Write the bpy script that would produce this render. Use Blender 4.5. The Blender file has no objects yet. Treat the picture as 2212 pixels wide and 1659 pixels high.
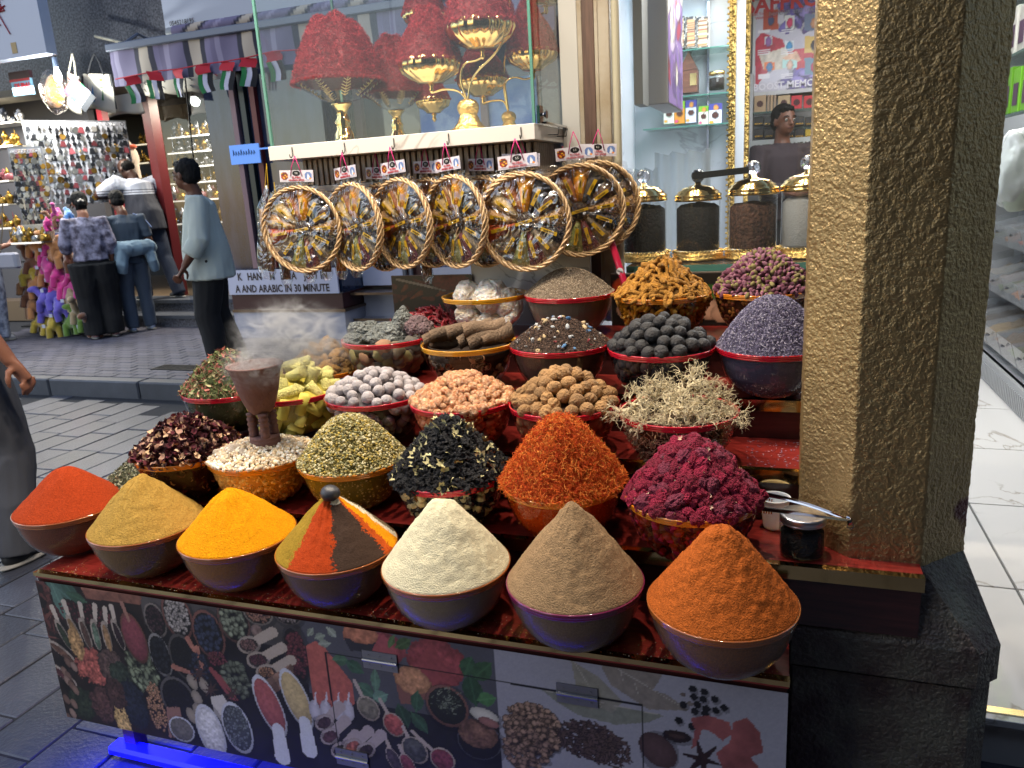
import bpy, math, random
import numpy as np
from math import pi, sin, cos, radians, sqrt, atan2
from mathutils import Matrix, Vector
random.seed(7)
RNG = np.random.default_rng(11)
SC = bpy.context.scene
COLL = SC.collection

# ---------------------------------------------------------------- camera
CAM_LOC = Vector((-.034, -1.267, 1.5))
CR = Vector((.944215, .324095, -.058482)); CU = Vector((-.026732, .252416, .967249)); CF = Vector((-.328242, .911728, -.246999))
FPX = 1650.0
cam_d = bpy.data.cameras.new('camera'); cam = bpy.data.objects.new('camera', cam_d); COLL.objects.link(cam)
cam_d.sensor_width = 36; cam_d.lens = 36 * FPX / 2212; cam_d.clip_start = .05; cam_d.clip_end = 300
cam.matrix_world = Matrix(((CR.x, CU.x, -CF.x, CAM_LOC.x), (CR.y, CU.y, -CF.y, CAM_LOC.y), (CR.z, CU.z, -CF.z, CAM_LOC.z), (0, 0, 0, 1)))
cam_d.dof.use_dof = True; cam_d.dof.focus_distance = 1.9; cam_d.dof.aperture_fstop = 9
SC.camera = cam
# ---------------------------------------------------------------- world, sun, exposure
w = bpy.data.worlds.new('World'); SC.world = w; w.use_nodes = True
nt = w.node_tree; nt.nodes.clear()
sky = nt.nodes.new('ShaderNodeTexSky'); sky.sky_type = 'NISHITA'; sky.sun_disc = False
sky.sun_elevation = radians(38); sky.sun_rotation = radians(200); sky.air_density = 1.3; sky.ozone_density = 3
bg = nt.nodes.new('ShaderNodeBackground'); bg.inputs['Strength'].default_value = .15
wo = nt.nodes.new('ShaderNodeOutputWorld'); nt.links.new(sky.outputs[0], bg.inputs[0]); nt.links.new(bg.outputs[0], wo.inputs[0])
SC.view_settings.view_transform = 'Standard'; SC.view_settings.look = 'None'; SC.view_settings.exposure = 0.62; SC.view_settings.gamma = 1
SC.view_settings.use_curve_mapping = False
SC.cycles.use_denoising = True; SC.cycles.max_bounces = 9; SC.cycles.transparent_max_bounces = 24
SC.cycles.diffuse_bounces = 3; SC.cycles.glossy_bounces = 4; SC.cycles.transmission_bounces = 6
SC.cycles.caustics_reflective = False; SC.cycles.caustics_refractive = False; SC.cycles.sample_clamp_indirect = 4
SC.cycles.volume_bounces = 0; SC.cycles.volume_max_steps = 64; SC.cycles.volume_step_rate = 1.0

def add_light(kind, name, loc, power, color, direction=(0, 0, -1), **kw):
    d = bpy.data.lights.new(name, kind); d.energy = power; d.color = color
    for k, v in kw.items(): setattr(d, k, v)
    o = bpy.data.objects.new(name, d); COLL.objects.link(o); o.location = loc
    o.rotation_euler = Vector(direction).to_track_quat('-Z', 'Y').to_euler()
    return o
add_light('SUN', 'sun', (0, 0, 12), .2, (1, .93, .85), direction=(.9, .10, -.45), angle=radians(20))

# ---------------------------------------------------------------- helpers
def ray(x, y):
    return CR * ((x - 1106) / FPX) + CU * ((829.5 - y) / FPX) + CF
def at(x, y, v):                      # point where the sight line of picture position x, y meets the upright plane at depth v
    d = ray(x, y); return CAM_LOC + d * ((v - CAM_LOC.y) / d.y)
def atz(x, y, z):
    d = ray(x, y); return CAM_LOC + d * ((z - CAM_LOC.z) / d.z)
def atu(x, y, u):
    d = ray(x, y); return CAM_LOC + d * ((u - CAM_LOC.x) / d.x)

def tag(o, label=None, cat=None, group=None, kind=None):
    if label: o['label'] = label
    if cat: o['category'] = cat
    if group: o['group'] = group
    if kind: o['kind'] = kind
    return o
def empty(name, loc=(0, 0, 0), label=None, cat=None, group=None, rz=0, parent=None):
    o = bpy.data.objects.new(name, None); COLL.objects.link(o); o.location = loc; o.rotation_euler = (0, 0, rz)
    o.empty_display_size = .05
    if parent: o.parent = parent
    return tag(o, label, cat, group)
def mesh(name, V, F, mat=None, smooth=True, col=None, mats=None, midx=None):
    me = bpy.data.meshes.new(name)
    V = np.asarray(V, dtype=np.float32).reshape(-1, 3)
    if isinstance(F, np.ndarray) and len(F):
        k = F.shape[1]; n = len(F)
        me.vertices.add(len(V)); me.vertices.foreach_set('co', V.ravel())
        me.loops.add(n * k); me.loops.foreach_set('vertex_index', F.astype(np.int32).ravel())
        me.polygons.add(n); me.polygons.foreach_set('loop_start', np.arange(0, n * k, k, dtype=np.int32))
        me.update(calc_edges=True)
    else:
        me.from_pydata(V.tolist(), [], [tuple(map(int, f)) for f in F])
    me.polygons.foreach_set('use_smooth', [bool(smooth)] * len(me.polygons))
    if col is not None:
        a = me.color_attributes.new('Col', 'FLOAT_COLOR', 'POINT')
        c = np.ones((len(V), 4), dtype=np.float32); c[:, :3] = col; a.data.foreach_set('color', c.ravel())
    if mats:
        for m in mats: me.materials.append(m)
        if midx is not None: me.polygons.foreach_set('material_index', midx)
    elif mat: me.materials.append(mat)
    me.update()
    return me
def obj(name, me, parent=None, loc=None, rot=None, scale=None, label=None, cat=None, group=None, kind=None):
    o = bpy.data.objects.new(name, me); COLL.objects.link(o)
    if parent: o.parent = parent
    if loc is not None: o.location = loc
    if rot is not None: o.rotation_euler = rot
    if scale is not None: o.scale = (scale,) * 3 if isinstance(scale, (int, float)) else scale
    return tag(o, label, cat, group, kind)
def copy_tree(o, loc=None, rz=None, label=None, parent=None, cat=None):
    c = o.copy(); COLL.objects.link(c)
    if parent is not None: c.parent = parent
    if loc is not None: c.location = loc
    if rz is not None: c.rotation_euler = (c.rotation_euler.x, c.rotation_euler.y, rz)
    if label: c['label'] = label
    for ch in o.children: copy_tree(ch, parent=c)
    return c

# geometry makers return (V, F) with F a list or an array of triangles/quads
class MB:
    def __init__(s): s.V = []; s.F = []; s.M = []
    def add(s, V, F, m=0):
        n = len(s.V); s.V.extend([tuple(map(float, v)) for v in V]); s.F.extend([tuple(int(i) + n for i in f) for f in F]); s.M.extend([m] * len(F)); return s
    def box(s, a, b, m=0, bev=0):
        x0, y0, z0 = a; x1, y1, z1 = b
        if x0 > x1: x0, x1 = x1, x0
        if y0 > y1: y0, y1 = y1, y0
        if z0 > z1: z0, z1 = z1, z0
        if bev > 0:
            V = []; F = []
            e = bev
            for z, k in ((z0, e), (z0 + e, 0), (z1 - e, 0), (z1, e)):
                for (x, y) in ((x0 + k, y0 + e), (x0 + e, y0 + k), (x1 - e, y0 + k), (x1 - k, y0 + e), (x1 - k, y1 - e), (x1 - e, y1 - k), (x0 + e, y1 - k), (x0 + k, y1 - e)): V.append((x, y, z))
            for r in range(3):
                for i in range(8): j = (i + 1) % 8; F.append((r * 8 + i, r * 8 + j, r * 8 + 8 + j, r * 8 + 8 + i))
            F.append(tuple(range(7, -1, -1))); F.append(tuple(range(24, 32)))
            return s.add(V, F, m)
        V = [(x0, y0, z0), (x1, y0, z0), (x1, y1, z0), (x0, y1, z0), (x0, y0, z1), (x1, y0, z1), (x1, y1, z1), (x0, y1, z1)]
        return s.add(V, [(3, 2, 1, 0), (4, 5, 6, 7), (0, 1, 5, 4), (1, 2, 6, 5), (2, 3, 7, 6), (3, 0, 4, 7)], m)
    def tube(s, pts, r, n=8, m=0, cap=True):
        V, F = tube(pts, r, n, cap); return s.add(V, F, m)
    def lathe(s, prof, n=24, c=(0, 0, 0), m=0, flute=None):
        V, F = lathe(prof, n, flute); return s.add([(v[0] + c[0], v[1] + c[1], v[2] + c[2]) for v in V], F, m)
    def mesh(s, name, mats, smooth=False):
        if not isinstance(mats, (list, tuple)): mats = [mats]
        return mesh(name, s.V, s.F, smooth=smooth, mats=mats, midx=s.M)
    def obj(s, name, mats, parent=None, smooth=False, **kw): return obj(name, s.mesh(name, mats, smooth), parent, **kw)
def lathe(prof, n=24, flute=None):
    V = []; F = []
    for k, (r, z) in enumerate(prof):
        for i in range(n):
            a = 2 * pi * i / n; rr = r * (flute(a, k) if flute else 1); V.append((rr * cos(a), rr * sin(a), z))
    for k in range(len(prof) - 1):
        for i in range(n): j = (i + 1) % n; F.append((k * n + i, k * n + j, k * n + n + j, k * n + n + i))
    if prof[0][0] > 1e-5 and prof[0][0] < 1: F.append(tuple(range(n - 1, -1, -1))) if False else None
    F = [f for f in F if f is not None]
    return V, F
def frames(pts):
    P = [Vector(p) for p in pts]; T = []
    for i in range(len(P)):
        t = (P[min(i + 1, len(P) - 1)] - P[max(i - 1, 0)])
        T.append(t.normalized() if t.length > 1e-9 else Vector((0, 0, 1)))
    up = Vector((0, 0, 1)) if abs(T[0].z) < .9 else Vector((1, 0, 0))
    x = up.cross(T[0]).normalized(); out = []
    for t in T:
        x = (x - t * x.dot(t)); x = x.normalized() if x.length > 1e-6 else Vector((1, 0, 0)); y = t.cross(x); out.append((x.copy(), y))
    return P, T, out
def tube(pts, r, n=8, cap=True):
    P, T, fr = frames(pts); V = []; F = []
    R = r if isinstance(r, (list, tuple)) else [r] * len(P)
    for p, (x, y), rr in zip(P, fr, R):
        rx, ry = rr if isinstance(rr, (tuple, list)) else (rr, rr)
        for i in range(n):
            a = 2 * pi * i / n; V.append(tuple(p + x * (rx * cos(a)) + y * (ry * sin(a))))
    for k in range(len(P) - 1):
        for i in range(n): j = (i + 1) % n; F.append((k * n + i, k * n + j, k * n + n + j, k * n + n + i))
    if cap: F.append(tuple(range(n - 1, -1, -1))); F.append(tuple(range((len(P) - 1) * n, len(P) * n)))
    return V, F
def tri(V, F):
    out = []
    for f in F:
        for i in range(1, len(f) - 1): out.append((f[0], f[i], f[i + 1]))
    return np.array(V, dtype=float), np.array(out, dtype=int)
def ico(sub=1):
    t = (1 + sqrt(5)) / 2
    V = [Vector(v).normalized() for v in [(-1, t, 0), (1, t, 0), (-1, -t, 0), (1, -t, 0), (0, -1, t), (0, 1, t), (0, -1, -t), (0, 1, -t), (t, 0, -1), (t, 0, 1), (-t, 0, -1), (-t, 0, 1)]]
    F = [(0, 11, 5), (0, 5, 1), (0, 1, 7), (0, 7, 10), (0, 10, 11), (1, 5, 9), (5, 11, 4), (11, 10, 2), (10, 7, 6), (7, 1, 8), (3, 9, 4), (3, 4, 2), (3, 2, 6), (3, 6, 8), (3, 8, 9), (4, 9, 5), (2, 4, 11), (6, 2, 10), (8, 6, 7), (9, 8, 1)]
    for _ in range(sub):
        c = {}; G = []
        def mid(a, b):
            k = (min(a, b), max(a, b))
            if k not in c: c[k] = len(V); V.append(((V[a] + V[b]) / 2).normalized())
            return c[k]
        for a, b, d in F:
            x, y, z = mid(a, b), mid(b, d), mid(d, a); G += [(a, x, z), (b, y, x), (d, z, y), (x, y, z)]
        F = G
    return np.array([tuple(v) for v in V]), np.array(F)
def vnoise(P, scale, seed=0):        # smooth value noise, P (n,3) -> -1..1
    P = np.asarray(P, float) * scale; i = np.floor(P).astype(np.int64); f = P - i; f = f * f * (3 - 2 * f)
    def h(a, b, c):
        n = (a * 374761393 + b * 668265263 + c * 2147483647 + seed * 974711) & 0xffffffff
        n = ((n ^ (n >> 13)) * 1274126177) & 0xffffffff; return ((n ^ (n >> 16)) & 0xffff) / 32767.5 - 1
    r = 0
    for dx in (0, 1):
        for dy in (0, 1):
            for dz in (0, 1):
                wgt = (f[:, 0] if dx else 1 - f[:, 0]) * (f[:, 1] if dy else 1 - f[:, 1]) * (f[:, 2] if dz else 1 - f[:, 2])
                r = r + wgt * h(i[:, 0] + dx, i[:, 1] + dy, i[:, 2] + dz)
    return r
def fbm(P, scale, oct=4, seed=0, gain=.5):
    r = 0; a = 1; t = 0
    for o in range(oct): r = r + a * vnoise(P, scale * 2 ** o, seed + o * 17); t += a; a *= gain
    return r / t
def rot_rand(n):
    q = RNG.normal(size=(n, 4)); q /= np.linalg.norm(q, axis=1)[:, None]; a, b, c, d = q.T
    return np.stack([np.stack([1 - 2 * (c * c + d * d), 2 * (b * c - a * d), 2 * (b * d + a * c)], 1), np.stack([2 * (b * c + a * d), 1 - 2 * (b * b + d * d), 2 * (c * d - a * b)], 1), np.stack([2 * (b * d - a * c), 2 * (c * d + a * b), 1 - 2 * (b * b + c * c)], 1)], 1)
def rot_normal(N, lift=.35):         # local x lies near the surface, local z near the normal
    N = np.asarray(N, float); n = len(N); Z = N + RNG.normal(size=(n, 3)) * lift; Z /= np.linalg.norm(Z, axis=1)[:, None]
    X = RNG.normal(size=(n, 3)); X -= Z * (X * Z).sum(1)[:, None]; X /= np.linalg.norm(X, axis=1)[:, None]; Y = np.cross(Z, X)
    return np.stack([X, Y, Z], 2)
def scat(tm, P, Rm, S, C=None):
    """many copies of small templates as one mesh; tm = list of (V,F tri)"""
    P = np.asarray(P); n = len(P); S = np.broadcast_to(np.asarray(S, float), (n,)) if np.ndim(S) < 2 else np.asarray(S)
    Vs = []; Fs = []; Cs = []; off = 0; pick = np.arange(n) % len(tm)
    for k, (V, F) in enumerate(tm):
        ix = np.where(pick == k)[0]
        if not len(ix): continue
        s = S[ix]; s = s[:, None, None] if s.ndim == 1 else s[:, None, :]
        W = np.einsum('nij,nmj->nmi', Rm[ix], V[None] * s) + P[ix][:, None, :]
        Vs.append(W.reshape(-1, 3)); Fs.append((F[None] + (np.arange(len(ix)) * len(V))[:, None, None] + off).reshape(-1, 3)); off += len(ix) * len(V)
        if C is not None: Cs.append(np.repeat(C[ix], len(V), 0))
    return np.concatenate(Vs), np.concatenate(Fs), (np.concatenate(Cs) if C is not None else None)
def hexc(h, k=1.0):
    h = h.lstrip('#'); c = [int(h[i:i + 2], 16) / 255 for i in (0, 2, 4)]
    return tuple(((x / 12.92) if x <= .04045 else ((x + .055) / 1.055) ** 2.4) * k for x in c)

# ---------------------------------------------------------------- materials
MATS = {}
def mat(name, color=(.5, .5, .5), rough=.5, metal=0, bump=0, bscale=40, var=0, vscale=6, spec=.5, coat=0, sheen=0, attr=False, rand=0, emit=None, estr=1, detail=4, col2=None, stretch=None, bdist=.01, trans=0, ior=1.45, sss=0, wrinkle=0):
    if name in MATS: return MATS[name]
    m = bpy.data.materials.new(name); MATS[name] = m; m.use_nodes = True; n = m.node_tree.nodes; L = m.node_tree.links
    b = n['Principled BSDF']; color = hexc(color) if isinstance(color, str) else color
    b.inputs['Base Color'].default_value = (*color, 1); b.inputs['Roughness'].default_value = rough; b.inputs['Metallic'].default_value = metal
    b.inputs['Specular IOR Level'].default_value = spec; b.inputs['Coat Weight'].default_value = coat
    b.inputs['Sheen Weight'].default_value = sheen; b.inputs['Transmission Weight'].default_value = trans; b.inputs['IOR'].default_value = ior
    if sss: b.inputs['Subsurface Weight'].default_value = sss; b.inputs['Subsurface Radius'].default_value = (.02, .012, .008); b.inputs['Subsurface Scale'].default_value = .5
    if emit: b.inputs['Emission Color'].default_value = (*emit, 1); b.inputs['Emission Strength'].default_value = estr
    tc = n.new('ShaderNodeTexCoord'); vec = tc.outputs['Object']
    if stretch:
        mp = n.new('ShaderNodeMapping'); mp.inputs['Scale'].default_value = stretch; L.new(vec, mp.inputs[0]); vec = mp.outputs[0]
    src = None
    if attr:
        a = n.new('ShaderNodeAttribute'); a.attribute_name = 'Col'; src = a.outputs['Color']
    if var or col2:
        t = n.new('ShaderNodeTexNoise'); t.inputs['Scale'].default_value = vscale; t.inputs['Detail'].default_value = 6; t.inputs['Roughness'].default_value = .6; L.new(vec, t.inputs['Vector'])
        if col2:
            mx = n.new('ShaderNodeMix'); mx.data_type = 'RGBA'; cr = n.new('ShaderNodeMapRange'); cr.inputs[1].default_value = .38; cr.inputs[2].default_value = .62
            L.new(t.outputs[0], cr.inputs[0]); L.new(cr.outputs[0], mx.inputs[0])
            mx.inputs[6].default_value = (*color, 1); mx.inputs[7].default_value = (*(hexc(col2) if isinstance(col2, str) else col2), 1); src = mx.outputs[2]
        else:
            h = n.new('ShaderNodeHueSaturation'); mr = n.new('ShaderNodeMapRange'); mr.inputs[1].default_value = .3; mr.inputs[2].default_value = .7
            mr.inputs[3].default_value = 1 - var; mr.inputs[4].default_value = 1 + var; L.new(t.outputs[0], mr.inputs[0]); L.new(mr.outputs[0], h.inputs['Value'])
            if src: L.new(src, h.inputs['Color'])
            else: h.inputs['Color'].default_value = (*color, 1)
            src = h.outputs[0]
    if rand:
        oi = n.new('ShaderNodeObjectInfo'); h = n.new('ShaderNodeHueSaturation'); mr = n.new('ShaderNodeMapRange'); mr.inputs[3].default_value = 1 - rand; mr.inputs[4].default_value = 1 + rand
        L.new(oi.outputs['Random'], mr.inputs[0]); L.new(mr.outputs[0], h.inputs['Value'])
        if src: L.new(src, h.inputs['Color'])
        else: h.inputs['Color'].default_value = (*color, 1)
        src = h.outputs[0]
    if src: L.new(src, b.inputs['Base Color'])
    nrm = None
    if bump:
        t = n.new('ShaderNodeTexNoise'); t.inputs['Scale'].default_value = bscale; t.inputs['Detail'].default_value = detail; L.new(vec, t.inputs['Vector'])
        bp = n.new('ShaderNodeBump'); bp.inputs['Strength'].default_value = bump; bp.inputs['Distance'].default_value = bdist; L.new(t.outputs[0], bp.inputs['Height']); nrm = bp.outputs[0]
    if wrinkle:
        t = n.new('ShaderNodeTexNoise'); t.inputs['Scale'].default_value = 7; t.inputs['Detail'].default_value = 2; t.inputs['Distortion'].default_value = 1.2; L.new(vec, t.inputs['Vector'])
        bp = n.new('ShaderNodeBump'); bp.inputs['Strength'].default_value = wrinkle; bp.inputs['Distance'].default_value = .06; L.new(t.outputs[0], bp.inputs['Height'])
        if nrm: L.new(nrm, bp.inputs['Normal'])
        nrm = bp.outputs[0]
    if nrm: L.new(nrm, b.inputs['Normal'])
    return m
def clear(name, tint=(1, 1, 1), rough=.03, ior=1.45, haze=0, hazec=(.8, .8, .8), bump=0, bscale=12, gain=1.0):
    """thin clear plastic or glass: tinted see-through plus mirror at grazing angles"""
    if name in MATS: return MATS[name]
    m = bpy.data.materials.new(name); MATS[name] = m; m.use_nodes = True; n = m.node_tree.nodes; L = m.node_tree.links; n.clear()
    o = n.new('ShaderNodeOutputMaterial'); tr = n.new('ShaderNodeBsdfTransparent'); tr.inputs[0].default_value = (*tint, 1)
    g = n.new('ShaderNodeBsdfGlossy'); g.inputs['Roughness'].default_value = rough
    fr = n.new('ShaderNodeLayerWeight'); fr.inputs[0].default_value = .5; f0 = ((ior - 1) / (ior + 1)) ** 2 * gain   # same from both sides of the sheet
    pw = n.new('ShaderNodeMath'); pw.operation = 'POWER'; pw.inputs[1].default_value = 5; L.new(fr.outputs['Facing'], pw.inputs[0])
    mm = n.new('ShaderNodeMath'); mm.operation = 'MULTIPLY_ADD'; mm.inputs[1].default_value = 1 - f0; mm.inputs[2].default_value = f0; mm.use_clamp = True; L.new(pw.outputs[0], mm.inputs[0])
    mx = n.new('ShaderNodeMixShader'); L.new(mm.outputs[0], mx.inputs[0])
    if haze:
        df = n.new('ShaderNodeBsdfDiffuse'); df.inputs[0].default_value = (*hazec, 1); m2 = n.new('ShaderNodeMixShader'); m2.inputs[0].default_value = haze
        L.new(tr.outputs[0], m2.inputs[1]); L.new(df.outputs[0], m2.inputs[2]); L.new(m2.outputs[0], mx.inputs[1])
    else: L.new(tr.outputs[0], mx.inputs[1])
    L.new(g.outputs[0], mx.inputs[2]); L.new(mx.outputs[0], o.inputs[0])
    if bump:
        tc = n.new('ShaderNodeTexCoord'); t = n.new('ShaderNodeTexNoise'); t.inputs['Scale'].default_value = bscale; t.inputs['Distortion'].default_value = 1.5; L.new(tc.outputs['Object'], t.inputs['Vector'])
        bp = n.new('ShaderNodeBump'); bp.inputs['Strength'].default_value = bump; bp.inputs['Distance'].default_value = .03; L.new(t.outputs[0], bp.inputs['Height'])
        L.new(bp.outputs[0], g.inputs['Normal'])
    return m
def wood(name, c1, c2, scale=(1, 14, 14), rough=.35, coat=.3):
    if name in MATS: return MATS[name]
    m = bpy.data.materials.new(name); MATS[name] = m; m.use_nodes = True; n = m.node_tree.nodes; L = m.node_tree.links; b = n['Principled BSDF']
    tc = n.new('ShaderNodeTexCoord'); mp = n.new('ShaderNodeMapping'); mp.inputs['Scale'].default_value = scale; L.new(tc.outputs['Object'], mp.inputs[0])
    t = n.new('ShaderNodeTexNoise'); t.inputs['Scale'].default_value = 6; t.inputs['Detail'].default_value = 8; t.inputs['Roughness'].default_value = .7; L.new(mp.outputs[0], t.inputs['Vector'])
    r = n.new('ShaderNodeValToRGB'); r.color_ramp.elements[0].position = .35; r.color_ramp.elements[1].position = .65
    r.color_ramp.elements[0].color = (*hexc(c1), 1); r.color_ramp.elements[1].color = (*hexc(c2), 1); L.new(t.outputs[0], r.inputs[0]); L.new(r.outputs[0], b.inputs['Base Color'])
    b.inputs['Roughness'].default_value = rough; b.inputs['Coat Weight'].default_value = coat; b.inputs['Coat Roughness'].default_value = .15
    return m
def marble(name, base, vein, scale=1.5, rough=.08, width=.02):
    if name in MATS: return MATS[name]
    m = bpy.data.materials.new(name); MATS[name] = m; m.use_nodes = True; n = m.node_tree.nodes; L = m.node_tree.links; b = n['Principled BSDF']
    tc = n.new('ShaderNodeTexCoord'); t = n.new('ShaderNodeTexNoise'); t.inputs['Scale'].default_value = scale; t.inputs['Detail'].default_value = 7; t.inputs['Distortion'].default_value = 1.3; L.new(tc.outputs['Object'], t.inputs['Vector'])
    s = n.new('ShaderNodeMath'); s.operation = 'SUBTRACT'; s.inputs[1].default_value = .5; L.new(t.outputs[0], s.inputs[0])
    a = n.new('ShaderNodeMath'); a.operation = 'ABSOLUTE'; L.new(s.outputs[0], a.inputs[0])
    mr = n.new('ShaderNodeMapRange'); mr.inputs[1].default_value = 0; mr.inputs[2].default_value = width; mr.inputs[3].default_value = .75; mr.inputs[4].default_value = 0; L.new(a.outputs[0], mr.inputs[0])
    t2 = n.new('ShaderNodeTexNoise'); t2.inputs['Scale'].default_value = scale * .8; L.new(tc.outputs['Object'], t2.inputs['Vector'])
    m2 = n.new('ShaderNodeMapRange'); m2.inputs[1].default_value = .5; m2.inputs[2].default_value = .6; L.new(t2.outputs[0], m2.inputs[0])
    mu = n.new('ShaderNodeMath'); mu.operation = 'MULTIPLY'; L.new(mr.outputs[0], mu.inputs[0]); L.new(m2.outputs[0], mu.inputs[1])
    mx = n.new('ShaderNodeMix'); mx.data_type = 'RGBA'; mx.inputs[6].default_value = (*hexc(base), 1); mx.inputs[7].default_value = (*hexc(vein), 1); L.new(mu.outputs[0], mx.inputs[0]); L.new(mx.outputs[2], b.inputs['Base Color'])
    b.inputs['Roughness'].default_value = rough
    return m
def gold(name='gold', c=(1.0, .70, .25), rough=.14, bump=0): return mat(name, c, rough, 1, bump=bump, bscale=60)

FONT_CACHE = {}
def text(s, size, m, parent, loc, rot, name='lettering', ext=.0004, align='CENTER', sx=1.0, bold=0.0, label=None):
    c = bpy.data.curves.new(name, 'FONT'); c.body = s; c.size = size; c.extrude = ext; c.align_x = align; c.align_y = 'CENTER'; c.offset = bold
    c.resolution_u = 2
    k = (s, size, m.name, align, bold)
    if k not in FONT_CACHE:
        t = bpy.data.objects.new('tmp', c); FONT_CACHE[k] = bpy.data.meshes.new_from_object(t); FONT_CACHE[k].materials.clear(); FONT_CACHE[k].materials.append(m); bpy.data.objects.remove(t)
    o = bpy.data.objects.new(name, FONT_CACHE[k]); COLL.objects.link(o); o.parent = parent; o.location = loc; o.rotation_euler = rot; o.scale = (sx, 1, 1)
    bpy.data.curves.remove(c)
    return tag(o, label)
# ================================================================ large structure: ground
M_slab = mat('slab_stone', '#41434d', .42, var=.25, vscale=3, bump=.35, bscale=70, rand=.28, coat=.15)
M_joint = mat('joint_grout', '#22242a', .9, bump=.3, bscale=120)
M_paver = mat('paver_stone', '#4b4a57', .6, var=.2, vscale=9, bump=.3, bscale=90, rand=.2)
M_kerb = mat('kerb_stone', '#3f434c', .5, var=.2, vscale=5, bump=.25, bscale=60, rand=.12)
M_brown = mat('maroon_cladding', '#3a1d20', .35)
road = MB(); road.box((-16, -4, -.25), (7, 3.5, -.006)); road = road.obj('road', M_joint, kind='structure')
pave = MB(); pave.box((-16, 3.62, -.25), (7, 14, .134)); pave = pave.obj('pavement', M_joint, kind='structure')
def slabmesh(name, lx, ly, t, m, bev=.004):
    b = MB(); b.box((-lx / 2 + .003, -ly / 2 + .003, -t), (lx / 2 - .003, ly / 2 - .003, 0), bev=bev); return b.mesh(name, m)
SL = [slabmesh('slab', .215, .44, .03, M_slab), slabmesh('slab', .215, .34, .03, M_slab)]
n = 0
rest_slab = []
for i in range(60):
    u = -7.8 + i * .218; v = -2.6 - random.random() * .3; k = 0
    while v < 3.42:
        ly = .44 if (k + i) % 3 else .34; vc = v + ly / 2
        vis = (-6.6 < u < -1.6 and vc > -.6 + (u + 1.6) * -.35) or (-1.9 < u < -.9 and vc > .1)
        if vc + ly / 2 < 3.46:
            zz = random.uniform(-.003, .002)
            if vis and n < 296:
                obj('slab', SL[0 if ly > .4 else 1], road, (u, vc, zz), (random.uniform(-.004, .004), random.uniform(-.006, .006), 0)); n += 1
            else: rest_slab.append((u, vc, zz, ly))
        v += ly + .002; k += 1
b = MB()
for u, v, z, ly in rest_slab: b.box((u - .105, v - ly / 2 + .003, z - .03), (u + .105, v + ly / 2 - .003, z), bev=.004)
b.obj('slab_paving', M_slab, road, kind='stuff')
# kerb stones
kb = slabmesh('kerb_stone', .99, .14, .2, M_kerb, .012)
for i in range(16): obj('kerb_stone', kb, pave, (-9.5 + i * .995, 3.545, .14))
PV = slabmesh('paver', .2, .1, .03, M_paver, .003)
n = 0; rest = []
for j in range(27):
    v = 3.672 + j * .103
    for i in range(44):
        u = -9.0 + i * .203 + (j % 2) * .1
        if -7.4 < u < -4.1 and v < 5.9 and n < 298 and v < 3.67 + 17.6 * .103: obj('paver', PV, pave, (u, v, .14 + random.uniform(-.002, .001))); n += 1
        else: rest.append((u, v))
b = MB()
for u, v in rest: b.box((u - .0985, v - .0485, .11), (u + .0985, v + .0485, .14 + random.uniform(-.002, .001)))
b.obj('paver_field', M_paver, pave, kind='stuff')
# drain grate lying in the pavement
g = empty('drain_grate', (-3.25, 4.05, .141), 'dark slotted drain grate set into the raised pavement near the man in the pale shirt', 'drain grate')
M_iron = mat('cast_iron', '#1c1d20', .5, .6)
b = MB(); b.box((-.42, -.09, 0), (.42, -.075, .006)); b.box((-.42, .075, 0), (.42, .09, .006)); b.box((-.42, -.075, 0), (-.405, .075, .006)); b.box((.405, -.075, 0), (.42, .075, .006)); b.obj('grate_frame', M_iron, g)
b = MB()
for i in range(34): b.box((-.4 + i * .0238, -.075, .0), (-.388 + i * .0238, .075, .005))
b.obj('grate_bars', M_iron, g, kind='stuff')
g.location = (-4.86, 3.98, .141)
# right-hand raised shop floor with large marble tiles and brass nosing
M_mtile = marble('floor_marble', '#c9c7c4', '#8f8678', 1.3, .06, .011)
b = MB(); b.box((.02, .70, -.02), (6, 9, .141)); sf = b.obj('shop_floor', mat('grout_grey', '#555555', .8), kind='structure')
tl = slabmesh('floor_tile', .708, .706, .02, M_mtile, .0015)
for i in range(-1, 5):
    for j in range(10):
        u = .717 + .354 + i * .711; v = 1.353 + .354 + (j - 1) * .709
        if j == 0: pass
        if u + .36 > .35: obj('floor_tile', tl, sf, (u, v, .15))
b = MB(); b.box((.03, .683, -.1), (6, .698, .132)); b.obj('step_riser', M_mtile, sf)
b = MB(); b.box((.03, .672, .132), (6, .7, .1535), bev=.002); b.obj('brass_nosing', gold('brass', (.85, .62, .28), .22), sf)

# unseen dark building added behind the viewer: blocks sky, darkens pillar reflections
b = MB(); b.box((-2.2, -4.2, 0), (7, -3.9, 6.5)); b.box((3.6, -3.9, 0), (3.9, .6, 6.5)); b.obj('added_dark_building', mat('added_dark_building_render', '#3c3832', .8, var=.2, vscale=2), label='unseen dark building added behind the viewer to darken reflections in the pillar', cat='building')
# ================================================================ octagonal pillar
M_pil = mat('pillar_bronze_plaster', (.36, .25, .115), .40, .7, bump=.8, bscale=130, var=.15, vscale=5, detail=3, bdist=.006)
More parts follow.
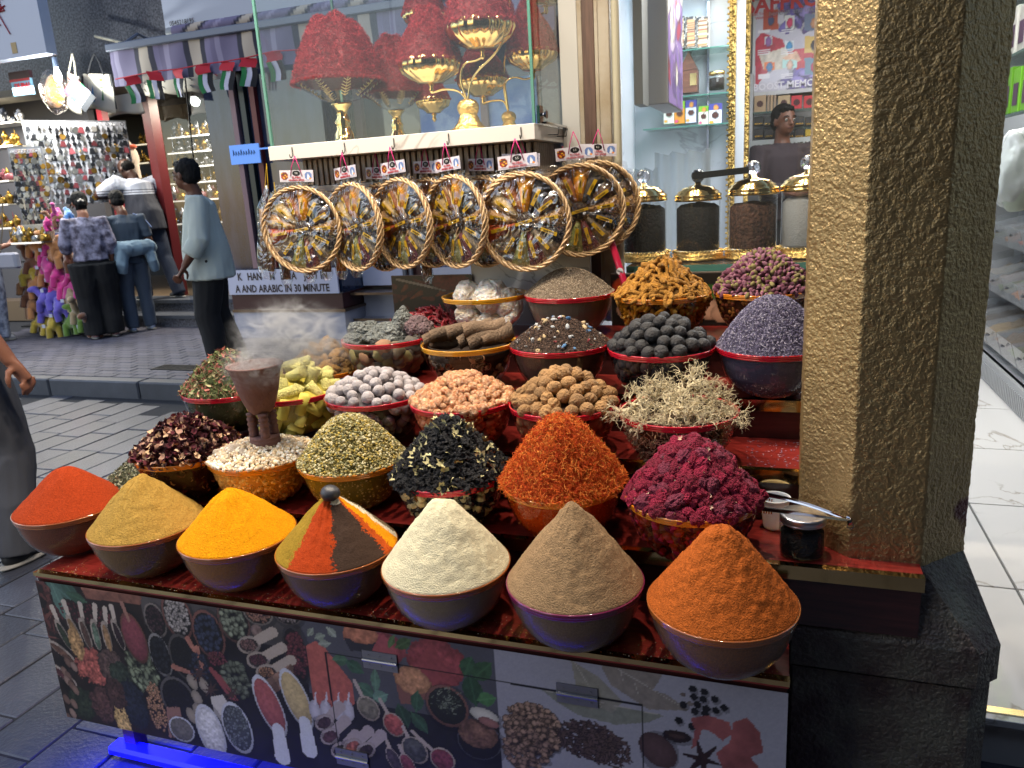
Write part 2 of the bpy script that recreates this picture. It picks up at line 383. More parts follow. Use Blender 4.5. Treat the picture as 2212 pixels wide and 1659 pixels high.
# render coat: shallow worm-like relief; the lower part worn through to maroon and grey undercoat
def pillar_mat():
    m = M_pil; n = m.node_tree.nodes; L = m.node_tree.links; b = n['Principled BSDF']
    tc = n.new('ShaderNodeTexCoord'); geo = n.new('ShaderNodeSeparateXYZ'); L.new(tc.outputs['Object'], geo.inputs[0])
    nz = n.new('ShaderNodeTexNoise'); nz.inputs['Scale'].default_value = 38; nz.inputs['Detail'].default_value = 5; L.new(tc.outputs['Object'], nz.inputs['Vector'])
    nz2 = n.new('ShaderNodeTexNoise'); nz2.inputs['Scale'].default_value = 7; nz2.inputs['Detail'].default_value = 4; L.new(tc.outputs['Object'], nz2.inputs['Vector'])
    mr = n.new('ShaderNodeMapRange'); mr.inputs[1].default_value = 1.2; mr.inputs[2].default_value = .75; mr.inputs[3].default_value = 0; mr.inputs[4].default_value = .26; L.new(geo.outputs['Z'], mr.inputs[0])
    xr = n.new('ShaderNodeMapRange'); xr.inputs[1].default_value = .12; xr.inputs[2].default_value = .22; L.new(geo.outputs['X'], xr.inputs[0])
    m2 = n.new('ShaderNodeMath'); m2.operation = 'MULTIPLY'; L.new(mr.outputs[0], m2.inputs[0]); L.new(xr.outputs[0], m2.inputs[1])
    ad = n.new('ShaderNodeMath'); ad.operation = 'ADD'; L.new(nz2.outputs[0], ad.inputs[0]); L.new(m2.outputs[0], ad.inputs[1])
    th = n.new('ShaderNodeMapRange'); th.inputs[1].default_value = .70; th.inputs[2].default_value = .76; L.new(ad.outputs[0], th.inputs[0])
    base = b.inputs['Base Color'].links[0].from_socket
    mx = n.new('ShaderNodeMix'); mx.data_type = 'RGBA'; mx.inputs[7].default_value = (*hexc('#5a3236'), 1); L.new(base, mx.inputs[6]); L.new(th.outputs[0], mx.inputs[0])
    th2 = n.new('ShaderNodeMapRange'); th2.inputs[1].default_value = .62; th2.inputs[2].default_value = .66; L.new(nz.outputs[0], th2.inputs[0])
    mu = n.new('ShaderNodeMath'); mu.operation = 'MULTIPLY'; L.new(th.outputs[0], mu.inputs[0]); L.new(th2.outputs[0], mu.inputs[1])
    mx2 = n.new('ShaderNodeMix'); mx2.data_type = 'RGBA'; mx2.inputs[7].default_value = (*hexc('#9a9696'), 1); L.new(mx.outputs[2], mx2.inputs[6]); L.new(mu.outputs[0], mx2.inputs[0])
    L.new(mx2.outputs[2], b.inputs['Base Color'])
pillar_mat()
pil = empty('pillar', (.175, .43, 0), 'bronze textured octagonal pillar beside the spice stand with worn paint low down', 'pillar')
def prism(pts, z0, z1, pts1=None, nz=1, bulge=0):
    pts1 = pts1 or pts; V = []; F = []; n = len(pts)
    for k in range(nz + 1):
        t = k / nz
        for a, c in zip(pts, pts1): V.append((a[0] * (1 - t) + c[0] * t, a[1] * (1 - t) + c[1] * t, z0 + (z1 - z0) * t))
    for k in range(nz):
        for i in range(n): j = (i + 1) % n; F.append((k * n + i, k * n + j, k * n + n + j, k * n + n + i))
    F.append(tuple(range(n - 1, -1, -1))); F.append(tuple(range(nz * n, nz * n + n)))
    return V, F
AP = .1575; s8 = AP * math.tan(pi / 8)
octo = [(-s8, -AP), (s8, -AP), (AP, -s8), (AP, s8), (s8, AP), (-s8, AP), (-AP, s8), (-AP, -s8)]
def chsq(h, c, hy=None): hy = hy or h; return [(-h + c, -hy), (h - c, -hy), (h, -hy + c), (h, hy - c), (h - c, hy), (-h + c, hy), (-h, hy - c), (-h, -hy + c)]
def dense_shaft():
    # finely divided shaft so that the plaster relief is real
    V = []; F = []; per = []
    for i in range(8):
        a = octo[i]; c = octo[(i + 1) % 8]; m = 26
        for k in range(m): t = k / m; per.append((a[0] * (1 - t) + c[0] * t, a[1] * (1 - t) + c[1] * t))
    n = len(per); NZ = 420; z = np.linspace(.6, 3.0, NZ)
    P = np.array([(x, y, zz) for zz in z for (x, y) in per])
    N = P.copy(); N[:, 2] = 0; N /= np.linalg.norm(N, axis=1)[:, None]
    d = np.abs(fbm(P, 82, 2, 3)) ; d2 = fbm(P, 95, 2, 8); edge = 1
    P = P + N * ((.0012 * (1 - 2.2 * d) + .0009 * d2))[:, None]
    I = np.arange(NZ * n).reshape(NZ, n); J = np.roll(I, -1, 1)
    Fq = np.stack([I[:-1], J[:-1], J[1:], I[1:]], -1).reshape(-1, 4)
    return P, Fq
P_, F_ = dense_shaft(); obj('shaft', mesh('shaft', P_, F_, M_pil, True), pil)
M_plinth = mat('plinth_dark_plaster', '#6a665a', .42, .35, bump=1, bscale=110, var=.3, vscale=9, bdist=.008, col2='#4a3c3a')
b = MB(); b.add(*prism(chsq(.213, .045), .515, .59)); b.add(*prism(chsq(.213, .045), .5905, .735, octo)); b.obj('plinth_cap', M_plinth, pil)
b = MB(); b.add(*prism(chsq(.203, .04), 0, .505)); b.add(*prism(chsq(.196, .04), .505, .515)); b.obj('plinth_block', M_plinth, pil)

# ================================================================ stepped display stand
T = [0, .62, .74, .86, .96, 1.06]; VF = [0, 0, .21, .42, .64, .855]
UL = [0, -1.825, -1.70, -1.68, -1.27, -1.25]; UR = [0, 0, .239, .045, .045, .03]
M_red = wood('red_mahogany_laminate', '#6a1a17', '#94322b', (1.2, 16, 16), .28, .5)
M_dred = wood('dark_mahogany_front', '#2a1212', '#45201e', (1.2, 16, 16), .3, .4)
M_brass = gold('brass_trim', (.70, .50, .22), .08)
stand = empty('display_stand', (-.9, 0, 0), 'stepped dark red wooden stand with brass edges carrying all the spice bowls', 'display stand')
def sp(o): o.location = (o.location.x + .9, o.location.y, o.location.z); return o
for k in range(1, 6):
    vb = (VF[k + 1] if k < 5 else 1.112) + .0
    ur = UR[k]
    b = MB(); b.box((UL[k], VF[k] + .004, T[k] - .016), (ur, vb - (0 if k == 5 else -.02), T[k]))
    sp(b.obj('shelf_board', M_red, stand))
    z0 = .19 if k == 1 else (.61 if k == 2 else T[k - 1] - .012)
    b = MB(); b.box((UL[k] + .004, VF[k] + .006, z0), (ur - .003, VF[k] + .02, T[k] - .0165))
    if k == 1: b.box((UL[k] + .004, .021, .19), (UL[k] + .02, 1.10, .6)); b.box((-.018, .021, .19), (-.003, .9, .6))
    if k > 1: b.box((UL[k] + .004, VF[k] + .021, z0), (UL[k] + .018, 1.10, T[k] - .0165)); 
    if k == 2: b.box((.222, VF[k] + .021, .61), (.236, .27, T[k] - .0165))
    sp(b.obj('riser', M_dred, stand))
    b = MB(); b.box((UL[k], VF[k] - .001, T[k] - (.028 if k > 1 else .009)), (ur + .001, VF[k] + .0035, T[k] + .0012)); b.box((UL[k], VF[k] + .0035, T[k] + .0002), (ur + .001, VF[k] + .017, T[k] + .0012))
    sp(b.obj('brass_edge', M_brass, stand))
fm = MB(); fm.box((0, 0, 0), (.04, .04, .19)); fm = fm.mesh('foot', M_dred)
for u in (-1.76, -1.1, -.5, -.06):
    for v in (.1, .9): sp(obj('foot', fm, stand, (u, v, 0)))
b = MB(); b.box((-1.825, .231, .604), (-1.705, .60, .62)); sp(b.obj('shelf_board', M_red, stand))
b = MB(); b.box((-1.68, .661, .844), (-1.275, 1.05, .86)); sp(b.obj('shelf_board', M_red, stand))

# ---------------------------------------------------------------- the printed front boards (flat print, painted cell by cell)
class Print:
    def __init__(s, wd, hg, res, bg):
        s.nx = int(wd / res) + 1; s.ny = int(hg / res) + 1; s.w = wd; s.h = hg
        s.X, s.Y = np.meshgrid(np.linspace(0, wd, s.nx), np.linspace(0, hg, s.ny)); s.C = np.zeros((s.ny, s.nx, 3)); s.C[:] = hexc(bg)
        P = np.stack([s.X.ravel(), s.Y.ravel(), s.X.ravel() * 0], 1); s.P = P; s.g = {}
    def noise(s, sc, seed=0, o=2):
        k = (sc, seed, o)
        if k not in s.g: s.g[k] = fbm(s.P, sc, o, seed).reshape(s.ny, s.nx)
        return s.g[k]
    def put(s, m, c, grain=0, gs=160, seed=0, shade=0, spots=None):
        c = np.array(hexc(c) if isinstance(c, str) else c); n = 1 + grain * s.noise(gs, seed)[m][:, None] * 1.6
        s.C[m] = np.clip(c * n, 0, 1)
    def ell(s, x, y, rx, ry, c, a=0, grain=0, gs=160, seed=0, rim=None, rw=.12):
        dx = s.X - x; dy = s.Y - y; ca, sa = cos(a), sin(a); q = ((dx * ca + dy * sa) / rx) ** 2 + ((-dx * sa + dy * ca) / ry) ** 2
        if min(rx, ry) > .006: m = (((dx - .003) / rx / 1.15) ** 2 + ((dy + .004) / ry / 1.15) ** 2 < 1) & (q > 1); s.C[m] *= .55
        if rim: s.put(q < 1, rim); s.put(q < (1 - rw) ** 2, c, grain, gs, seed)
        else: s.put(q < 1, c, grain, gs, seed)
        m = q < 1; s.C[m] *= np.clip(1.12 - .45 * q[m] - .25 * dy[m] / ry * -1 * (rim is not None), .35, 1.3)[:, None]
    def heap(s, x, y, rx, ry, c, grain=.25, gs=200, seed=3, j=.12):
        n = s.noise(60, seed) * j + s.noise(180, seed + 2) * j * .6; q = ((s.X - x) / rx) ** 2 + ((s.Y - y) / ry) ** 2 + n * 4
        s.put(q < 1, c, grain, gs, seed); m = q < 1; s.C[m] *= np.clip(1.15 - .5 * q[m], .4, 1.2)[:, None] * (1 + .5 * s.noise(90, 7)[m][:, None])
    def line(s, x0, y0, x1, y1, wd, c, w1=None, grain=0, seed=0, gs=90):
        d = np.array((x1 - x0, y1 - y0)); L2 = (d ** 2).sum(); t = np.clip(((s.X - x0) * d[0] + (s.Y - y0) * d[1]) / L2, 0, 1)
        ww = wd + ((w1 if w1 is not None else wd) - wd) * t; s.put(np.hypot(s.X - x0 - t * d[0], s.Y - y0 - t * d[1]) < ww, c, grain, gs, seed)
    def poly(s, pts, c, grain=0, seed=0, gs=120):
        m = np.zeros(s.X.shape, bool); n = len(pts)
        for i in range(n):
            (xa, ya), (xb, yb) = pts[i], pts[(i + 1) % n]
            if ya == yb: continue
            cnd = ((ya > s.Y) != (yb > s.Y)) & (s.X < (xb - xa) * (s.Y - ya) / (yb - ya) + xa); m ^= cnd
        s.put(m, c, grain, gs, seed)
    def beads(s, x, y, rx, ry, c, n, r, seed=1, dark=.35, asp=1.0, a=0.0):
        rg = np.random.default_rng(seed); c = np.array(hexc(c))
        for _ in range(n):
            t = rg.uniform(0, 2 * pi); q = sqrt(rg.uniform()) ; bx = x + rx * q * cos(t); by = y + ry * q * sin(t); k = rg.uniform(.65, 1.25); aa = a + rg.normal() * .6
            s.ell(bx, by, r * asp * 1.12, r * 1.12, tuple(c * dark), aa); s.ell(bx + r * .08, by + r * .12, r * asp * .86, r * .86, tuple(np.clip(c * k, 0, 1)), aa)
    def build(s, name, m, parent, origin, ax=(1, 0, 0), ay=(0, 0, 1), **kw):
        s.C *= (1 + .10 * s.noise(300, 9))[..., None]; O = np.array(origin); V = O + s.X.ravel()[:, None] * np.array(ax) + s.Y.ravel()[:, None] * np.array(ay)
        I = np.arange(s.nx * s.ny).reshape(s.ny, s.nx); F = np.stack([I[:-1, :-1], I[:-1, 1:], I[1:, 1:], I[1:, :-1]], -1).reshape(-1, 4)
        return obj(name, mesh(name, V, F, m, False, col=s.C.reshape(-1, 3)), parent, **kw)
M_print = mat('glossy_print', (1, 1, 1), .35, attr=True, coat=.15)
def PP(x, y): p = at(x, y, 0); return (p.x + 1.825, p.z - .19)
def SCL(x, y): a = at(x - 5, y, 0); c = at(x + 5, y, 0); return (c - a).length / 10
fp = Print(1.823, .408, .0026, '#1b1512')
def E(x, y, rx, ry, c, **k): X, Y = PP(x, y); s_ = SCL(x, y); fp.ell(X, Y, rx * s_, ry * s_, c, **k)
def Hh(x, y, rx, ry, c, **k): X, Y = PP(x, y); s_ = SCL(x, y); fp.heap(X, Y, rx * s_, ry * s_, c, **k)
def Bd(x, y, rx, ry, c, n, r, **k): X, Y = PP(x, y); s_ = SCL(x, y); fp.beads(X, Y, rx * s_, ry * s_, c, n, r * s_, **k)
def Ln(x0, y0, x1, y1, wd, c, w1=None, **k): s_ = SCL(x0, y0); fp.line(*PP(x0, y0), *PP(x1, y1), wd * s_, c, (w1 * s_ if w1 is not None else None), **k)
def Pl(pts, c, **k): fp.poly([PP(x, y) for x, y in pts], c, **k)
def leaf(x, y, L_, wd, a, c, **k):
    X, Y = PP(x, y); s_ = SCL(x, y); L_ *= s_; wd *= s_; pts = []
    for i in range(9): t = i / 8; q = sin(pi * t) ** .8 * wd; pts.append((X + cos(a) * L_ * (t - .5) - sin(a) * q, Y + sin(a) * L_ * (t - .5) + cos(a) * q))
    for i in range(8, -1, -1): t = i / 8; q = -sin(pi * t) ** .8 * wd; pts.append((X + cos(a) * L_ * (t - .5) - sin(a) * q, Y + sin(a) * L_ * (t - .5) + cos(a) * q))
    fp.poly(pts, c, **k); fp.line(X - cos(a) * L_ * .5, Y - sin(a) * L_ * .5, X + cos(a) * L_ * .5, Y + sin(a) * L_ * .5, .0022, tuple(np.array(hexc(c)) * 1.4))
ub = at(301, 1290, 0).x + 1.825; uc = at(644, 1321, 0).x + 1.825; ud = at(1065, 1385, 0).x + 1.825
fp.put(fp.X < ub, '#24130f', .5, 40); fp.put((fp.X >= ub) & (fp.X < uc), '#161217', .4, 30); fp.put((fp.X >= uc) & (fp.X < ud), '#1a1a22', .3, 30); fp.put(fp.X >= ud, '#97959f', .02, 8)
mk = (fp.X >= ub) & (fp.X < uc) & (fp.Y > .33); fp.put(mk, '#4a4440', .35, 25, 5); mk = (fp.X >= uc) & (fp.X < ud) & (fp.Y > .22); fp.put(mk, '#4c4c56', .12, 14, 5)
# left board
for i in range(26): Ln(72 + random.uniform(0, 45), 1250 + random.uniform(0, 140), 78 + random.uniform(0, 60), 1262 + random.uniform(0, 150), 3, random.choice(['#4a1c14', '#6a2a1c', '#3a140f', '#7a3826']), 1)
for i in range(5): Ln(168 + i * 5, 1252 + i * 9, 300, 1262 + i * 9.5, 4.2, random.choice(['#8a4a2a', '#a05a34', '#7a3c22']), grain=.3)
for x, y, L_, wd, a, c in [(120, 1268, 62, 11, -.6, '#3d6a58'), (150, 1275, 64, 12, -.9, '#2f5c48'), (128, 1300, 70, 12, -1.3, '#4a7a68'), (165, 1290, 40, 9, -.3, '#2e5a3c')]: leaf(x, y, L_, wd, a, c, grain=.15)
Bd(180, 1330, 60, 22, '#6a1824', 120, 2.3)
for i, (x, y, x1, y1, c) in enumerate([(112, 1312, 150, 1400, '#2c3a1e'), (137, 1300, 172, 1392, '#b08018'), (172, 1305, 190, 1400, '#5a3a28'), (204, 1308, 208, 1402, '#5a7a5a'), (226, 1315, 232, 1405, '#a8782a'), (240, 1310, 262, 1400, '#2a1218'), (98, 1378, 150, 1420, '#6a4024'), (110, 1440, 150, 1465, '#5a1820')]):
    Ln(x, y, x + (x1 - x) * .4, y + (y1 - y) * .4, 5.2, '#c8b498', 3.4); E((x + 2 * x1) / 3, (y + 2 * y1) / 3, 8.5, 28, '#bda88c', a=atan2(x1 - x, y1 - y) * 1.0 if i < 6 else 1.0); E((x + 2 * x1) / 3 + 1, (y + 2 * y1) / 3 + 3, 6.2, 24, c, a=atan2(x1 - x, y1 - y) if i < 6 else 1.0, grain=.5)
for x, y, rx, ry, c in [(200, 1440, 36, 34, '#b8401c'), (165, 1390, 14, 30, '#c08a20'), (240, 1440, 26, 30, '#5c4034'), (262, 1460, 24, 26, '#2c3c28'), (180, 1520, 30, 28, '#26341c'), (222, 1520, 24, 34, '#583028'), (263, 1545, 15, 44, '#d0a020'), (290, 1520, 26, 44, '#1a2232'), (250, 1500, 20, 30, '#4a2a22')]: Hh(x, y, rx, ry, c, grain=.6, gs=190)
Bd(310, 1448, 30, 40, '#8a9a68', 70, 4.5, asp=2.0, a=-1.0); Bd(338, 1528, 17, 46, '#c08040', 190, 2.2)
for i in range(14): E(135 + random.uniform(-12, 30), 1430 + i * 10, 6, 9, random.choice(['#8a6248', '#75503a', '#9a745a']), a=.4)
E(290, 1378, 24, 46, '#8a2434', a=.18, rim='#7a3a24', grain=.25); Ln(262, 1302, 278, 1340, 4, '#a8684a', 3)
# second board
for x, y, rx, ry, c, n_, r, rim in [(335, 1340, 22, 32, '#4a2a30', 60, 2.4, '#8a7a6a'), (382, 1330, 31, 44, '#b0a494', 130, 3.2, '#8a4a34'), (450, 1370, 33, 46, '#33405e', 70, 4.6, '#8a4a34'), (504, 1340, 33, 45, '#8f9a72', 60, 5.0, '#7a4a3a'), (556, 1322, 32, 26, '#a86a40', 130, 2.4, '#9a8a74'), (620, 1325, 30, 24, '#9a8478', 110, 2.6, '#77675c'), (346, 1415, 22, 40, '#23262e', 50, 4.2, '#8a867e'), (397, 1420, 30, 44, '#1d1d1f', 90, 2.4, '#504a44'), (385, 1510, 36, 42, '#1c1a22', 70, 3.2, '#5a5450'), (640, 1415, 26, 60, '#7a1e2a', 110, 3.6, '#3a3436')]:
    E(x, y, rx, ry, '#14110f', rim=rim, a=.12); Bd(x, y, rx * .78, ry * .78, c, n_, r)
for x0, y0, x1, y1 in [(405, 1380, 440, 1440), (425, 1400, 436, 1440), (375, 1440, 425, 1458), (432, 1440, 420, 1470)]: Ln(x0, y0, x1, y1, 5.5, '#b0603c', 2.5, grain=.3)
E(554, 1362, 12, 12, '#8a6a58', grain=.5, gs=90)
for x, y, c in [(545, 1385, '#8a5a4a'), (565, 1418, '#6a2a30'), (585, 1445, '#c07a30')]:
    E(x - 8, y + 8, 26, 17, '#b9a387', a=.35); Ln(x + 10, y - 2, x + 44, y - 20, 9, '#b9a387', 10); E(x - 8, y + 8, 20, 12, '#3a2824', a=.35); Bd(x - 8, y + 8, 17, 10, c, 60, 1.9)
Bd(430, 1440, 22, 26, '#28324a', 40, 3.4); Bd(470, 1424, 20, 14, '#7a1c2a', 50, 2.6); Bd(510, 1468, 28, 34, '#6f7a58', 60, 4.6, asp=1.5)
for i in range(3): Ln(455 + i * 9, 1445 + i * 8, 500 + i * 6, 1512, 4.5, '#9a2a28', 2)
for x, y in [(415, 1473), (425, 1507), (440, 1480), (414, 1545), (428, 1535)]: E(x, y, 10, 15, '#9a8a70', a=.35)
for x, y in [(430, 1455), (455, 1490), (500, 1500), (450, 1545), (560, 1490)]:
    for k in range(8): Ln(x, y, x + 16 * cos(k * pi / 4), y + 18 * sin(k * pi / 4), 2.4, '#4a2c22', 1)
for i in range(4): Ln(575, 1475 + i * 9, 628, 1440 + i * 9, 5, random.choice(['#8a5a3c', '#9a6a48']), grain=.3)
for i in range(5): Ln(362 + i * 6, 1530, 368 + i * 7, 1590, 3, '#9a6248')
Pl([(455, 1505), (480, 1500), (500, 1530), (480, 1560), (462, 1540)], '#c9c0b0')
for x, y, rx, ry, c in [(392, 1575, 26, 24, '#6a6458'), (455, 1580, 28, 52, '#c9c7c4'), (512, 1572, 30, 50, '#3c4244')]: E(x, y, rx, ry, c, rim='#c4c8d0', a=.15, grain=.3)
Bd(512, 1572, 24, 42, '#6a7474', 90, 3.2)
for x, y, c in [(582, 1525, '#b03a34'), (640, 1510, '#c8a850')]: E(x, y, 26, 62, c, rim='#c8cad2', a=.3, grain=.2); Ln(x + 18, y + 50, x + 28, y + 110, 12, '#c8cad2', 16)
# third board
Pl([(660, 1395), (680, 1384), (702, 1400), (760, 1475), (765, 1520), (740, 1540), (680, 1535)], '#c4421f', grain=.18)
for x, y, rx, ry, c in [(776, 1375, 36, 26, '#c8641c'), (830, 1400, 44, 34, '#a82430'), (940, 1430, 62, 54, '#a82428'), (895, 1475, 40, 36, '#c46c28')]: Hh(x, y, rx, ry, c, grain=.2, j=.05)
Pl([(905, 1420), (932, 1388), (950, 1420), (990, 1480), (900, 1480)], '#a02424', grain=.15); Pl([(805, 1395), (828, 1368), (860, 1420), (800, 1420)], '#b02c38', grain=.15)
Pl([(742, 1378), (815, 1380), (800, 1410), (756, 1405)], '#2c2a34'); Hh(780, 1368, 34, 22, '#cc6a1e', grain=.2, j=.04)
Pl([(848, 1450), (930, 1495), (905, 1520), (865, 1520)], '#8a4a34'); Hh(890, 1470, 38, 30, '#c87c2c', grain=.25, j=.05)
for x, y, L_, wd, a, c in [(845, 1385, 30, 7, 1.1, '#4a6a2c'), (870, 1390, 40, 12, .6, '#3a5a24'), (735, 1425, 34, 12, .1, '#3c6a44'), (765, 1440, 40, 14, -.5, '#2c5a3c'), (810, 1470, 50, 10, 1.5, '#4c7a5c'), (790, 1490, 40, 14, -.6, '#3a6a4c'), (820, 1505, 36, 14, .5, '#5a8a70'), (900, 1515, 46, 14, 1.4, '#2c5a3a'), (870, 1545, 50, 16, 1.9, '#244c30'), (905, 1560, 50, 14, -.9, '#2a5636'), (1010, 1440, 50, 18, 1.2, '#2a5a30'), (1040, 1450, 60, 20, .8, '#2c5a2c'), (1020, 1490, 70, 22, 1.7, '#23502c'), (1050, 1510, 40, 16, .3, '#3a7a34'), (690, 1375, 22, 8, .4, '#7c8a70'), (715, 1365, 22, 9, -.8, '#8a947c'), (670, 1365, 20, 7, .9, '#7f8b72'), (700, 1390, 24, 8, .2, '#85907a')]: leaf(x, y, L_, wd, a, c, grain=.25)
for x in (680, 704, 730, 752): E(x, 1535, 12, 22, '#b8b0c0'); Ln(x, 1520, x + 1, 1495, 3, '#c8c0cc', 1)
for i, (x, y, c) in enumerate([(700, 1560, '#4a2a34'), (712, 1590, '#5a2c34'), (735, 1620, '#33242e'), (762, 1612, '#b8482c'), (790, 1620, '#3a2226')]): Ln(x + 10, y - 10, x + 34, y - 34, 9, '#b09a98', 11); E(x, y, 24, 15, '#b8a29c', a=.7); E(x, y + 1, 18, 10, c, a=.7, grain=.5)
for x, y, rx, ry, c, hx, hy in [(795, 1530, 23, 26, '#7a7058', 765, 1470), (850, 1565, 22, 26, '#b83428', 820, 1510), (895, 1620, 27, 30, '#4c4c4c', 870, 1570), (955, 1640, 26, 26, '#8a2038', 890, 1580), (850, 1640, 14, 26, '#4a3a44', 835, 1600), (880, 1650, 14, 24, '#8a2438', 862, 1610)]: Ln(hx, hy, x, y, 4, '#b8a090'); E(x, y, rx, ry, c, rim='#b8a088', a=.4, grain=.45)
E(965, 1525, 44, 46, '#20241e', rim='#8a5038', a=.5)
for i in range(110): t = random.uniform(0, 6.28); q = random.random(); x = 965 + 34 * q * cos(t); y = 1515 + 30 * q * sin(t); Ln(x, y, x + random.uniform(-9, 9), y + random.uniform(-6, 6), .9, random.choice(['#7a8468', '#59644c', '#3a4434']))
E(1035, 1600, 48, 42, '#17171a', rim='#50505a', a=.5, rw=.06); Hh(1032, 1585, 42, 32, '#7a4c30', grain=.4, j=.03)
E(1045, 1545, 30, 16, '#c8c0a8', a=-.2); E(1055, 1560, 22, 10, '#a05a4a', a=-.2)
# right board
for pts, c in [([(1170, 1490), (1240, 1500), (1300, 1520), (1435, 1545), (1400, 1560), (1330, 1565), (1250, 1545), (1200, 1515)], '#7d806a'), ([(1232, 1425), (1290, 1460), (1345, 1515), (1322, 1540), (1290, 1525), (1275, 1535), (1245, 1490)], '#8c8670'), ([(1290, 1420), (1400, 1432), (1430, 1455), (1420, 1475), (1408, 1490), (1440, 1500), (1488, 1535), (1400, 1532), (1320, 1480), (1305, 1455)], '#877a68')]: Pl(pts, c, grain=.12)
for x0, y0, x1, y1 in [(1180, 1493, 1430, 1545), (1300, 1424, 1480, 1532), (1240, 1430, 1300, 1530), (1340, 1450, 1345, 1470), (1370, 1475, 1378, 1500)]: Ln(x0, y0, x1, y1, 1.2, '#a8a08c', .6)
Bd(1150, 1575, 60, 58, '#b08258', 330, 5.4, asp=1.25, dark=.3); Bd(1135, 1620, 45, 50, '#a87a54', 120, 5.4, asp=1.25, dark=.3)
Bd(1270, 1600, 62, 46, '#5a4038', 300, 2.6, asp=3.2, dark=.35, a=-.6); Bd(1310, 1620, 50, 40, '#604438', 160, 2.6, asp=3.2, dark=.35, a=-.8)
for x, y in [(1495, 1488), (1520, 1494), (1498, 1505), (1518, 1510), (1543, 1510), (1475, 1522), (1506, 1522), (1525, 1530), (1500, 1536), (1522, 1542), (1545, 1534), (1563, 1528), (1465, 1556), (1494, 1569)]: E(x, y, 8.5, 8.5, '#17171c', grain=.5, gs=60)
E(1474, 1500, 6, 5, '#6a5448'); E(1490, 1520, 7, 6, '#7a6a5c')
E(1420, 1620, 36, 46, '#5a3a36', a=.7, grain=.1); E(1461, 1590, 30, 15, '#2c1a18', a=.0, grain=.5); E(1461, 1590, 18, 6, '#4c3028')
for pts in [[(1490, 1550), (1530, 1545), (1575, 1560), (1580, 1585), (1560, 1600), (1535, 1580), (1515, 1575), (1505, 1610), (1492, 1618), (1500, 1575)], [(1582, 1560), (1612, 1550), (1640, 1580), (1648, 1625), (1620, 1635), (1640, 1660), (1560, 1660), (1545, 1625), (1575, 1605)]]: Pl(pts, '#9a3a34', grain=.3, gs=40)
for k in range(6): Ln(1515, 1640, 1515 + 42 * cos(k * 1.05 + .3), 1640 + 40 * sin(k * 1.05 + .3), 9, '#33191c', 2, grain=.3)
# door cut lines
Ln(702, 1409, 736, 1650, 1.4, '#08080a'); Ln(702, 1409, 1386, 1523, 1.4, '#08080a'); Ln(1386, 1523, 1390, 1659, 1.3, '#08080a')
gm = fp.C.mean(axis=2, keepdims=True); fp.C = (fp.C * .62 + gm * .38) * np.array((.95, .92, 1.0))
sp(fp.build('printed_panel', M_print, stand, (-1.824, -.0005, .19)))
# hinges
M_steel = mat('hinge_steel', '#8a8a90', .35, .9)
for x, y, rz in [(822, 1427, 0), (1247, 1500, 0), (762, 1637, 0)]:
    p = at(x, y, 0); b = MB(); b.box((-.042, -.003, -.022), (.042, -.0006, -.002)); b.box((-.042, -.003, .002), (.042, -.0006, .022)); b.tube([(-.042, -.004, 0), (.042, -.004, 0)], .004, 8)
    for sx in (-.028, 0, .028):
        for sz in (-.012, .012): b.tube([(sx, -.003, sz), (sx, -.0042, sz)], .003, 6)
    h = b.obj('hinge', M_steel, stand); h.location = (p.x + .9, -.0006, p.z)
# LED tube housing under the stand
led = empty('led_light', (-1.12, .10, .012), 'glowing blue plastic LED tube lying on the floor under the stand', 'led light')
b = MB(); b.box((-.68, -.03, .0), (.6, .02, .03), bev=.008); b.obj('tube_housing', mat('blue_led_plastic', (.02, .02, .6), .3, emit=(.0, .0, 1.0), estr=.9), led)
b = MB(); b.box((-.28, -.12, .002), (-.12, -.072, .03), bev=.006); b.box((-.11, -.11, .004), (.04, -.08, .02), bev=.004); b.obj('plug', mat('white_plastic_plug', '#a8a8d8', .4), led)
add_light('AREA', 'led_glow', (-1.05, .035, .17), 16, (.02, .03, 1), (0, -.15, -1), shape='RECTANGLE', size=1.5, size_y=.04)
# ================================================================ bowls
BR = .135; BH = .125
PROF = [(0, .0015), (.046, .0015), (.05, 0), (.06, .003), (.078, .012), (.098, .03), (.113, .052), (.124, .08), (.1305, .106), (.1325, .117)]
def prof_r(z): zs = [p[1] for p in PROF[2:]]; rs = [p[0] for p in PROF[2:]]; return np.interp(z, zs, rs)
BODY = {'clear': clear('clear_bowl_plastic', (.95, .94, .94), .04, 1.5, gain=1.3), 'amber': clear('amber_bowl_plastic', (.96, .80, .48), .04, 1.5), 'smoke': clear('dull_bowl_plastic', (.74, .68, .62), .22, 1.5, haze=.30, hazec=(.26, .19, .13)), 'rose': clear('pink_bowl_plastic', (.95, .78, .78), .04, 1.5)}
def rimmat(nm, c): return mat(nm, c, .12, 0, coat=1, sss=0, trans=.35, ior=1.45)
RIM = {'red': rimmat('red_acrylic_rim', (.70, .012, .035)), 'amber': rimmat('amber_acrylic_rim', (.85, .27, .02)), 'yellow': rimmat('yellow_acrylic_rim', (.9, .42, .02)), 'copper': rimmat('copper_tinted_rim', (.45, .13, .03)), 'purple': rimmat('purple_acrylic_rim', (.25, .02, .09))}
BM = {}
def bowl_meshes(body, rim):
    if (body, rim) not in BM:
        V, F = lathe(PROF, 56); bm_ = mesh('bowl_body', V, F, BODY[body])
        pr = [(.1315, .112), (.1335, .1125), (.1348, .1155), (.1335, .1168), (.1352, .1185), (.1362, .121), (.135, .1225), (.1368, .1243), (.136, .1268), (.133, .1270), (.1312, .124), (.1305, .116), (.1315, .112)]
        V, F = lathe(pr, 56); rm = mesh('bowl_rim', V, F, RIM[rim]); BM[(body, rim)] = (bm_, rm)
    return BM[(body, rim)]
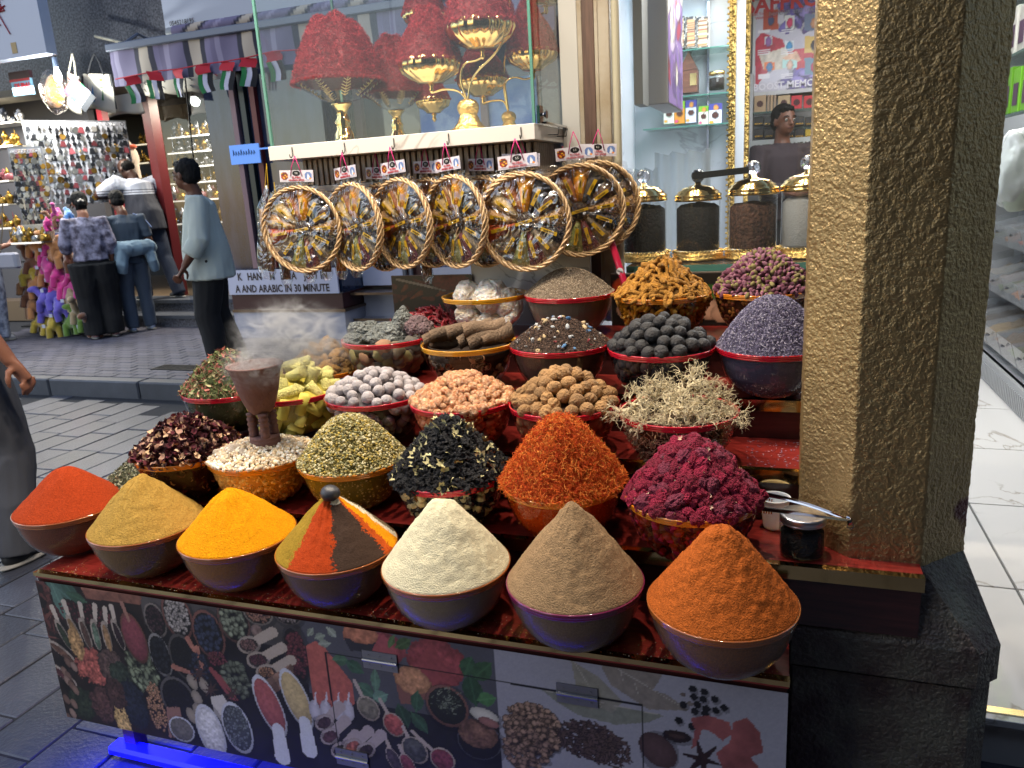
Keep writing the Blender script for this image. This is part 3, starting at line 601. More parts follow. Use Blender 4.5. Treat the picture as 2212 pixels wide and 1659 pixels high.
def bowl(u, v, k, rim, label, body='clear'):
    b_, r_ = bowl_meshes(body, rim)
    e = empty('bowl', (u, v, T[k] + .0015), label, 'bowl', 'plastic bowls of spices on the stepped stand', rz=random.uniform(0, 6))
    obj('bowl_body', b_, e); obj('rim', r_, e); return e
CAMF = np.array(CAM_LOC)
def cone(s, H, t=.12, belly=0.0, sh=0):
    s = np.asarray(s, float); c = 1 - (np.sqrt(s * s + t * t) - t) / (sqrt(1 + t * t) - t); c = c + belly * s * (1 - s) * (1 - s * .5) * 2
    if sh: c = c * (1 - sh * np.clip((s - .75) / .25, 0, 1) ** 2)
    return H * c
def heap_surface(R, H, t, seed, rough=.002, belly=0, rscale=60, nr=90, na=190, ridge=0, tipx=0, tipy=0, lip=.004, over=.0):
    """powder heap: polar sheet, top at rim level z=0, tucked into the rim at its edge"""
    s = np.concatenate([np.linspace(0, 1, nr), [1.006, 1.0]]); A = np.linspace(0, 2 * pi, na, endpoint=False); S, AA = np.meshgrid(s, A, indexing='ij')
    Sc = np.minimum(S, 1); lump = fbm(np.stack([(cos_(AA) * S).ravel() * 2.6, (sin_(AA) * S).ravel() * 2.6, S.ravel() * 0], 1), 1.2, 2, seed).reshape(S.shape)
    z = cone(Sc, H, t, belly) * (1 + .11 * lump * (1 - Sc) * 1.0) + lip
    x = R * S * cos_(AA) + tipx * (1 - Sc); y = R * S * sin_(AA) + tipy * (1 - Sc)
    P = np.stack([x.ravel(), y.ravel(), z.ravel()], 1)
    n = (fbm(P, rscale, 4, seed + 5, .55) * rough).reshape(S.shape) * np.clip((1 - Sc) * 12, .15, 1)
    if ridge: n = n + ridge * 1.6 * (vnoise(np.stack([np.cos(AA).ravel() * 5, np.sin(AA).ravel() * 5, S.ravel() * .6], 1), 1.5, seed).reshape(S.shape)) * S * (1 - Sc) * 3
    z = z + n; z[-2] = .001; z[-1] = -.006
    P[:, 2] = z.ravel(); I = np.arange(len(s) * na).reshape(len(s), na); J = np.roll(I, -1, 1)
    F = np.stack([I[:-1], J[:-1], J[1:], I[1:]], -1).reshape(-1, 4)
    return P, F
cos_ = np.cos; sin_ = np.sin
def fill_body(R=.968, n=48):
    V, F = lathe([(r * R, z * .985 + .0015) for r, z in PROF[1:]] + [(.1295, .118), (.129, .1235)], n); return np.array(V), np.array(F)
def powder_mat(nm, c, gr=.35, bs=900, c2=None):
    return mat(nm, c, .95, bump=.5, bscale=380, var=gr * .8, vscale=240, detail=4, spec=.15, bdist=.012) if not c2 else mat(nm, c, .95, bump=.5, bscale=420, col2=c2, vscale=200, spec=.15, bdist=.004)
def powder(u, v, k, H, t, m, label, name='spice_powder', cat='spice heap', seed=1, grains=None, **kw):
    P, F = heap_surface(.1335, H, t, seed, **kw); P[:, 2] += BH
    V2, F2 = fill_body(); F = np.concatenate([F, F2 + len(P)]); P = np.concatenate([P, V2])
    o = obj(name, mesh(name, P, F, m), None, (u, v, T[k] + .0015), label=label, cat=cat, kind='stuff'); return o
# --- front row ----------------------------------------------------
ROW1 = [(-1.827, .142, 'copper', 'leftmost front bowl, holding the red powder heap'), (-1.515, .092, 'copper', 'second front bowl from the left, holding the mustard brown powder'), (-1.236, .088, 'copper', 'third front bowl from the left, holding the bright yellow powder'),
        (-.96, .081, 'copper', 'middle front bowl, holding the four coloured powder heap'), (-.683, .059, 'copper', 'front bowl with pale speckled contents and orange rim'), (-.402, .052, 'purple', 'front bowl with dark purple rim, holding the brown powder'), (-.12, .037, 'copper', 'rightmost front bowl, holding the coarse orange powder')]
for u, v, r, l in ROW1: bowl(u, v, 1, r, l, 'smoke')
powder(-1.827, .142, 1, .112, .15, powder_mat('paprika', '#a23c1a'), 'smooth cone of deep red orange chilli powder at the far left of the front row', seed=3, tipx=.012, ridge=.0015)
powder(-1.515, .092, 1, .118, .2, powder_mat('curry', '#a68440'), 'cone of mustard brown ground spice beside the yellow cone', seed=4, rough=.0045, ridge=.002)
powder(-1.236, .088, 1, .108, .22, powder_mat('turmeric_powder', '#e0920a'), 'bright yellow turmeric powder cone with finger grooves', seed=5, ridge=.0035, tipx=-.005)
powder(-.683, .059, 1, .150, .17, powder_mat('cream_flour', '#d2c9aa', .12), 'tall cone of pale cream coloured powder in the front row', seed=7, rough=.006, rscale=45)
powder(-.402, .052, 1, .152, .2, powder_mat('ground_cumin', '#8e7456', .3), 'tall cone of greyish brown ground spice in the front row', seed=8, rough=.005, ridge=.0015)
om = powder_mat('coarse_orange', '#a0521f', .5)
powder(-.12, .037, 1, .146, .2, om, 'large cone of coarse orange brown spice mix at the right end of the front row', seed=9, rough=.006, rscale=80)
# four coloured heap
P, F = heap_surface(.1335, .120, .18, 6, rough=.003, ridge=.002, na=320, nr=110); ang = np.degrees(np.arctan2(P[:, 1], P[:, 0])) % 360; ang = ang + 4 * vnoise(P, 40, 4) + 4 * vnoise(P, 260, 8) + 3 * vnoise(P, 520, 9)
colr = np.tile(np.array(hexc('#6a5a44')), (len(P), 1))
for a0, a1, c in [(178, 250, '#8f7326'), (250, 300, '#a43c16'), (300, 352, '#3f3028'), (352, 366, '#b04a18'), (-8, 4, '#b04a18'), (4, 24, '#dd8d0a'), (24, 38, '#cfc6b0'), (120, 178, '#6a5a3c')]: colr[(ang >= a0) & (ang < a1)] = hexc(c)
m_ = (ang > 300) & (ang < 352) & (np.hypot(P[:, 0], P[:, 1]) < .026) & (np.hypot(P[:, 0], P[:, 1]) > .006); colr[m_] = hexc('#c9c2ae')
P[:, 2] += BH; V2, F2 = fill_body(); c2 = np.tile(np.array(hexc('#7a4a2a')), (len(V2), 1))
M_multi = mat('mixed_powders', (1, 1, 1), .95, bump=.55, bscale=420, var=.22, vscale=260, attr=True, spec=.15, bdist=.004)
obj('spice_powder', mesh('spice_powder', np.concatenate([P, V2]), np.concatenate([F, F2 + len(P)]), M_multi, col=np.concatenate([colr, c2])), None, (-.96, .081, T[1] + .0015), label='cone of powder in olive, orange red, dark brown and yellow wedges', cat='spice heap', kind='stuff')

# ================================================================ generic pieces
def noisy(sub, amp, sc, seed, squash=(1, 1, 1), facet=0):
    V, F = ico(sub); n = fbm(V + seed * 3.1, sc, 3, seed)
    if facet: n = np.round(n * facet) / facet
    V = V * (1 + amp * n)[:, None] * np.array(squash); return V, F
def heap_pts(n, R, H, t, belly=0, inset=0, dmin=0, view=None, seed=0, smax=1.0):
    rg = np.random.default_rng(seed); out = []; tries = 0
    cx, cy = view if view is not None else (0, 0)
    while len(out) < n and tries < n * 60:
        tries += 1; s = sqrt(rg.uniform()) * smax; a = rg.uniform(0, 2 * pi); x, y = R * s * cos(a), R * s * sin(a)
        z = float(cone(s, H, t, belly)); dz = (float(cone(min(s + .02, 1), H, t, belly)) - float(cone(max(s - .02, 0), H, t, belly))) / (.04 * R)
        N = np.array((-dz * cos(a), -dz * sin(a), 1.0)); N /= np.linalg.norm(N)
        if view is not None:
            d = CAMF - np.array((cx + x, cy + y, view_z + z)); d /= np.linalg.norm(d)
            if N @ d < -.12: continue
        p = np.array((x, y, z)) - N * inset
        if dmin and any((p[0] - q[0]) ** 2 + (p[1] - q[1]) ** 2 + (p[2] - q[2]) ** 2 < dmin * dmin for q, _ in out): continue
        out.append((p, N))
    return np.array([o[0] for o in out]), np.array([o[1] for o in out])
view_z = .9
def wall_pts(n, seed=0, k=.93):
    rg = np.random.default_rng(seed); z = rg.uniform(.012, .112, n); a = rg.uniform(-pi, pi * .25, n) - pi * .12; r = prof_r(z) * k
    return np.stack([r * np.cos(a), r * np.sin(a), z], 1), np.stack([np.cos(a), np.sin(a), z * 0 + .1], 1)
def colors(n, cs, seed=0, jit=.15):
    rg = np.random.default_rng(seed); c = np.array([hexc(x) for x in cs]); return c[rg.integers(0, len(c), n)] * rg.uniform(1 - jit, 1 + jit, (n, 1))
M_attr = mat('dry_goods', (1, 1, 1), .85, attr=True, bump=.3, bscale=300, spec=.3, bdist=.003)
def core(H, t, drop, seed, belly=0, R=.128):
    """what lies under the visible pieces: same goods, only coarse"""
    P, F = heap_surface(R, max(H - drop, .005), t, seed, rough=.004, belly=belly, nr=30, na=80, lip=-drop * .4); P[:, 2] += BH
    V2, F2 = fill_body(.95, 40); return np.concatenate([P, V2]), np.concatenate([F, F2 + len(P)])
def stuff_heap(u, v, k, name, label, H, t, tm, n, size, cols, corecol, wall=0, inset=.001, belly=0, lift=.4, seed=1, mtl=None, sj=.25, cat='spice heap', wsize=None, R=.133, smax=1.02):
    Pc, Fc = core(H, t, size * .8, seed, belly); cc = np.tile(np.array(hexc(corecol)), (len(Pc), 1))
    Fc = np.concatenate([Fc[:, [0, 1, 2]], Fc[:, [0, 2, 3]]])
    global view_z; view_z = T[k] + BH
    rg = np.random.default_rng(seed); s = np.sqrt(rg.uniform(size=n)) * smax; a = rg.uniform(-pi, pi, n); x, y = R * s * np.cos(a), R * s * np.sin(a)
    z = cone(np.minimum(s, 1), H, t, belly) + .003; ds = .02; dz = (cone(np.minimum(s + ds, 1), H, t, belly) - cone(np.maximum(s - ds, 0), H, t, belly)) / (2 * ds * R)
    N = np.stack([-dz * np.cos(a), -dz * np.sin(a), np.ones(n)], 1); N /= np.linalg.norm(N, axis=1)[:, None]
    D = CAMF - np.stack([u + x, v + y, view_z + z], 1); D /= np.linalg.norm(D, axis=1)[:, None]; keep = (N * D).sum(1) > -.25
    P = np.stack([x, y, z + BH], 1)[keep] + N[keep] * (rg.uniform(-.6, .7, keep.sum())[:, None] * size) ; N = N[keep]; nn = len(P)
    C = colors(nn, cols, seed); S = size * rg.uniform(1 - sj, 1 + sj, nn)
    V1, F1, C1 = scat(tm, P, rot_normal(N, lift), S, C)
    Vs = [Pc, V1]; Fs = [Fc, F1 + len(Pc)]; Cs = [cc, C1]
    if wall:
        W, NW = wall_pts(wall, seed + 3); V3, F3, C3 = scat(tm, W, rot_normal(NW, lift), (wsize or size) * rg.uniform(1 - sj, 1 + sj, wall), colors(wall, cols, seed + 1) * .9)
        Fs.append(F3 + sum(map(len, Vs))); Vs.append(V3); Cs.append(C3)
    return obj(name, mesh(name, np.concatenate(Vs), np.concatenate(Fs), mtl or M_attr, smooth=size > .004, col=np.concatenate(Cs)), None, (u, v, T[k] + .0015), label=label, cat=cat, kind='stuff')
def wall_stuff(u, v, k, name, label, tm, n, size, cols, corecol, H=.03, seed=2, mtl=None, cat='spice filling', kk=.9, drop=.014):
    """lower filling seen through the side of a bowl"""
    Pc, Fc = core(H, .3, drop, seed); Fc = np.concatenate([Fc[:, [0, 1, 2]], Fc[:, [0, 2, 3]]]); Pc = Pc.copy(); Pc[:, :2] *= .9; cc = np.tile(np.array(hexc(corecol)), (len(Pc), 1))
    W, NW = wall_pts(n, seed, kk); V3, F3, C3 = scat(tm, W, rot_normal(NW, .5), size * np.random.default_rng(seed).uniform(.75, 1.2, n), colors(n, cols, seed))
    return obj(name, mesh(name, np.concatenate([Pc, V3]), np.concatenate([Fc, F3 + len(Pc)]), mtl or M_attr, col=np.concatenate([cc, C3])), None, (u, v, T[k] + .0015), label=label, cat=cat, kind='stuff')
def singles(u, v, k, name, meshes, n, R, H, t, dmin, size, label, cat, group, seed=1, lift=.5, sj=.15, inset=0, belly=0, smax=1.0, aniso=None, zoff=0, upright=False):
    global view_z; view_z = T[k] + BH
    P, N = heap_pts(n, R, H, t, belly, inset, dmin, (u, v), seed, smax); Rm = rot_normal(N, lift) if not upright else rot_rand(len(P))
    rg = np.random.default_rng(seed + 9); out = []
    for i in range(len(P)):
        M = Matrix([list(Rm[i][r]) for r in range(3)]).to_4x4(); s = size * rg.uniform(1 - sj, 1 + sj)
        o = bpy.data.objects.new(name, meshes[i % len(meshes)]); COLL.objects.link(o)
        o.matrix_world = Matrix.Translation((u + P[i][0], v + P[i][1], T[k] + BH + .0015 + P[i][2] + zoff)) @ M @ Matrix.Scale(s, 4)
        o['label'] = label; o['category'] = cat; o['group'] = group; out.append(o)
    return out
def rm(nm, c, rough=.8, rand=.25, bump=.4, bscale=6, **kw): return mat(nm, c, rough, rand=rand, bump=bump, bscale=bscale, bdist=.08, **kw)
# rods, leaves, flakes as triangle templates
def t_rod(L=1, r=.12, n=4, bend=.15): return tri(*tube([(-L / 2, 0, 0), (0, bend, 0), (L / 2, 0, 0)], [r * .6, r, r * .5], n))
def t_flake(L=1, w=.5, curl=.3):
    V = [(-L / 2, 0, 0), (-L * .2, -w / 2, curl * .2), (-L * .2, w / 2, curl * .25), (L * .25, -w * .4, curl * .3), (L * .25, w * .4, curl * .28), (L / 2, 0, curl), (0, 0, -curl * .2)]
    F = [(0, 1, 6), (0, 6, 2), (1, 3, 6), (6, 4, 2), (3, 5, 6), (6, 5, 4)]; return np.array(V, float), np.array(F)
def t_strand(seed, L=1, r=.035, k=4, wob=.25):
    rg = np.random.default_rng(seed); pts = [(-L / 2 + L * i / k, rg.normal() * wob * L * .5, rg.normal() * wob * L * .35) for i in range(k + 1)]
    return tri(*tube(pts, [r] * (k + 1), 3, False))
I0 = ico(0); I1 = ico(1)

# --- second row ---------------------------------------------------
bowl(-1.735, .345, 1, 'amber', 'amber rimmed bowl half hidden behind the leftmost red powder, holding grey green herb'); bowl(-1.541, .292, 2, 'amber', 'amber rimmed bowl with dark dried rose petals', 'amber')
bowl(-1.309, .303, 2, 'amber', 'amber bowl under the smoking burner, full of pale resin beads', 'amber'); bowl(-1.044, .314, 2, 'amber', 'amber bowl of yellow green dried flower heads', 'amber')
bowl(-.757, .275, 2, 'red', 'red rimmed clear bowl of black dried flowers'); bowl(-.48, .266, 2, 'amber', 'amber bowl under the big heap of orange threads', 'amber'); bowl(-.196, .236, 2, 'amber', 'amber bowl of crimson dried flower heads', 'amber')
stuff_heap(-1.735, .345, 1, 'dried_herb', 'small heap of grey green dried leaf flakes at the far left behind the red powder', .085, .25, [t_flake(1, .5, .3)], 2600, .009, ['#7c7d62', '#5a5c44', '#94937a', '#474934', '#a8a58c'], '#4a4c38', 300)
M_petal = rm('rose_petal', '#45161f', .75, .5, .3, 5, var=.3, vscale=3)
def petal_mesh(nm, seed, m, L=1, w=.75, cup=.5):
    rg = np.random.default_rng(seed); V = []; n = 5
    for i in range(n):
        for j in range(n):
            a = i / (n - 1) - .5; b_ = j / (n - 1) - .5; ww = w * sqrt(max(.06, 1 - (2 * a) ** 2 * .9)); V.append((a * L, b_ * ww * 1.4, cup * (a * a + 1.6 * b_ * b_) + rg.normal() * .035))
    F = [(i * n + j, i * n + j + 1, (i + 1) * n + j + 1, (i + 1) * n + j) for i in range(n - 1) for j in range(n - 1)]; return mesh(nm, V, F, m)
M_petc = rm('rose_petal_pale_edge', '#b3897a', .75, .3)
pm = [petal_mesh('rose_petal', i, M_petal, cup=.5 + .2 * i) for i in range(3)] + [petal_mesh('rose_petal', 7, M_petc, 1, .5, .7)]
singles(-1.541, .292, 2, 'dried_rose_petal', pm, 290, .133, .086, .55, .0085, .023, 'small dark purple dried rose petal on the leftmost petal heap', 'dried petal', 'dried rose petals in the amber bowl', seed=4, lift=.8, sj=.3)
stuff_heap(-1.541, .292, 2, 'petal_filling', 'packed dark rose petals filling the amber bowl beneath the top petals', .086, .55, [t_flake(1, .8, .5)], 1300, .017, ['#3c141d', '#54202a', '#b08a78', '#2c0f16', '#c9a888', '#5a2433'], '#2a0f14', 220, lift=.9, cat='dried petals')
# frankincense: pale beads
M_resin = mat('resin_beads', (1, 1, 1), .45, attr=True, sss=.15, bump=.2, bscale=200)
stuff_heap(-1.309, .303, 2, 'resin_beads', 'cream coloured frankincense beads around the foot of the clay burner', .034, .6, [noisy(1, .3, 1.5, 3), noisy(1, .3, 1.5, 8)], 2300, .0042, ['#d8c8ae', '#e6dcc8', '#c8ac88', '#dcc49c', '#efe8da', '#b8a48c'], '#b49a78', 900, mtl=M_resin, sj=.5, cat='resin heap')
singles(-1.309, .303, 2, 'resin_lump', [mesh('resin_lump', *noisy(2, .35, 1.6, s), rm('pale_resin', '#c9b8a4', .5, .15)) for s in (2, 5)], 16, .12, .036, .6, .02, .011, 'larger pale pinkish resin lump lying on the cream resin beads', 'resin lump', 'larger resin lumps by the burner', seed=3, zoff=.004, sj=.5)
# chamomile
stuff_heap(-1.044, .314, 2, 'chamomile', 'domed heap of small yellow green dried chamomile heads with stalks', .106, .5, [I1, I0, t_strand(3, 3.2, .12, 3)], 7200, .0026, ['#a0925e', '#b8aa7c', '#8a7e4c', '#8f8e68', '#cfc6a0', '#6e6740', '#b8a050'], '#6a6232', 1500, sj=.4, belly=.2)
# black mallow flowers
def crumple(nm, seed, m, sub=2, amp=.65, sc=2.2, sq=(1, 1, .75)): V, F = noisy(sub, amp, sc, seed, sq); return mesh(nm, V, F, m, False)
M_blk = rm('black_petal', '#15161c', .6, .3, .6, 7); M_calyx = rm('cream_calyx', '#c9c08e', .7, .15)
bf = [crumple('mallow_flower', s, M_blk, 3, 1.1, 3.0) for s in (3, 6, 11)]
def star_mesh(nm, m, n=6, L=1, w=.35, cup=.5, seed=0):
    rg = np.random.default_rng(seed); V = [(0, 0, 0)]; F = []
    for i in range(n):
        a = 2 * pi * i / n + rg.normal() * .15; L2 = L * rg.uniform(.7, 1.1); z = cup * rg.uniform(.3, 1); k = len(V); ca, sa = cos(a), sin(a)
        V += [(L2 * .5 * ca - w * sa * .5, L2 * .5 * sa + w * ca * .5, z * .35), (L2 * .5 * ca + w * sa * .5, L2 * .5 * sa - w * ca * .5, z * .35), (L2 * ca, L2 * sa, z)]; F += [(0, k + 1, k), (k, k + 1, k + 2)]
    return mesh(nm, V, F, m, False)
singles(-.757, .275, 2, 'mallow_flower', bf, 185, .129, .125, .2, .0125, .0135, 'crumpled black dried flower in the heap under the pale gum lumps', 'dried flower', 'black dried flowers in the red rimmed bowl', seed=6, sj=.25)
st = [star_mesh('calyx', M_calyx, 5 + s % 2, 1, .6, .6, s) for s in (1, 2, 3)]
singles(-.757, .275, 2, 'dried_calyx', st, 62, .131, .128, .2, .015, .0185, 'cream papery flower base among the black dried flowers', 'dried flower', 'cream flower bases among black flowers', seed=16, zoff=.0085, sj=.3, lift=.8)
wall_stuff(-.757, .275, 2, 'black_flower_filling', 'black and cream dried flowers seen through the side of the clear bowl', [noisy(1, .7, 2, 4), noisy(1, .8, 2, 5), t_flake(1.6, .9, .6)], 330, .009, ['#16161c', '#202028', '#c0b488', '#101016', '#1c1c22', '#8a8262'], '#0e0e12')
# safflower threads
stuff_heap(-.48, .266, 2, 'safflower', 'tall cone of bright orange dried safflower threads', .142, .30, [t_strand(i, 1, .045, 3, .3) for i in range(5)], 9500, .0125, ['#c8561a', '#d8742a', '#b03c10', '#e09040', '#c04818', '#d06420'], '#a8400f', 1300, lift=.6, sj=.35, belly=.15, R=.136, smax=1.04)
# cockscomb
M_cock = rm('crimson_flower', '#b41a48', .8, .3, .9, 9); M_cock2 = rm('crimson_flower_dusty', '#a03a58', .8, .2, .8, 9)
def cock(nm, seed, m):
    V, F = ico(3); n1 = fbm(V + seed, 1.3, 2, seed); n2 = np.abs(fbm(V + seed * 2, 5, 2, seed + 3)); V = V * (1 + .45 * n1 - .35 * n2 + .1)[:, None] * np.array((1.05, .9, .7)); return mesh(nm, V, F, m, False)
cm_ = [cock('flower_head', s, M_cock) for s in (1, 4, 9, 12)] + [cock('flower_head', 15, M_cock2)]
singles(-.196, .236, 2, 'cockscomb_flower', cm_, 150, .130, .120, .35, .0165, .0165, 'crumbly crimson dried flower head in the rightmost second row bowl', 'dried flower', 'crimson dried flower heads in the amber bowl', seed=8, sj=.3)
wall_stuff(-.196, .236, 2, 'crimson_flower_filling', 'dark crimson flowers seen through the side of the amber bowl', [noisy(1, .5, 3, 4), noisy(1, .6, 3, 7)], 260, .012, ['#6a1028', '#8c1a38', '#4a0c1c', '#7a2a20', '#5a3020'], '#3a0814')
stuff_bits = star_mesh('bit', mat('pale_chaff', '#c8a890', .8), 4, 1, .5, .5, 3)
singles(-.196, .236, 2, 'pale_flower_scrap', [stuff_bits], 40, .131, .122, .35, .02, .007, 'tiny pale scrap among the crimson dried flowers', 'flower scrap', 'pale scraps on the crimson flowers', seed=28, zoff=.012, lift=1)

# --- third row ----------------------------------------------------
bowl(-1.545, .5, 3, 'red', 'dark red rimmed bowl of mixed herbs left of the clay burner'); bowl(-1.33, .5, 3, 'red', 'red rimmed clear bowl of yellow sulphur sticks behind the burner'); bowl(-1.061, .49, 3, 'red', 'red rimmed bowl of round grey white balls', 'rose')
bowl(-.796, .469, 3, 'red', 'red rimmed bowl of amber gum lumps', 'rose'); bowl(-.528, .474, 3, 'red', 'red rimmed bowl of pale brown dried limes', 'rose'); bowl(-.248, .441, 3, 'red', 'red rimmed bowl of tangled pale roots', 'rose')
stuff_heap(-1.545, .5, 3, 'herb_mix', 'rough heap of mixed green leaves and pink petals behind the rose petals', .105, .3, [t_flake(1, .45, .4), t_strand(3, 1.4, .04, 3)], 2400, .014, ['#5c6a44', '#7a8258', '#8a4a44', '#a86a60', '#6a6a4c', '#aaa07a', '#49542e'], '#3c4428', 300, lift=.8)
M_sul = rm('sulphur', '#d6cf80', .75, .12, .6, 9, var=.12, vscale=4)
def broken_stick(nm, seed, L=1.9, r=.5):
    V, F = tube([(-L / 2, 0, 0), (-L / 2 + .04, 0, 0), (-L * .2, 0, 0), (L * .1, 0, 0), (L / 2 - .05, 0, 0), (L / 2, 0, 0)], [r * .92, r, r, r, r, r * .85], 14); V = np.array(V); k = fbm(V + seed, 2.2, 3, seed); V[:, 0] += (np.abs(V[:, 0]) > L * .45) * k * .35; V[:, 1:] *= (1 + .06 * k)[:, None]; return mesh(nm, V, F, M_sul)
sm = [broken_stick('sulphur_stick', s, L) for s, L in ((1, 2.1), (2, 1.6), (3, 1.0))]
singles(-1.33, .5, 3, 'sulphur_stick', sm, 26, .115, .075, .6, .033, .031, 'broken stick of pale yellow sulphur heaped in the bowl behind the smoking burner', 'sulphur stick', 'yellow sulphur sticks in the red rimmed bowl', seed=5, lift=.7, sj=.12, inset=.0)
wall_stuff(-1.33, .5, 3, 'sulphur_filling', 'yellow sulphur pieces seen through the side of the clear bowl', [tri(*tube([(-1, 0, 0), (1, 0, 0)], .55, 10))], 34, .024, ['#d8cc66', '#c8bc58', '#e2d878'], '#a89a3c', H=.02)
M_ball = rm('grey_white_ball', '#a9a3a6', .85, .1, .35, 4, var=.12, vscale=3)
bl = [mesh('ball', *noisy(3, .10, 1.4, s), M_ball) for s in (1, 2, 3, 4)]
singles(-1.061, .49, 3, 'clay_ball', bl, 62, .124, .055, .75, .0245, .0152, 'round chalky grey white ball between the sulphur and the gum lumps', 'ball', 'grey white balls in the red rimmed bowl', seed=11, sj=.12, upright=True, zoff=.004)
wall_stuff(-1.061, .49, 3, 'ball_filling', 'grey balls seen through the side of the pink tinted bowl', [noisy(2, .1, 1.4, 2)], 85, .0145, ['#8f8a8c', '#a39a9c', '#7c7678'], '#4a4445', kk=.88)
M_gum = mat('amber_gum', '#b8784c', .3, rand=.2, sss=.3, bump=.5, bscale=5, bdist=.08, col2='#e0b890', vscale=1.5, coat=.3)
gm = [mesh('gum_lump', *noisy(2, .35, 1.7, s), M_gum) for s in (1, 2, 3, 4)]
singles(-.796, .469, 3, 'gum_lump', gm, 150, .128, .062, .5, .0135, .0115, 'translucent orange amber gum lump between the grey balls and the limes', 'gum lump', 'amber gum lumps in the red rimmed bowl', seed=13, sj=.4)
wall_stuff(-.796, .469, 3, 'gum_filling', 'orange gum lumps seen through the side of the pink tinted bowl', [noisy(1, .3, 1.7, 2), noisy(1, .3, 1.7, 5)], 330, .009, ['#b8704a', '#c98a60', '#a85a3a', '#d8a884'], '#6a3424')
M_lime = rm('dried_lime', '#9a7448', .65, .25, .45, 4, var=.2, vscale=2)
def ribbed(nm, seed, m, ribs=9, amp=.07):
    V, F = ico(3); a = np.arctan2(V[:, 1], V[:, 0]); pole = 1 - V[:, 2] ** 2; V = V * (1 + amp * np.cos(a * ribs + seed) * pole + .06 * fbm(V, 1.5, 2, seed))[:, None]; V[:, 2] *= .9
    q = np.exp(-((V[:, 0] ** 2 + V[:, 1] ** 2) / .03)) * (V[:, 2] > 0); V[:, 2] -= q * .22; return mesh(nm, V, F, m)
lm = [ribbed('lime', s, M_lime, 7 + s, .05 + .012 * s) for s in (1, 2, 3)] + [mesh('lime', *noisy(3, .12, 1.2, 9), M_lime)]
singles(-.528, .474, 3, 'dried_lime', lm, 62, .124, .072, .6, .026, .0175, 'shrivelled pale brown dried lime beside the amber gum lumps', 'dried lime', 'pale brown dried limes', seed=17, sj=.12, upright=True, zoff=.004)
wall_stuff(-.528, .474, 3, 'lime_filling', 'pale brown limes seen through the side of the pink tinted bowl', [noisy(2, .12, 1.4, 2)], 70, .0165, ['#80583a', '#6a442c', '#94683f', '#8a3a28'], '#3a2016', kk=.86)
# root tufts
M_root = rm('pale_root', '#d2c3a0', .8, .15)
def root_tuft(nm, seed, n=46, m=M_root, spread=1.0):
    rg = np.random.default_rng(seed); b = MB()
    def grow(p, d, L, r, depth):
        pts = [p]; q = p.copy(); dd = d.copy(); k = 4
        for i in range(k): dd = dd + rg.normal(size=3) * .38; dd /= np.linalg.norm(dd); q = q + dd * L / k; pts.append(q.copy())
        b.tube([tuple(x) for x in pts], [r * (1 - .5 * i / k) for i in range(k + 1)], 4, cap=False)
        if depth > 0:
            for _ in range(3 if depth > 1 else 2): grow(q, dd + rg.normal(size=3) * .7, L * .72, r * .55, depth - 1)
    for i in range(n):
        a = rg.uniform(0, 2 * pi); grow(np.zeros(3), np.array((cos(a) * spread, sin(a) * spread, rg.uniform(.1, 1.4))), .48, .05, 3)
    return b.mesh(nm, m, True)
rt = [root_tuft('root_tuft', 3, 16), root_tuft('root_tuft', 8, 15, spread=.6)]
tufts = [(-.10, -.04, .03, 0, .055, 'bushy pale root tuft at the left edge of the root bowl'), (-.05, .0, .045, 1, .055, 'upright pale root tuft in the left half of the root bowl'), (.02, .03, .06, 0, .06, 'tallest pale root tuft near the middle of the root bowl'), (.01, -.055, .02, 1, .06, 'pale root tuft at the front centre of the root bowl'),
         (.07, .0, .04, 1, .055, 'pale root tuft right of the tallest root tuft'), (.105, -.02, .015, 0, .05, 'low pale root tuft at the right rim of the root bowl'), (-.06, -.085, .005, 0, .05, 'pale root tuft leaning over the front left rim'), (.06, -.08, .005, 1, .05, 'pale root tuft leaning over the front right rim')]
for i, (x, y, z, q, s, l) in enumerate(tufts): obj('root_tuft', rt[q], None, (-.248 + x, .441 + y, T[3] + BH + z - .02), (random.uniform(-.5, .5), random.uniform(-.5, .5), i * 1.3), s * 1.25, l, 'root tuft', 'tangled pale roots in the red rimmed bowl')
rg = np.random.default_rng(5)
wall_stuff(-.248, .441, 3, 'root_filling', 'tangled pale roots seen through the side of the pink tinted bowl', [t_strand(i, 2.4, .09, 5, .3) for i in range(4)], 420, .015, ['#a8987a', '#8a7a5e', '#bcae90'], '#3c2c20', kk=.88, H=.04, drop=.09)

# --- fourth row ---------------------------------------------------
bowl(-1.39, .77, 3, 'amber', 'amber rimmed bowl of knobbly turmeric bulbs behind the sulphur'); bowl(-1.162, .765, 4, 'red', 'red rimmed clear bowl of grey rocks'); bowl(-.865, .70, 4, 'yellow', 'yellow rimmed clear bowl of cinnamon bark quills')
bowl(-.596, .695, 4, 'red', 'red rimmed bowl of brown seeds with salt crystals'); bowl(-.319, .668, 4, 'red', 'red rimmed bowl of black dried limes'); bowl(-.049, .697, 4, 'red', 'red rimmed bowl of lavender beside the pillar')
M_ging = rm('turmeric_bulb', '#8a6524', .8, .25, .5, 7, col2='#6a4a1c', vscale=5)
def knob(nm, seed, m):
    V, F = ico(3); n = fbm(V + seed, 1.4, 2, seed); V = V * np.array((1.5, .85, .8)) * (1 + .3 * n + .06 * np.sin(V[:, 0] * 14))[:, None]; return mesh(nm, V, F, m)
kn = [knob('bulb', s, M_ging) for s in (1, 2, 3)]
singles(-1.39, .77, 3, 'turmeric_bulb', kn, 50, .122, .075, .5, .025, .0165, 'knobbly yellow brown turmeric bulb left of the grey rocks', 'turmeric bulb', 'turmeric bulbs behind the yellow sulphur', seed=4, sj=.25)
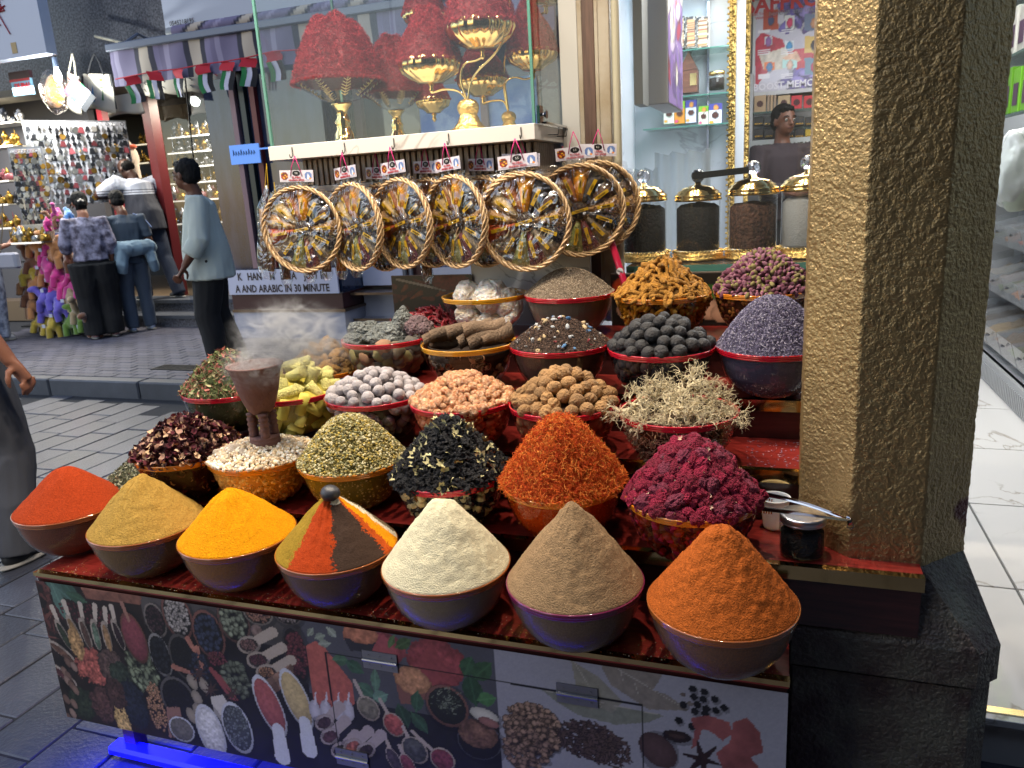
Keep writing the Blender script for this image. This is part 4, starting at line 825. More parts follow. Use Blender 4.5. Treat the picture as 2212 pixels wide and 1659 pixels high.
M_rock = mat('grey_rock', '#858a88', .6, rand=.1, bump=.9, bscale=5, bdist=.1, var=.35, vscale=4); M_rock2 = mat('pale_rock', '#a89f8c', .75, bump=.7, bscale=6, bdist=.1, col2='#5a564c', vscale=4); M_rock3 = mat('pink_rock', '#7c6468', .7, bump=.6, bscale=5, bdist=.1, col2='#5a4a4c', vscale=3)
def rock(seed, m, sq=(1, 1, 1)): return mesh('rock', *noisy(4, .42, 1.3, seed, sq, 7), m, False)
for i, (x, y, px, py, s, sq, m, l) in enumerate([(785, 722, 0, 0, .042, (1.1, .9, .8), M_rock, 'upright grey rock at the left of the rock bowl'), (850, 728, 0, 0, .056, (1.35, .8, .6), M_rock, 'largest flat layered grey rock across the middle of the rock bowl'), (872, 705, 0, 0, .036, (.8, .8, 1.1), M_rock, 'pointed grey rock standing behind the large flat rock'),
        (908, 712, 0, 0, .036, (1, .9, .9), M_rock3, 'pinkish grey rock at the back right of the rock bowl'), (912, 728, 0, 0, .034, (1, .9, .9), M_rock2, 'rounded pale buff rock at the right of the rock bowl'), (770, 742, 0, 0, .034, (1.1, 1, .7), M_rock, 'low grey rock by the left rim of the rock bowl'), (858, 748, 0, 0, .026, (1.3, 1, .6), M_rock, 'small dark rock at the front rim of the rock bowl'), (895, 748, 0, 0, .026, (1.3, 1, .7), M_rock, 'small grey rock below the pale buff rock')]):
    p = at(x, y, .765 + (-.02 if y > 740 else .01)); obj('rock', rock(i + 3, m, sq), None, (p.x, p.y, p.z + .008), (0, 0, i), s * 1.15, l, 'rock', 'rocks in the red rimmed bowl')
wall_stuff(-1.162, .765, 4, 'rock_filling', 'grey and brown stones seen through the side of the clear bowl', [noisy(2, .3, 1.4, 2)], 40, .024, ['#6a6050', '#57524c', '#8a6a54', '#77704a'], '#3a3430', kk=.78, drop=.1)
M_cin = rm('cinnamon_bark', '#75604c', .8, .15, .5, 45, var=.25, vscale=5)
def quill(nm, seed, L=1, r=.09):
    rg = np.random.default_rng(seed); V = []; n = 20; ks = 8
    for k in range(ks + 1):
        for i in range(n + 1):
            a = -2.6 + 6.6 * i / n; rr = r * (1 - .06 * a / 4) * (1 + .04 * sin(k * 2 + seed)); V.append((L * (k / ks - .5) + rg.normal() * .006 * (k in (0, ks)), rr * cos(a), rr * sin(a) + .02 * sin(k * .8)))
    F = [(k * (n + 1) + i, k * (n + 1) + i + 1, (k + 1) * (n + 1) + i + 1, (k + 1) * (n + 1) + i) for k in range(ks) for i in range(n)]
    me = mesh(nm, V, F, M_cin); return me
ql = [quill('quill', 1), quill('quill', 4, 1, .075)]
for i, (x0, y0, x1, y1, s, l) in enumerate([(915, 738, 1010, 705, .05, 'thin cinnamon quill pointing left over the bowl rim'), (945, 742, 1015, 725, .0, 'x'), (965, 722, 1062, 700, 1.15, 'long cinnamon quill lying on top of the stack'), (990, 742, 1078, 708, 1.3, 'front cinnamon quill with an open curled end'), (1012, 745, 1106, 710, 1.4, 'widest cinnamon quill at the right front of the bowl'), (1040, 738, 1100, 722, 1.1, 'short cinnamon quill at the right end'), (930, 728, 1030, 702, 1.0, 'cinnamon quill lying behind the others'), (925, 748, 985, 738, 1.0, 'cinnamon quill resting on the front rim'), (1000, 718, 1090, 700, 1.2, 'cinnamon quill at the back right of the stack')]):
    if l == 'x': continue
    a = at(x0, y0, .66 - .0); c = at(x1, y1, .72); d = c - a; o = obj('cinnamon_quill', ql[i % 2], None, (a + c) / 2, label=l, cat='cinnamon quill', group='cinnamon quills in the yellow rimmed bowl')
    q = d.to_track_quat('X', 'Z'); o.rotation_mode = 'QUATERNION'; o.rotation_quaternion = q; ws = .105 * max(s, 1); o.scale = (d.length, ws * 1.9, ws * 1.9)
def t_curl(L=.8):
    V = []; n = 12
    for k in range(2):
        for i in range(n + 1): a = 7.5 * i / n; r = .25 + .055 * a; V.append((r * cos(a), r * sin(a), L * (k - .5)))
    return tri(V, [(i, i + 1, n + 2 + i, n + 1 + i) for i in range(n)])
wall_stuff(-.865, .70, 4, 'bark_filling', 'curled cinnamon pieces seen end on through the clear bowl', [t_curl()], 80, .018, ['#7a6048', '#5a4634', '#94785a'], '#241a14', kk=.84, drop=.09)
stuff_heap(-.596, .695, 4, 'seed_mix', 'low dome of brown seeds scattered with salt and blue crystals', .068, .7, [I0, t_rod(1.6, .3, 3, .05)], 6500, .0019, ['#4a3a32', '#5c483c', '#382c28', '#6a5448', '#2c2422'], '#40322b', 1200)
for nm, c, n_, s, sd, l, cat in [('salt_crystal', '#a8acb0', 30, .0048, 3, 'small white salt crystal on the brown seed mix', 'salt crystal'), ('blue_crystal', '#44709c', 7, .0058, 5, 'small bright blue crystal on the brown seed mix', 'blue crystal'), ('resin_chip', '#b8a078', 16, .0065, 8, 'small yellowish resin chip on the brown seed mix', 'resin chip'), ('red_crystal', '#a02c3c', 6, .004, 9, 'tiny red crystal on the brown seed mix', 'red crystal')]:
    singles(-.596, .695, 4, nm, [mesh(nm, *noisy(1, .5, 1.5, q, (1.3, .8, .7)), rm(nm + '_surface', c, .35, .15)) for q in (1, 2)], n_, .128, .070, .7, .01, s, l, cat, l.split(' on')[0] + 's on the seed mix', seed=sd, zoff=.002, sj=.5)
M_bl = rm('black_lime', '#232225', .6, .2, .3, 4)
lb = [ribbed('lime', s, M_bl, 6 + s, .03) for s in (1, 2)] + [mesh('lime', *noisy(3, .07, 1.2, 9), M_bl)]
singles(-.319, .668, 4, 'black_lime', lb, 58, .124, .068, .7, .028, .0185, 'round black dried lime between the seed mix and the lavender', 'black lime', 'black dried limes', seed=21, sj=.1, upright=True, zoff=.005)
wall_stuff(-.319, .668, 4, 'black_lime_filling', 'dark limes seen through the side of the red rimmed bowl', [noisy(2, .1, 1.4, 2)], 70, .0165, ['#2a2628', '#3a2c2a', '#221e20'], '#141214', kk=.86)
stuff_heap(-.049, .697, 4, 'lavender', 'large dome of grey purple dried lavender beside the pillar', .115, .45, [t_rod(2.2, .42, 4, .1), t_rod(2.0, .38, 4, .2)], 9000, .0026, ['#6a6480', '#7d7890', '#544e66', '#8a8698', '#64607a', '#a09cac', '#4c4658'], '#4c485c', 1600, sj=.3, belly=.3)
M_spill = mat('spilled_lavender', (1, 1, 1), .8, attr=True)
n_ = 90; rg = np.random.default_rng(2); P = np.stack([rg.uniform(-.10, .03, n_), rg.uniform(.44, .62, n_), np.full(n_, T[3] + .0025)], 1); V, F, C = scat([t_rod(2.2, .3, 4, .1)], P, rot_normal(np.tile([0, 0, 1.], (n_, 1)), .1), .0026, colors(n_, ['#8a86a8', '#a8a4b4', '#6a6480']))
obj('spilled_lavender', mesh('spilled_lavender', V, F, M_spill, col=C), label='loose lavender grains spilled on the red shelf beside the pillar', cat='lavender grains', kind='stuff')

# --- back row -----------------------------------------------------
bowl(-1.11, .97, 4, 'amber', 'amber rimmed bowl of dark red chillies at the back left'); bowl(-.904, .951, 5, 'yellow', 'yellow rimmed clear bowl of big white alum crystals'); bowl(-.635, .958, 5, 'red', 'red rimmed bowl of pale brown small seeds in the back row')
bowl(-.351, .925, 5, 'amber', 'amber rimmed bowl of turmeric roots in the back row', 'amber'); bowl(-.08, .978, 5, 'amber', 'amber rimmed bowl of rosebuds in the back row', 'amber')
for o in list(COLL.objects):
    if o.type == 'EMPTY' and o.name.startswith('bowl') and abs(o.location.x + 1.11) < .001: o.location.z = T[4] + .0015 - .015; o.location.y = .955
M_chil = rm('dried_chilli', '#701820', .35, .35, .3, 5)
def chilli(nm, seed):
    rg = np.random.default_rng(seed); pts = [(-1 + 2 * i / 7, .25 * sin(i * .6 + seed) + rg.normal() * .04, .12 * cos(i * .9 + seed)) for i in range(8)]; V, F = tube(pts, [(.04, .03), (.15, .1), (.2, .12), (.19, .1), (.16, .1), (.12, .07), (.07, .05), (.015, .015)], 8); return mesh(nm, V, F, M_chil)
ch = [chilli('chilli', s) for s in (1, 2, 3)]
for o in singles(-1.11, .955, 4, 'dried_chilli', ch, 110, .125, .06, .6, .015, .036, 'wrinkled glossy dark red dried chilli behind the grey rocks', 'dried chilli', 'dried chillies at the back left', seed=3, lift=.45, zoff=-.008): pass
wall_stuff(-1.11, .955, 4, 'chilli_filling', 'dark chillies packed in the back left bowl', [t_rod(2, .3, 5, .2)], 60, .02, ['#5a1014', '#3c0a0c'], '#2a0808', H=.03).location.z -= .015
M_cry = mat('alum_crystal', '#f6f4ee', .45, sss=.3, bump=.4, bscale=5, bdist=.1, col2='#d6c4a8', vscale=1.1)
for i, (x, y, s, sq, l) in enumerate([(1015, 640, .052, (1, .9, .95), 'large frosty white crystal rock at the left of the bowl'), (1062, 640, .056, (1, .9, 1.05), 'large cream crystal rock in the middle of the bowl'), (1100, 660, .042, (.9, .9, .9), 'honey coloured crystal rock at the right of the bowl'), (1010, 680, .040, (1.1, .9, .8), 'milky crystal rock low in the left of the bowl'), (1060, 690, .042, (1.1, .9, .8), 'brownish crystal rock low in the middle of the bowl'), (1090, 640, .036, (1, 1, .8), 'pale crystal piece at the back right of the bowl')]):
    p = at(x, y, .945); obj('alum_crystal', mesh('alum_crystal', *noisy(3, .32, 1.2, i + 2, sq, 6), M_cry, False), None, p, (0, 0, i), s, l, 'crystal', 'white alum crystals in the yellow rimmed bowl')
for i, (x, y) in enumerate([(1025, 695), (1040, 700), (1085, 697), (1100, 690), (1000, 690), (1110, 680)]):
    p = at(x, y, .93); obj('alum_crystal', mesh('alum_crystal', *noisy(2, .3, 1.2, i + 12), M_cry, False), None, p, None, .018, 'small crystal chip low inside the clear bowl of white crystals', 'crystal', 'small chips under the white crystals')
stuff_heap(-.635, .958, 5, 'ajwain_seed', 'smooth dome of pale grey brown small seeds in the back row', .07, .7, [t_rod(2.0, .45, 4, .05)], 9500, .0019, ['#8a7a68', '#9c8c78', '#6e6052', '#aea08c', '#7c6e5e'], '#6e6254', 1500, belly=.15)
M_turm = rm('turmeric_finger', '#9a6a1e', .75, .2, .5, 6, var=.2, vscale=3)
def finger(nm, seed):
    rg = np.random.default_rng(seed); n = 12; pts = [(-1 + 2 * i / n, .16 * sin(i * .45 + seed), .1 * sin(i * .3)) for i in range(n + 1)]; V, F = tube(pts, [.10] + [.22 + .03 * sin(i * 2.4) + rg.normal() * .012 for i in range(n - 1)] + [.12], 9); return mesh(nm, V, F, M_turm)
tf = [finger('finger', s) for s in (1, 2, 3)]
singles(-.351, .925, 5, 'turmeric_root', tf, 150, .128, .092, .4, .0145, .026, 'ochre dried turmeric root finger in the back row heap', 'turmeric root', 'turmeric root fingers in the amber bowl', seed=9, lift=.35, sj=.25)
wall_stuff(-.351, .925, 5, 'turmeric_filling', 'turmeric fingers seen through the side of the amber bowl', [t_rod(2, .42, 7, .2)], 190, .018, ['#8a6424', '#9c7430', '#75521c'], '#5a3f16', H=.05)
M_bud = rm('rosebud_petals', '#7a4760', .75, .3, .4, 6, col2='#9a6a78', vscale=2.5); M_sep = rm('rosebud_base', '#77703f', .8, .2)
def bud(nm, seed):
    pr = [(.0, -1.0), (.2, -.95), (.36, -.7), (.5, -.3), (.52, .1), (.42, .5), (.22, .85), (.0, 1.0)]; V, F = lathe(pr, 10, lambda a, k: 1 + .12 * cos(3 * a + k * .9 + seed)); b = MB(); b.add(V, F, 0); V, F = lathe([(0, -1.05), (.24, -1.0), (.4, -.7), (.53, -.35)], 10, lambda a, k: 1 + (.12 * cos(5 * a) if k == 3 else 0)); b.add(V, F, 1)
    for i in range(5):
        a = i * 1.256; b.add([(.5 * cos(a - .25), .5 * sin(a - .25), -.4), (.5 * cos(a + .25), .5 * sin(a + .25), -.4), (.55 * cos(a), .55 * sin(a), .35)], [(0, 1, 2)], 1)
    return b.mesh(nm, [M_bud, M_sep], True)
bd = [bud('rosebud', s) for s in (1, 2, 3)]
singles(-.08, .978, 5, 'rosebud', bd, 290, .131, .105, .4, .0118, .0115, 'dusty pink purple dried rosebud in the back row heap by the pillar', 'rosebud', 'dried rosebuds in the amber bowl', seed=10, lift=1.2, sj=.2, belly=.2)
wall_stuff(-.08, .978, 5, 'rosebud_filling', 'rosebuds seen through the side of the amber bowl', [noisy(1, .2, 1.4, 3, (.7, .7, 1.2))], 230, .010, ['#6a4048', '#7c5a4c', '#5a3038', '#8a6a58'], '#3a201f', H=.05)
stuff_heap(-.08, .978, 5, 'rosebud_underlayer', 'rosebuds packed beneath the top layer in the back row bowl', .098, .4, [noisy(1, .2, 1.4, 3, (.7, .7, 1.2))], 400, .009, ['#6a4050', '#5a3040', '#7a7048'], '#3a2028', belly=.2, cat='rosebuds')
# pieces that peek between singles: darker backing of the same goods
for (u, v, k, H, t, c, nm, l) in [(-.757, .275, 2, .112, .2, '#0e0e12', 'black_flower_heap', 'packed black flowers under the top layer of the black flower heap'), (-.196, .236, 2, .108, .35, '#4a0c1e', 'crimson_flower_heap', 'packed crimson flowers under the top layer of the crimson heap'), (-1.33, .5, 3, .05, .6, '#a89a3c', 'sulphur_heap', 'yellow sulphur crumbs beneath the stacked sticks'), (-1.061, .49, 3, .042, .75, '#5a5557', 'ball_heap', 'darker grey balls packed beneath the top layer of balls'), (-.796, .469, 3, .052, .5, '#8a5434', 'gum_heap', 'packed gum beneath the top layer of gum lumps'), (-.528, .474, 3, .055, .6, '#3c2818', 'lime_heap', 'dried limes packed beneath the top layer of limes'),
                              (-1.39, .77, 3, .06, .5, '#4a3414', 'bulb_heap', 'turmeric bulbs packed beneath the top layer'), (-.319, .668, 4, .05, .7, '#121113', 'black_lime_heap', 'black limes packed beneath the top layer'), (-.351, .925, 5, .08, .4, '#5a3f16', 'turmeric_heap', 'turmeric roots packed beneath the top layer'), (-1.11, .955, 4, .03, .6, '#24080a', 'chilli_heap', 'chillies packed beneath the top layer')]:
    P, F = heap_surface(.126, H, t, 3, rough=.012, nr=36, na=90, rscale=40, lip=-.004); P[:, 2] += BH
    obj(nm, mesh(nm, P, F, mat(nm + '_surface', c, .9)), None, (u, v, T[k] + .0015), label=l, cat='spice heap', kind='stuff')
# powder spilled along the front shelf
n_ = 1400; rg = np.random.default_rng(12); us = rg.uniform(-1.8, -.02, n_); P = np.stack([us, .008 + np.abs(rg.normal(size=n_)) * .035, np.full(n_, T[1] + .0022)], 1); V, F, C = scat([I0], P, rot_rand(n_), rg.uniform(.0006, .0016, n_), colors(n_, ['#9a5a24', '#c8a050', '#b8a890', '#8a3414', '#7a6248'], 3)); V[:, 2] = (V[:, 2] - T[1]) * .6 + T[1]
obj('spilled_powder', mesh('spilled_powder', V, F, M_spill, False, col=C), label='crumbs of mixed spice powder spilled along the front edge of the stand', cat='spilled powder', kind='stuff')
# dark stone on the four coloured cone
p = at(713, 1065, .07); obj('round_stone', mesh('round_stone', *noisy(3, .08, 1.2, 4, (1.05, 1, .85)), mat('smooth_dark_stone', '#34343a', .4, bump=.1, bscale=20)), None, (p.x, p.y, p.z), None, .021, 'smooth dark grey stone resting on the tip of the four coloured powder cone', 'stone')
# fourth row turmeric seen at back: white cup, jar, tongs on the second shelf
cup = empty('plastic_cup', (-.033, .385, T[2] + .0015), 'ribbed white plastic cup behind the glass jar and tongs', 'cup')
pr = [(.0, .0), (.022, 0)] + [(.0225 + .0085 * i / 12 + (.0006 if i % 2 else 0), .003 + .065 * i / 12) for i in range(13)] + [(.0335, .069), (.0345, .0705), (.0335, .072), (.0315, .0715), (.031, .068), (.022, .004), (0, .004)]
V, F = lathe(pr, 40); obj('cup_body', mesh('cup_body', V, F, mat('white_plastic', '#d8dade', .35, sss=.2)), cup)
jar = empty('spice_jar', (.022, .272, T[2] + .0015), 'clear jar with silver screw lid full of black spice beside the pillar', 'jar')
V, F = lathe([(0, .001), (.04, .001), (.0435, .004), (.0445, .01), (.0445, .066), (.043, .071), (.041, .073)], 48); obj('jar_glass', mesh('jar_glass', V, F, clear('jar_glass', (.9, .9, .9), .03, 1.5)), jar)
V, F = lathe([(0, .003), (.041, .003), (.042, .01), (.042, .05), (.03, .058), (.012, .056), (0, .06)], 40); V = np.array(V); V[:, 2] += fbm(V, 60, 3) * .004 * (V[:, 2] > .04); obj('spice_filling', mesh('spice_filling', V, F, mat('black_spice', '#0e0c0e', .8, bump=1, bscale=180)), jar)
V, F = lathe([(.0445, .071), (.0455, .0715), (.0455, .074), (.0448, .0745), (.0455, .0755), (.0455, .084), (.0445, .0865), (.042, .0873), (.035, .0868), (0, .0868)], 48); obj('lid', mesh('lid', V, F, mat('aluminium_lid', '#c8c8cc', .28, .95, bump=.25, bscale=90, bdist=.003)), jar)
M_tong = mat('tong_steel', '#b8b8bc', .15, 1.0)
tg = empty('tongs', (.02, .27, T[2] + .0895), 'stainless steel serving tongs with toothed tips lying on the jar lid', 'tongs', rz=0)
for sgn, nm in ((-1, 'arm'), (1, 'arm')):
    a = Vector((-.088, sgn * .006 + (.03 if sgn > 0 else -.008), .008 + .012 * (sgn > 0))); c = Vector((.085, -.028, .004)); b = MB(); pts = [a.lerp(c, i / 10) + Vector((0, sgn * .008 * sin(pi * i / 10), .004 * sin(pi * i / 10))) for i in range(11)]
    V = []; F = []
    for i, q in enumerate(pts): wdt = .009 * (1 - .35 * i / 10); V += [(q.x, q.y, q.z - wdt * .35), (q.x + .0005, q.y + sgn * .003, q.z + wdt * .65), (q.x, q.y + .0012, q.z + wdt * .66), (q.x, q.y + .0014, q.z - wdt * .35)]
    for i in range(10):
        for e, f in ((0, 1), (1, 2), (2, 3), (3, 0)): F.append((i * 4 + e, i * 4 + f, i * 4 + 4 + f, i * 4 + 4 + e))
    b.add(V, F)
    for i in range(7): q = a.lerp(c, i * .028); b.box((q.x - .001, q.y - .001, q.z - .0075), (q.x + .0016, q.y + .0016, q.z - .002))
    b.obj(nm, M_tong, tg, smooth=False)
b = MB(); b.tube([(.083, -.034, .002), (.089, -.030, .003), (.089, -.024, .006), (.083, -.020, .007)], [(.0022, .007)] * 4, 6); b.obj('hinge_clip', M_tong, tg)
b = MB(); b.tube([(.088 + .006 * sin(a), -.03, -.006 + .006 * cos(a)) for a in np.linspace(0, 5.5, 12)], .0007, 5); b.obj('wire_ring', M_tong, tg)
# clay incense burner with smoke
M_clay = mat('burner_clay', '#70504a', .8, bump=.4, bscale=70, var=.15, vscale=20)
bn = empty('incense_burner', (-1.288, .30, T[2] + BH + .032), 'brown clay incense burner on four turned legs, smoking above pale resin', 'incense burner'); bn.scale = (.9, .9, .97)
V, F = lathe([(0, .0), (.042, 0), (.043, .004), (.041, .0065), (.0425, .009), (.0425, .013), (.0405, .0155), (.042, .018), (.042, .022), (.038, .025), (0, .026)], 36); obj('foot', mesh('foot', V, F, M_clay), bn)
lp = [(0, .0)] + [(.0115 + .0035 * abs(sin(i * .9)) - .0006 * (i % 3), .022 + .066 * i / 16) for i in range(17)] + [(0, .09)]
V, F = lathe(lp, 14); lm_ = mesh('leg', V, F, M_clay)
for x, y in ((-.022, -.018), (.020, -.022), (-.014, .02), (.022, .016)): obj('leg', lm_, bn, (x, y, 0))
pr = [(0, .086), (.026, .086), (.036, .095), (.047, .118), (.058, .15), (.068, .19), (.073, .212), (.078, .214), (.079, .218), (.074, .2185), (.070, .2165), (.062, .19), (.03, .178), (0, .176)]
V, F = lathe(pr, 64, lambda a, k: 1 + (.02 * cos(16 * a) if k in (6, 7, 8, 9) else .03 * (cos(4 * a)) if 1 < k < 6 else 0)); obj('cup', mesh('cup', V, F, M_clay), bn)
b = MB(); [b.add(noisy(1, .4, 2, s)[0] * .011 + np.array((random.uniform(-.04, .04), random.uniform(-.04, .04), .186)), noisy(1, .4, 2, s)[1]) for s in range(22)]; b.obj('charcoal', mat('charcoal', '#2a2422', .9), bn)
b = MB(); [b.add(noisy(1, .3, 2, s)[0] * .004 + np.array((random.uniform(-.03, .03), random.uniform(-.03, .01), .199)), noisy(1, .3, 2, s)[1]) for s in range(4)]; b.obj('ember', mat('ember', '#c03010', .9, emit=(1, .25, .05), estr=3), bn)
# smoke: an uneven cloud of thin grey air
def smoke():
    m = bpy.data.materials.new('incense_smoke'); m.use_nodes = True; n = m.node_tree.nodes; L = m.node_tree.links; n.clear(); o = n.new('ShaderNodeOutputMaterial'); v = n.new('ShaderNodeVolumePrincipled'); L.new(v.outputs[0], o.inputs['Volume'])
    v.inputs['Color'].default_value = (.9, .9, .92, 1); v.inputs['Anisotropy'].default_value = .2
    tc = n.new('ShaderNodeTexCoord'); t = n.new('ShaderNodeTexNoise'); t.inputs['Scale'].default_value = 2.0; t.inputs['Detail'].default_value = 8; t.inputs['Distortion'].default_value = 3.2; L.new(tc.outputs['Object'], t.inputs['Vector'])
    mr = n.new('ShaderNodeMapRange'); mr.inputs[1].default_value = .46; mr.inputs[2].default_value = .72; mr.inputs[3].default_value = 0; mr.inputs[4].default_value = 75; L.new(t.outputs[0], mr.inputs[0])
    ln = n.new('ShaderNodeVectorMath'); ln.operation = 'LENGTH'; L.new(tc.outputs['Object'], ln.inputs[0])
    fl = n.new('ShaderNodeMapRange'); fl.interpolation_type = 'SMOOTHSTEP'; fl.inputs[1].default_value = .98; fl.inputs[2].default_value = .0; fl.inputs[3].default_value = 0; fl.inputs[4].default_value = 1; L.new(ln.outputs[1], fl.inputs[0])
    mu = n.new('ShaderNodeMath'); mu.operation = 'MULTIPLY'; L.new(mr.outputs[0], mu.inputs[0]); L.new(fl.outputs[0], mu.inputs[1]); L.new(mu.outputs[0], v.inputs['Density']); return m
V, F = ico(2); M_smoke = smoke()
for (x, y, z, sx, sz, l) in [(-1.275, .29, 1.105, .115, .075, 'dense grey smoke curling over the mouth of the clay burner'), (-1.19, .33, 1.17, .21, .12, 'thin wisps of grey smoke drifting up and right from the burner')]:
    obj('smoke', mesh('smoke', V, F, M_smoke), None, (x, y, z), None, (sx, .09, sz), l, 'smoke', kind='stuff')
# ================================================================ glass saffron case over the stand
M_white = marble('white_marble_laminate', '#c4c0bc', '#8d8580', 3, .2, .02)
M_glass = clear('window_glass', (.93, .96, .95), .005, 1.5); M_gedge = mat('green_glass_edge', (.12, .32, .26), .1, trans=.4, spec=.6)
M_goldp = gold('polished_gold', (.95, .68, .28), .12); M_golde = mat('embossed_gold', (.9, .6, .2), .25, 1, bump=1, bscale=90, bdist=.008)
M_chrome = mat('chrome', '#c0c0c4', .12, 1)
case = empty('display_case', (-1.145, 1.12, 1.632), 'glass saffron display case on a marble faced ledge above the hanging baskets', 'display case')
def L_(o, p): o.location = (-p.location.x + o.location.x, -p.location.y + o.location.y, -p.location.z + o.location.z); return o
b = MB(); b.box((-1.595, .9, 1.632), (-.70, 1.38, 1.676), bev=.0015); L_(b.obj('ledge', M_white, case), case)
for nm, a, c in (('glass_pane', (-1.58, .908, 1.677), (-.706, .908, 2.62)), ('glass_pane', (-1.583, .911, 1.677), (-1.583, 1.37, 2.62)), ('glass_pane', (-.703, .911, 1.677), (-.703, 1.37, 2.62)), ('glass_pane', (-1.58, 1.372, 1.677), (-.706, 1.372, 2.62))):
    if a[1] == c[1]: V = [a, (c[0], a[1], a[2]), c, (a[0], c[1], c[2])]
    else: V = [a, (a[0], c[1], a[2]), c, (c[0], a[1], c[2])]
    L_(obj(nm, mesh(nm, V, [(0, 1, 2, 3)], M_glass, False), case), case)
for u, v in ((-1.583, .908), (-.703, .908), (-.703, 1.37), (-1.583, 1.37)):
    b = MB(); b.box((u - .004, v - .004, 1.677), (u + .004, v + .004, 2.62)); L_(b.obj('glass_edge', M_gedge, case), case)
b = MB(); b.box((-.701, .93, 1.677), (-.692, .965, 1.725)); b.box((-.70, .97, 1.677), (-.685, 1.2, 1.683)); V, F = lathe([(.007, 0), (.007, .008), (.012, .016), (0, .016)], 12); b.add([(-.692 + z, .947 + x, 1.70 + y) for x, y, z in V], F); L_(b.obj('case_lock', M_chrome, case), case)
# fluted panel below the ledge
flt = empty('fluted_panel', (-1.12, .99, 1.56), 'grey brown fluted wooden band under the marble ledge behind the baskets', 'fluted panel')
M_flute = wood('fluted_grey_wood', '#766a60', '#a0958a', (14, 14, 1), .5, .1)
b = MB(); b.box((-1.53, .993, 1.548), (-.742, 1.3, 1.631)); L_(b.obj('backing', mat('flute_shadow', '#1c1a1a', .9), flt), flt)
b = MB(); b.box((-.007, -.012, 0), (.007, 0, .083), bev=.0015); sl = b.mesh('slat', M_flute)
for i in range(40): obj('slat', sl, flt, (-1.52 + i * .0198 + 1.12, .002, -.012))
for i in range(15): obj('slat', sl, flt, (-.740 + 1.12 + .0, .012 + i * .0198, -.012), (0, 0, pi / 2))
b = MB(); b.box((-1.54, .975, 1.528), (-.73, 1.3, 1.547), bev=.001); L_(b.obj('lower_trim', M_white, flt), flt)
# panels closing the back of the stand
wl = empty('marble_wall_panel', (-.8, 1.12, 1.06), 'white marble panel with grey veins standing behind the bowl of pale seeds', 'wall panel')
b = MB(); b.box((-1.012, 1.114, 1.06), (-.603, 1.124, 1.302)); L_(b.obj('panel', marble('panel_marble', '#c2c8d2', '#7c8088', 2.4, .25, .012), wl), wl)
b = MB(); b.box((-1.05, 1.26, 1.06), (-.64, 1.27, 1.528)); L_(b.obj('rear_panel', mat('pale_grey_board', '#9a9ca2', .5), wl), wl)
pb = Print(.3, .17, .003, '#120d0e')
for i in range(26): x, y = random.uniform(0, .3), random.uniform(0, .17); pb.line(x, y, x + random.uniform(-.05, .05), y + random.uniform(-.02, .03), .009, random.choice(['#3a1010', '#4a1a12', '#241214', '#5a2a18']), .003, grain=.4)
pb.line(.02, .16, .2, .12, .004, '#8a847c'); pb.ell(.22, .15, .07, .03, '#5a1414', grain=.3)
pc = empty('printed_board', (-1.16, 1.108, 1.06), 'dark printed board with chillies on it behind the red dried chillies', 'printed board')
L_(pb.build('print', M_print, pc, (-1.306, 1.102, 1.061)), pc); b = MB(); b.box((-1.308, 1.103, 1.06), (-1.0125, 1.112, 1.233)); L_(b.obj('board', M_dred, pc), pc)
gb = Print(.56, .16, .004, '#1c1a18')
for i in range(18): x = random.uniform(.15, .5); gb.ell(x, random.uniform(.09, .15), .035, .012, random.choice(['#3c6a2c', '#5a8a3c', '#2c5224', '#7aa05a']), a=random.uniform(-1, 1), grain=.2)
for x, y in ((.05, .05), (.1, .04), (.18, .05), (.30, .05), (.34, .04), (.4, .05)): gb.ell(x, y, .035, .032, '#a8806a', grain=.15, gs=60)
gb.ell(.03, .12, .03, .03, '#b04020')
gp = empty('printed_board', (-.25, 1.11, 1.06), 'printed board with green leaves and garlic behind the turmeric roots', 'printed board')
L_(gb.build('print', M_print, gp, (-.535, 1.101, 1.061)), gp); b = MB(); b.box((-.537, 1.102, 1.06), (.03, 1.111, 1.225)); L_(b.obj('board', mat('board_back', '#5a5048', .7), gp), gp)
# window posts
wf = empty('window_frame', (-.6, 1.2, 1.06), 'cream and brown painted window posts right of the glass case', 'window frame')
M_cream = mat('stained_cream_paint', '#9a9184', .5, col2='#857660', vscale=5, bump=.15, bscale=60); M_bpost = wood('brown_post_wood', '#3f2d26', '#5c443a', (16, 16, 1), .5, .1)
for nm, u0, u1, v0, v1, m in (('post', -.70, -.642, 1.2, 1.26, mat('pale_grey_post', '#a8a6a4', .45)), ('post', -.641, -.625, 1.195, 1.24, M_cream), ('wooden_post', -.624, -.586, 1.185, 1.26, M_bpost), ('post', -.585, -.573, 1.18, 1.24, M_cream), ('post', -.572, -.538, 1.175, 1.25, M_cream)):
    b = MB(); b.box((u0, v0, 1.061), (u1, v1, 2.9), bev=.002); L_(b.obj(nm, m, wf), wf)
b = MB(); b.tube([(-.522, 1.19, 1.061), (-.522, 1.19, 2.9)], .0125, 14); L_(b.obj('plastic_pipe', mat('ivory_pipe', '#a59f8c', .4), wf), wf)
b = MB(); b.box((-.508, 1.21, 1.225), (.6, 1.211, 2.9)); L_(obj('window_pane', mesh('window_pane', [(-.508, 1.2, 1.226), (.7, 1.2, 1.226), (.7, 1.2, 2.9), (-.508, 1.2, 2.9)], [(0, 1, 2, 3)], clear('shop_window_glass', (.9, .93, .93), .01, 1.45, haze=.02, hazec=(.7, .75, .75)), False), wf), wf)
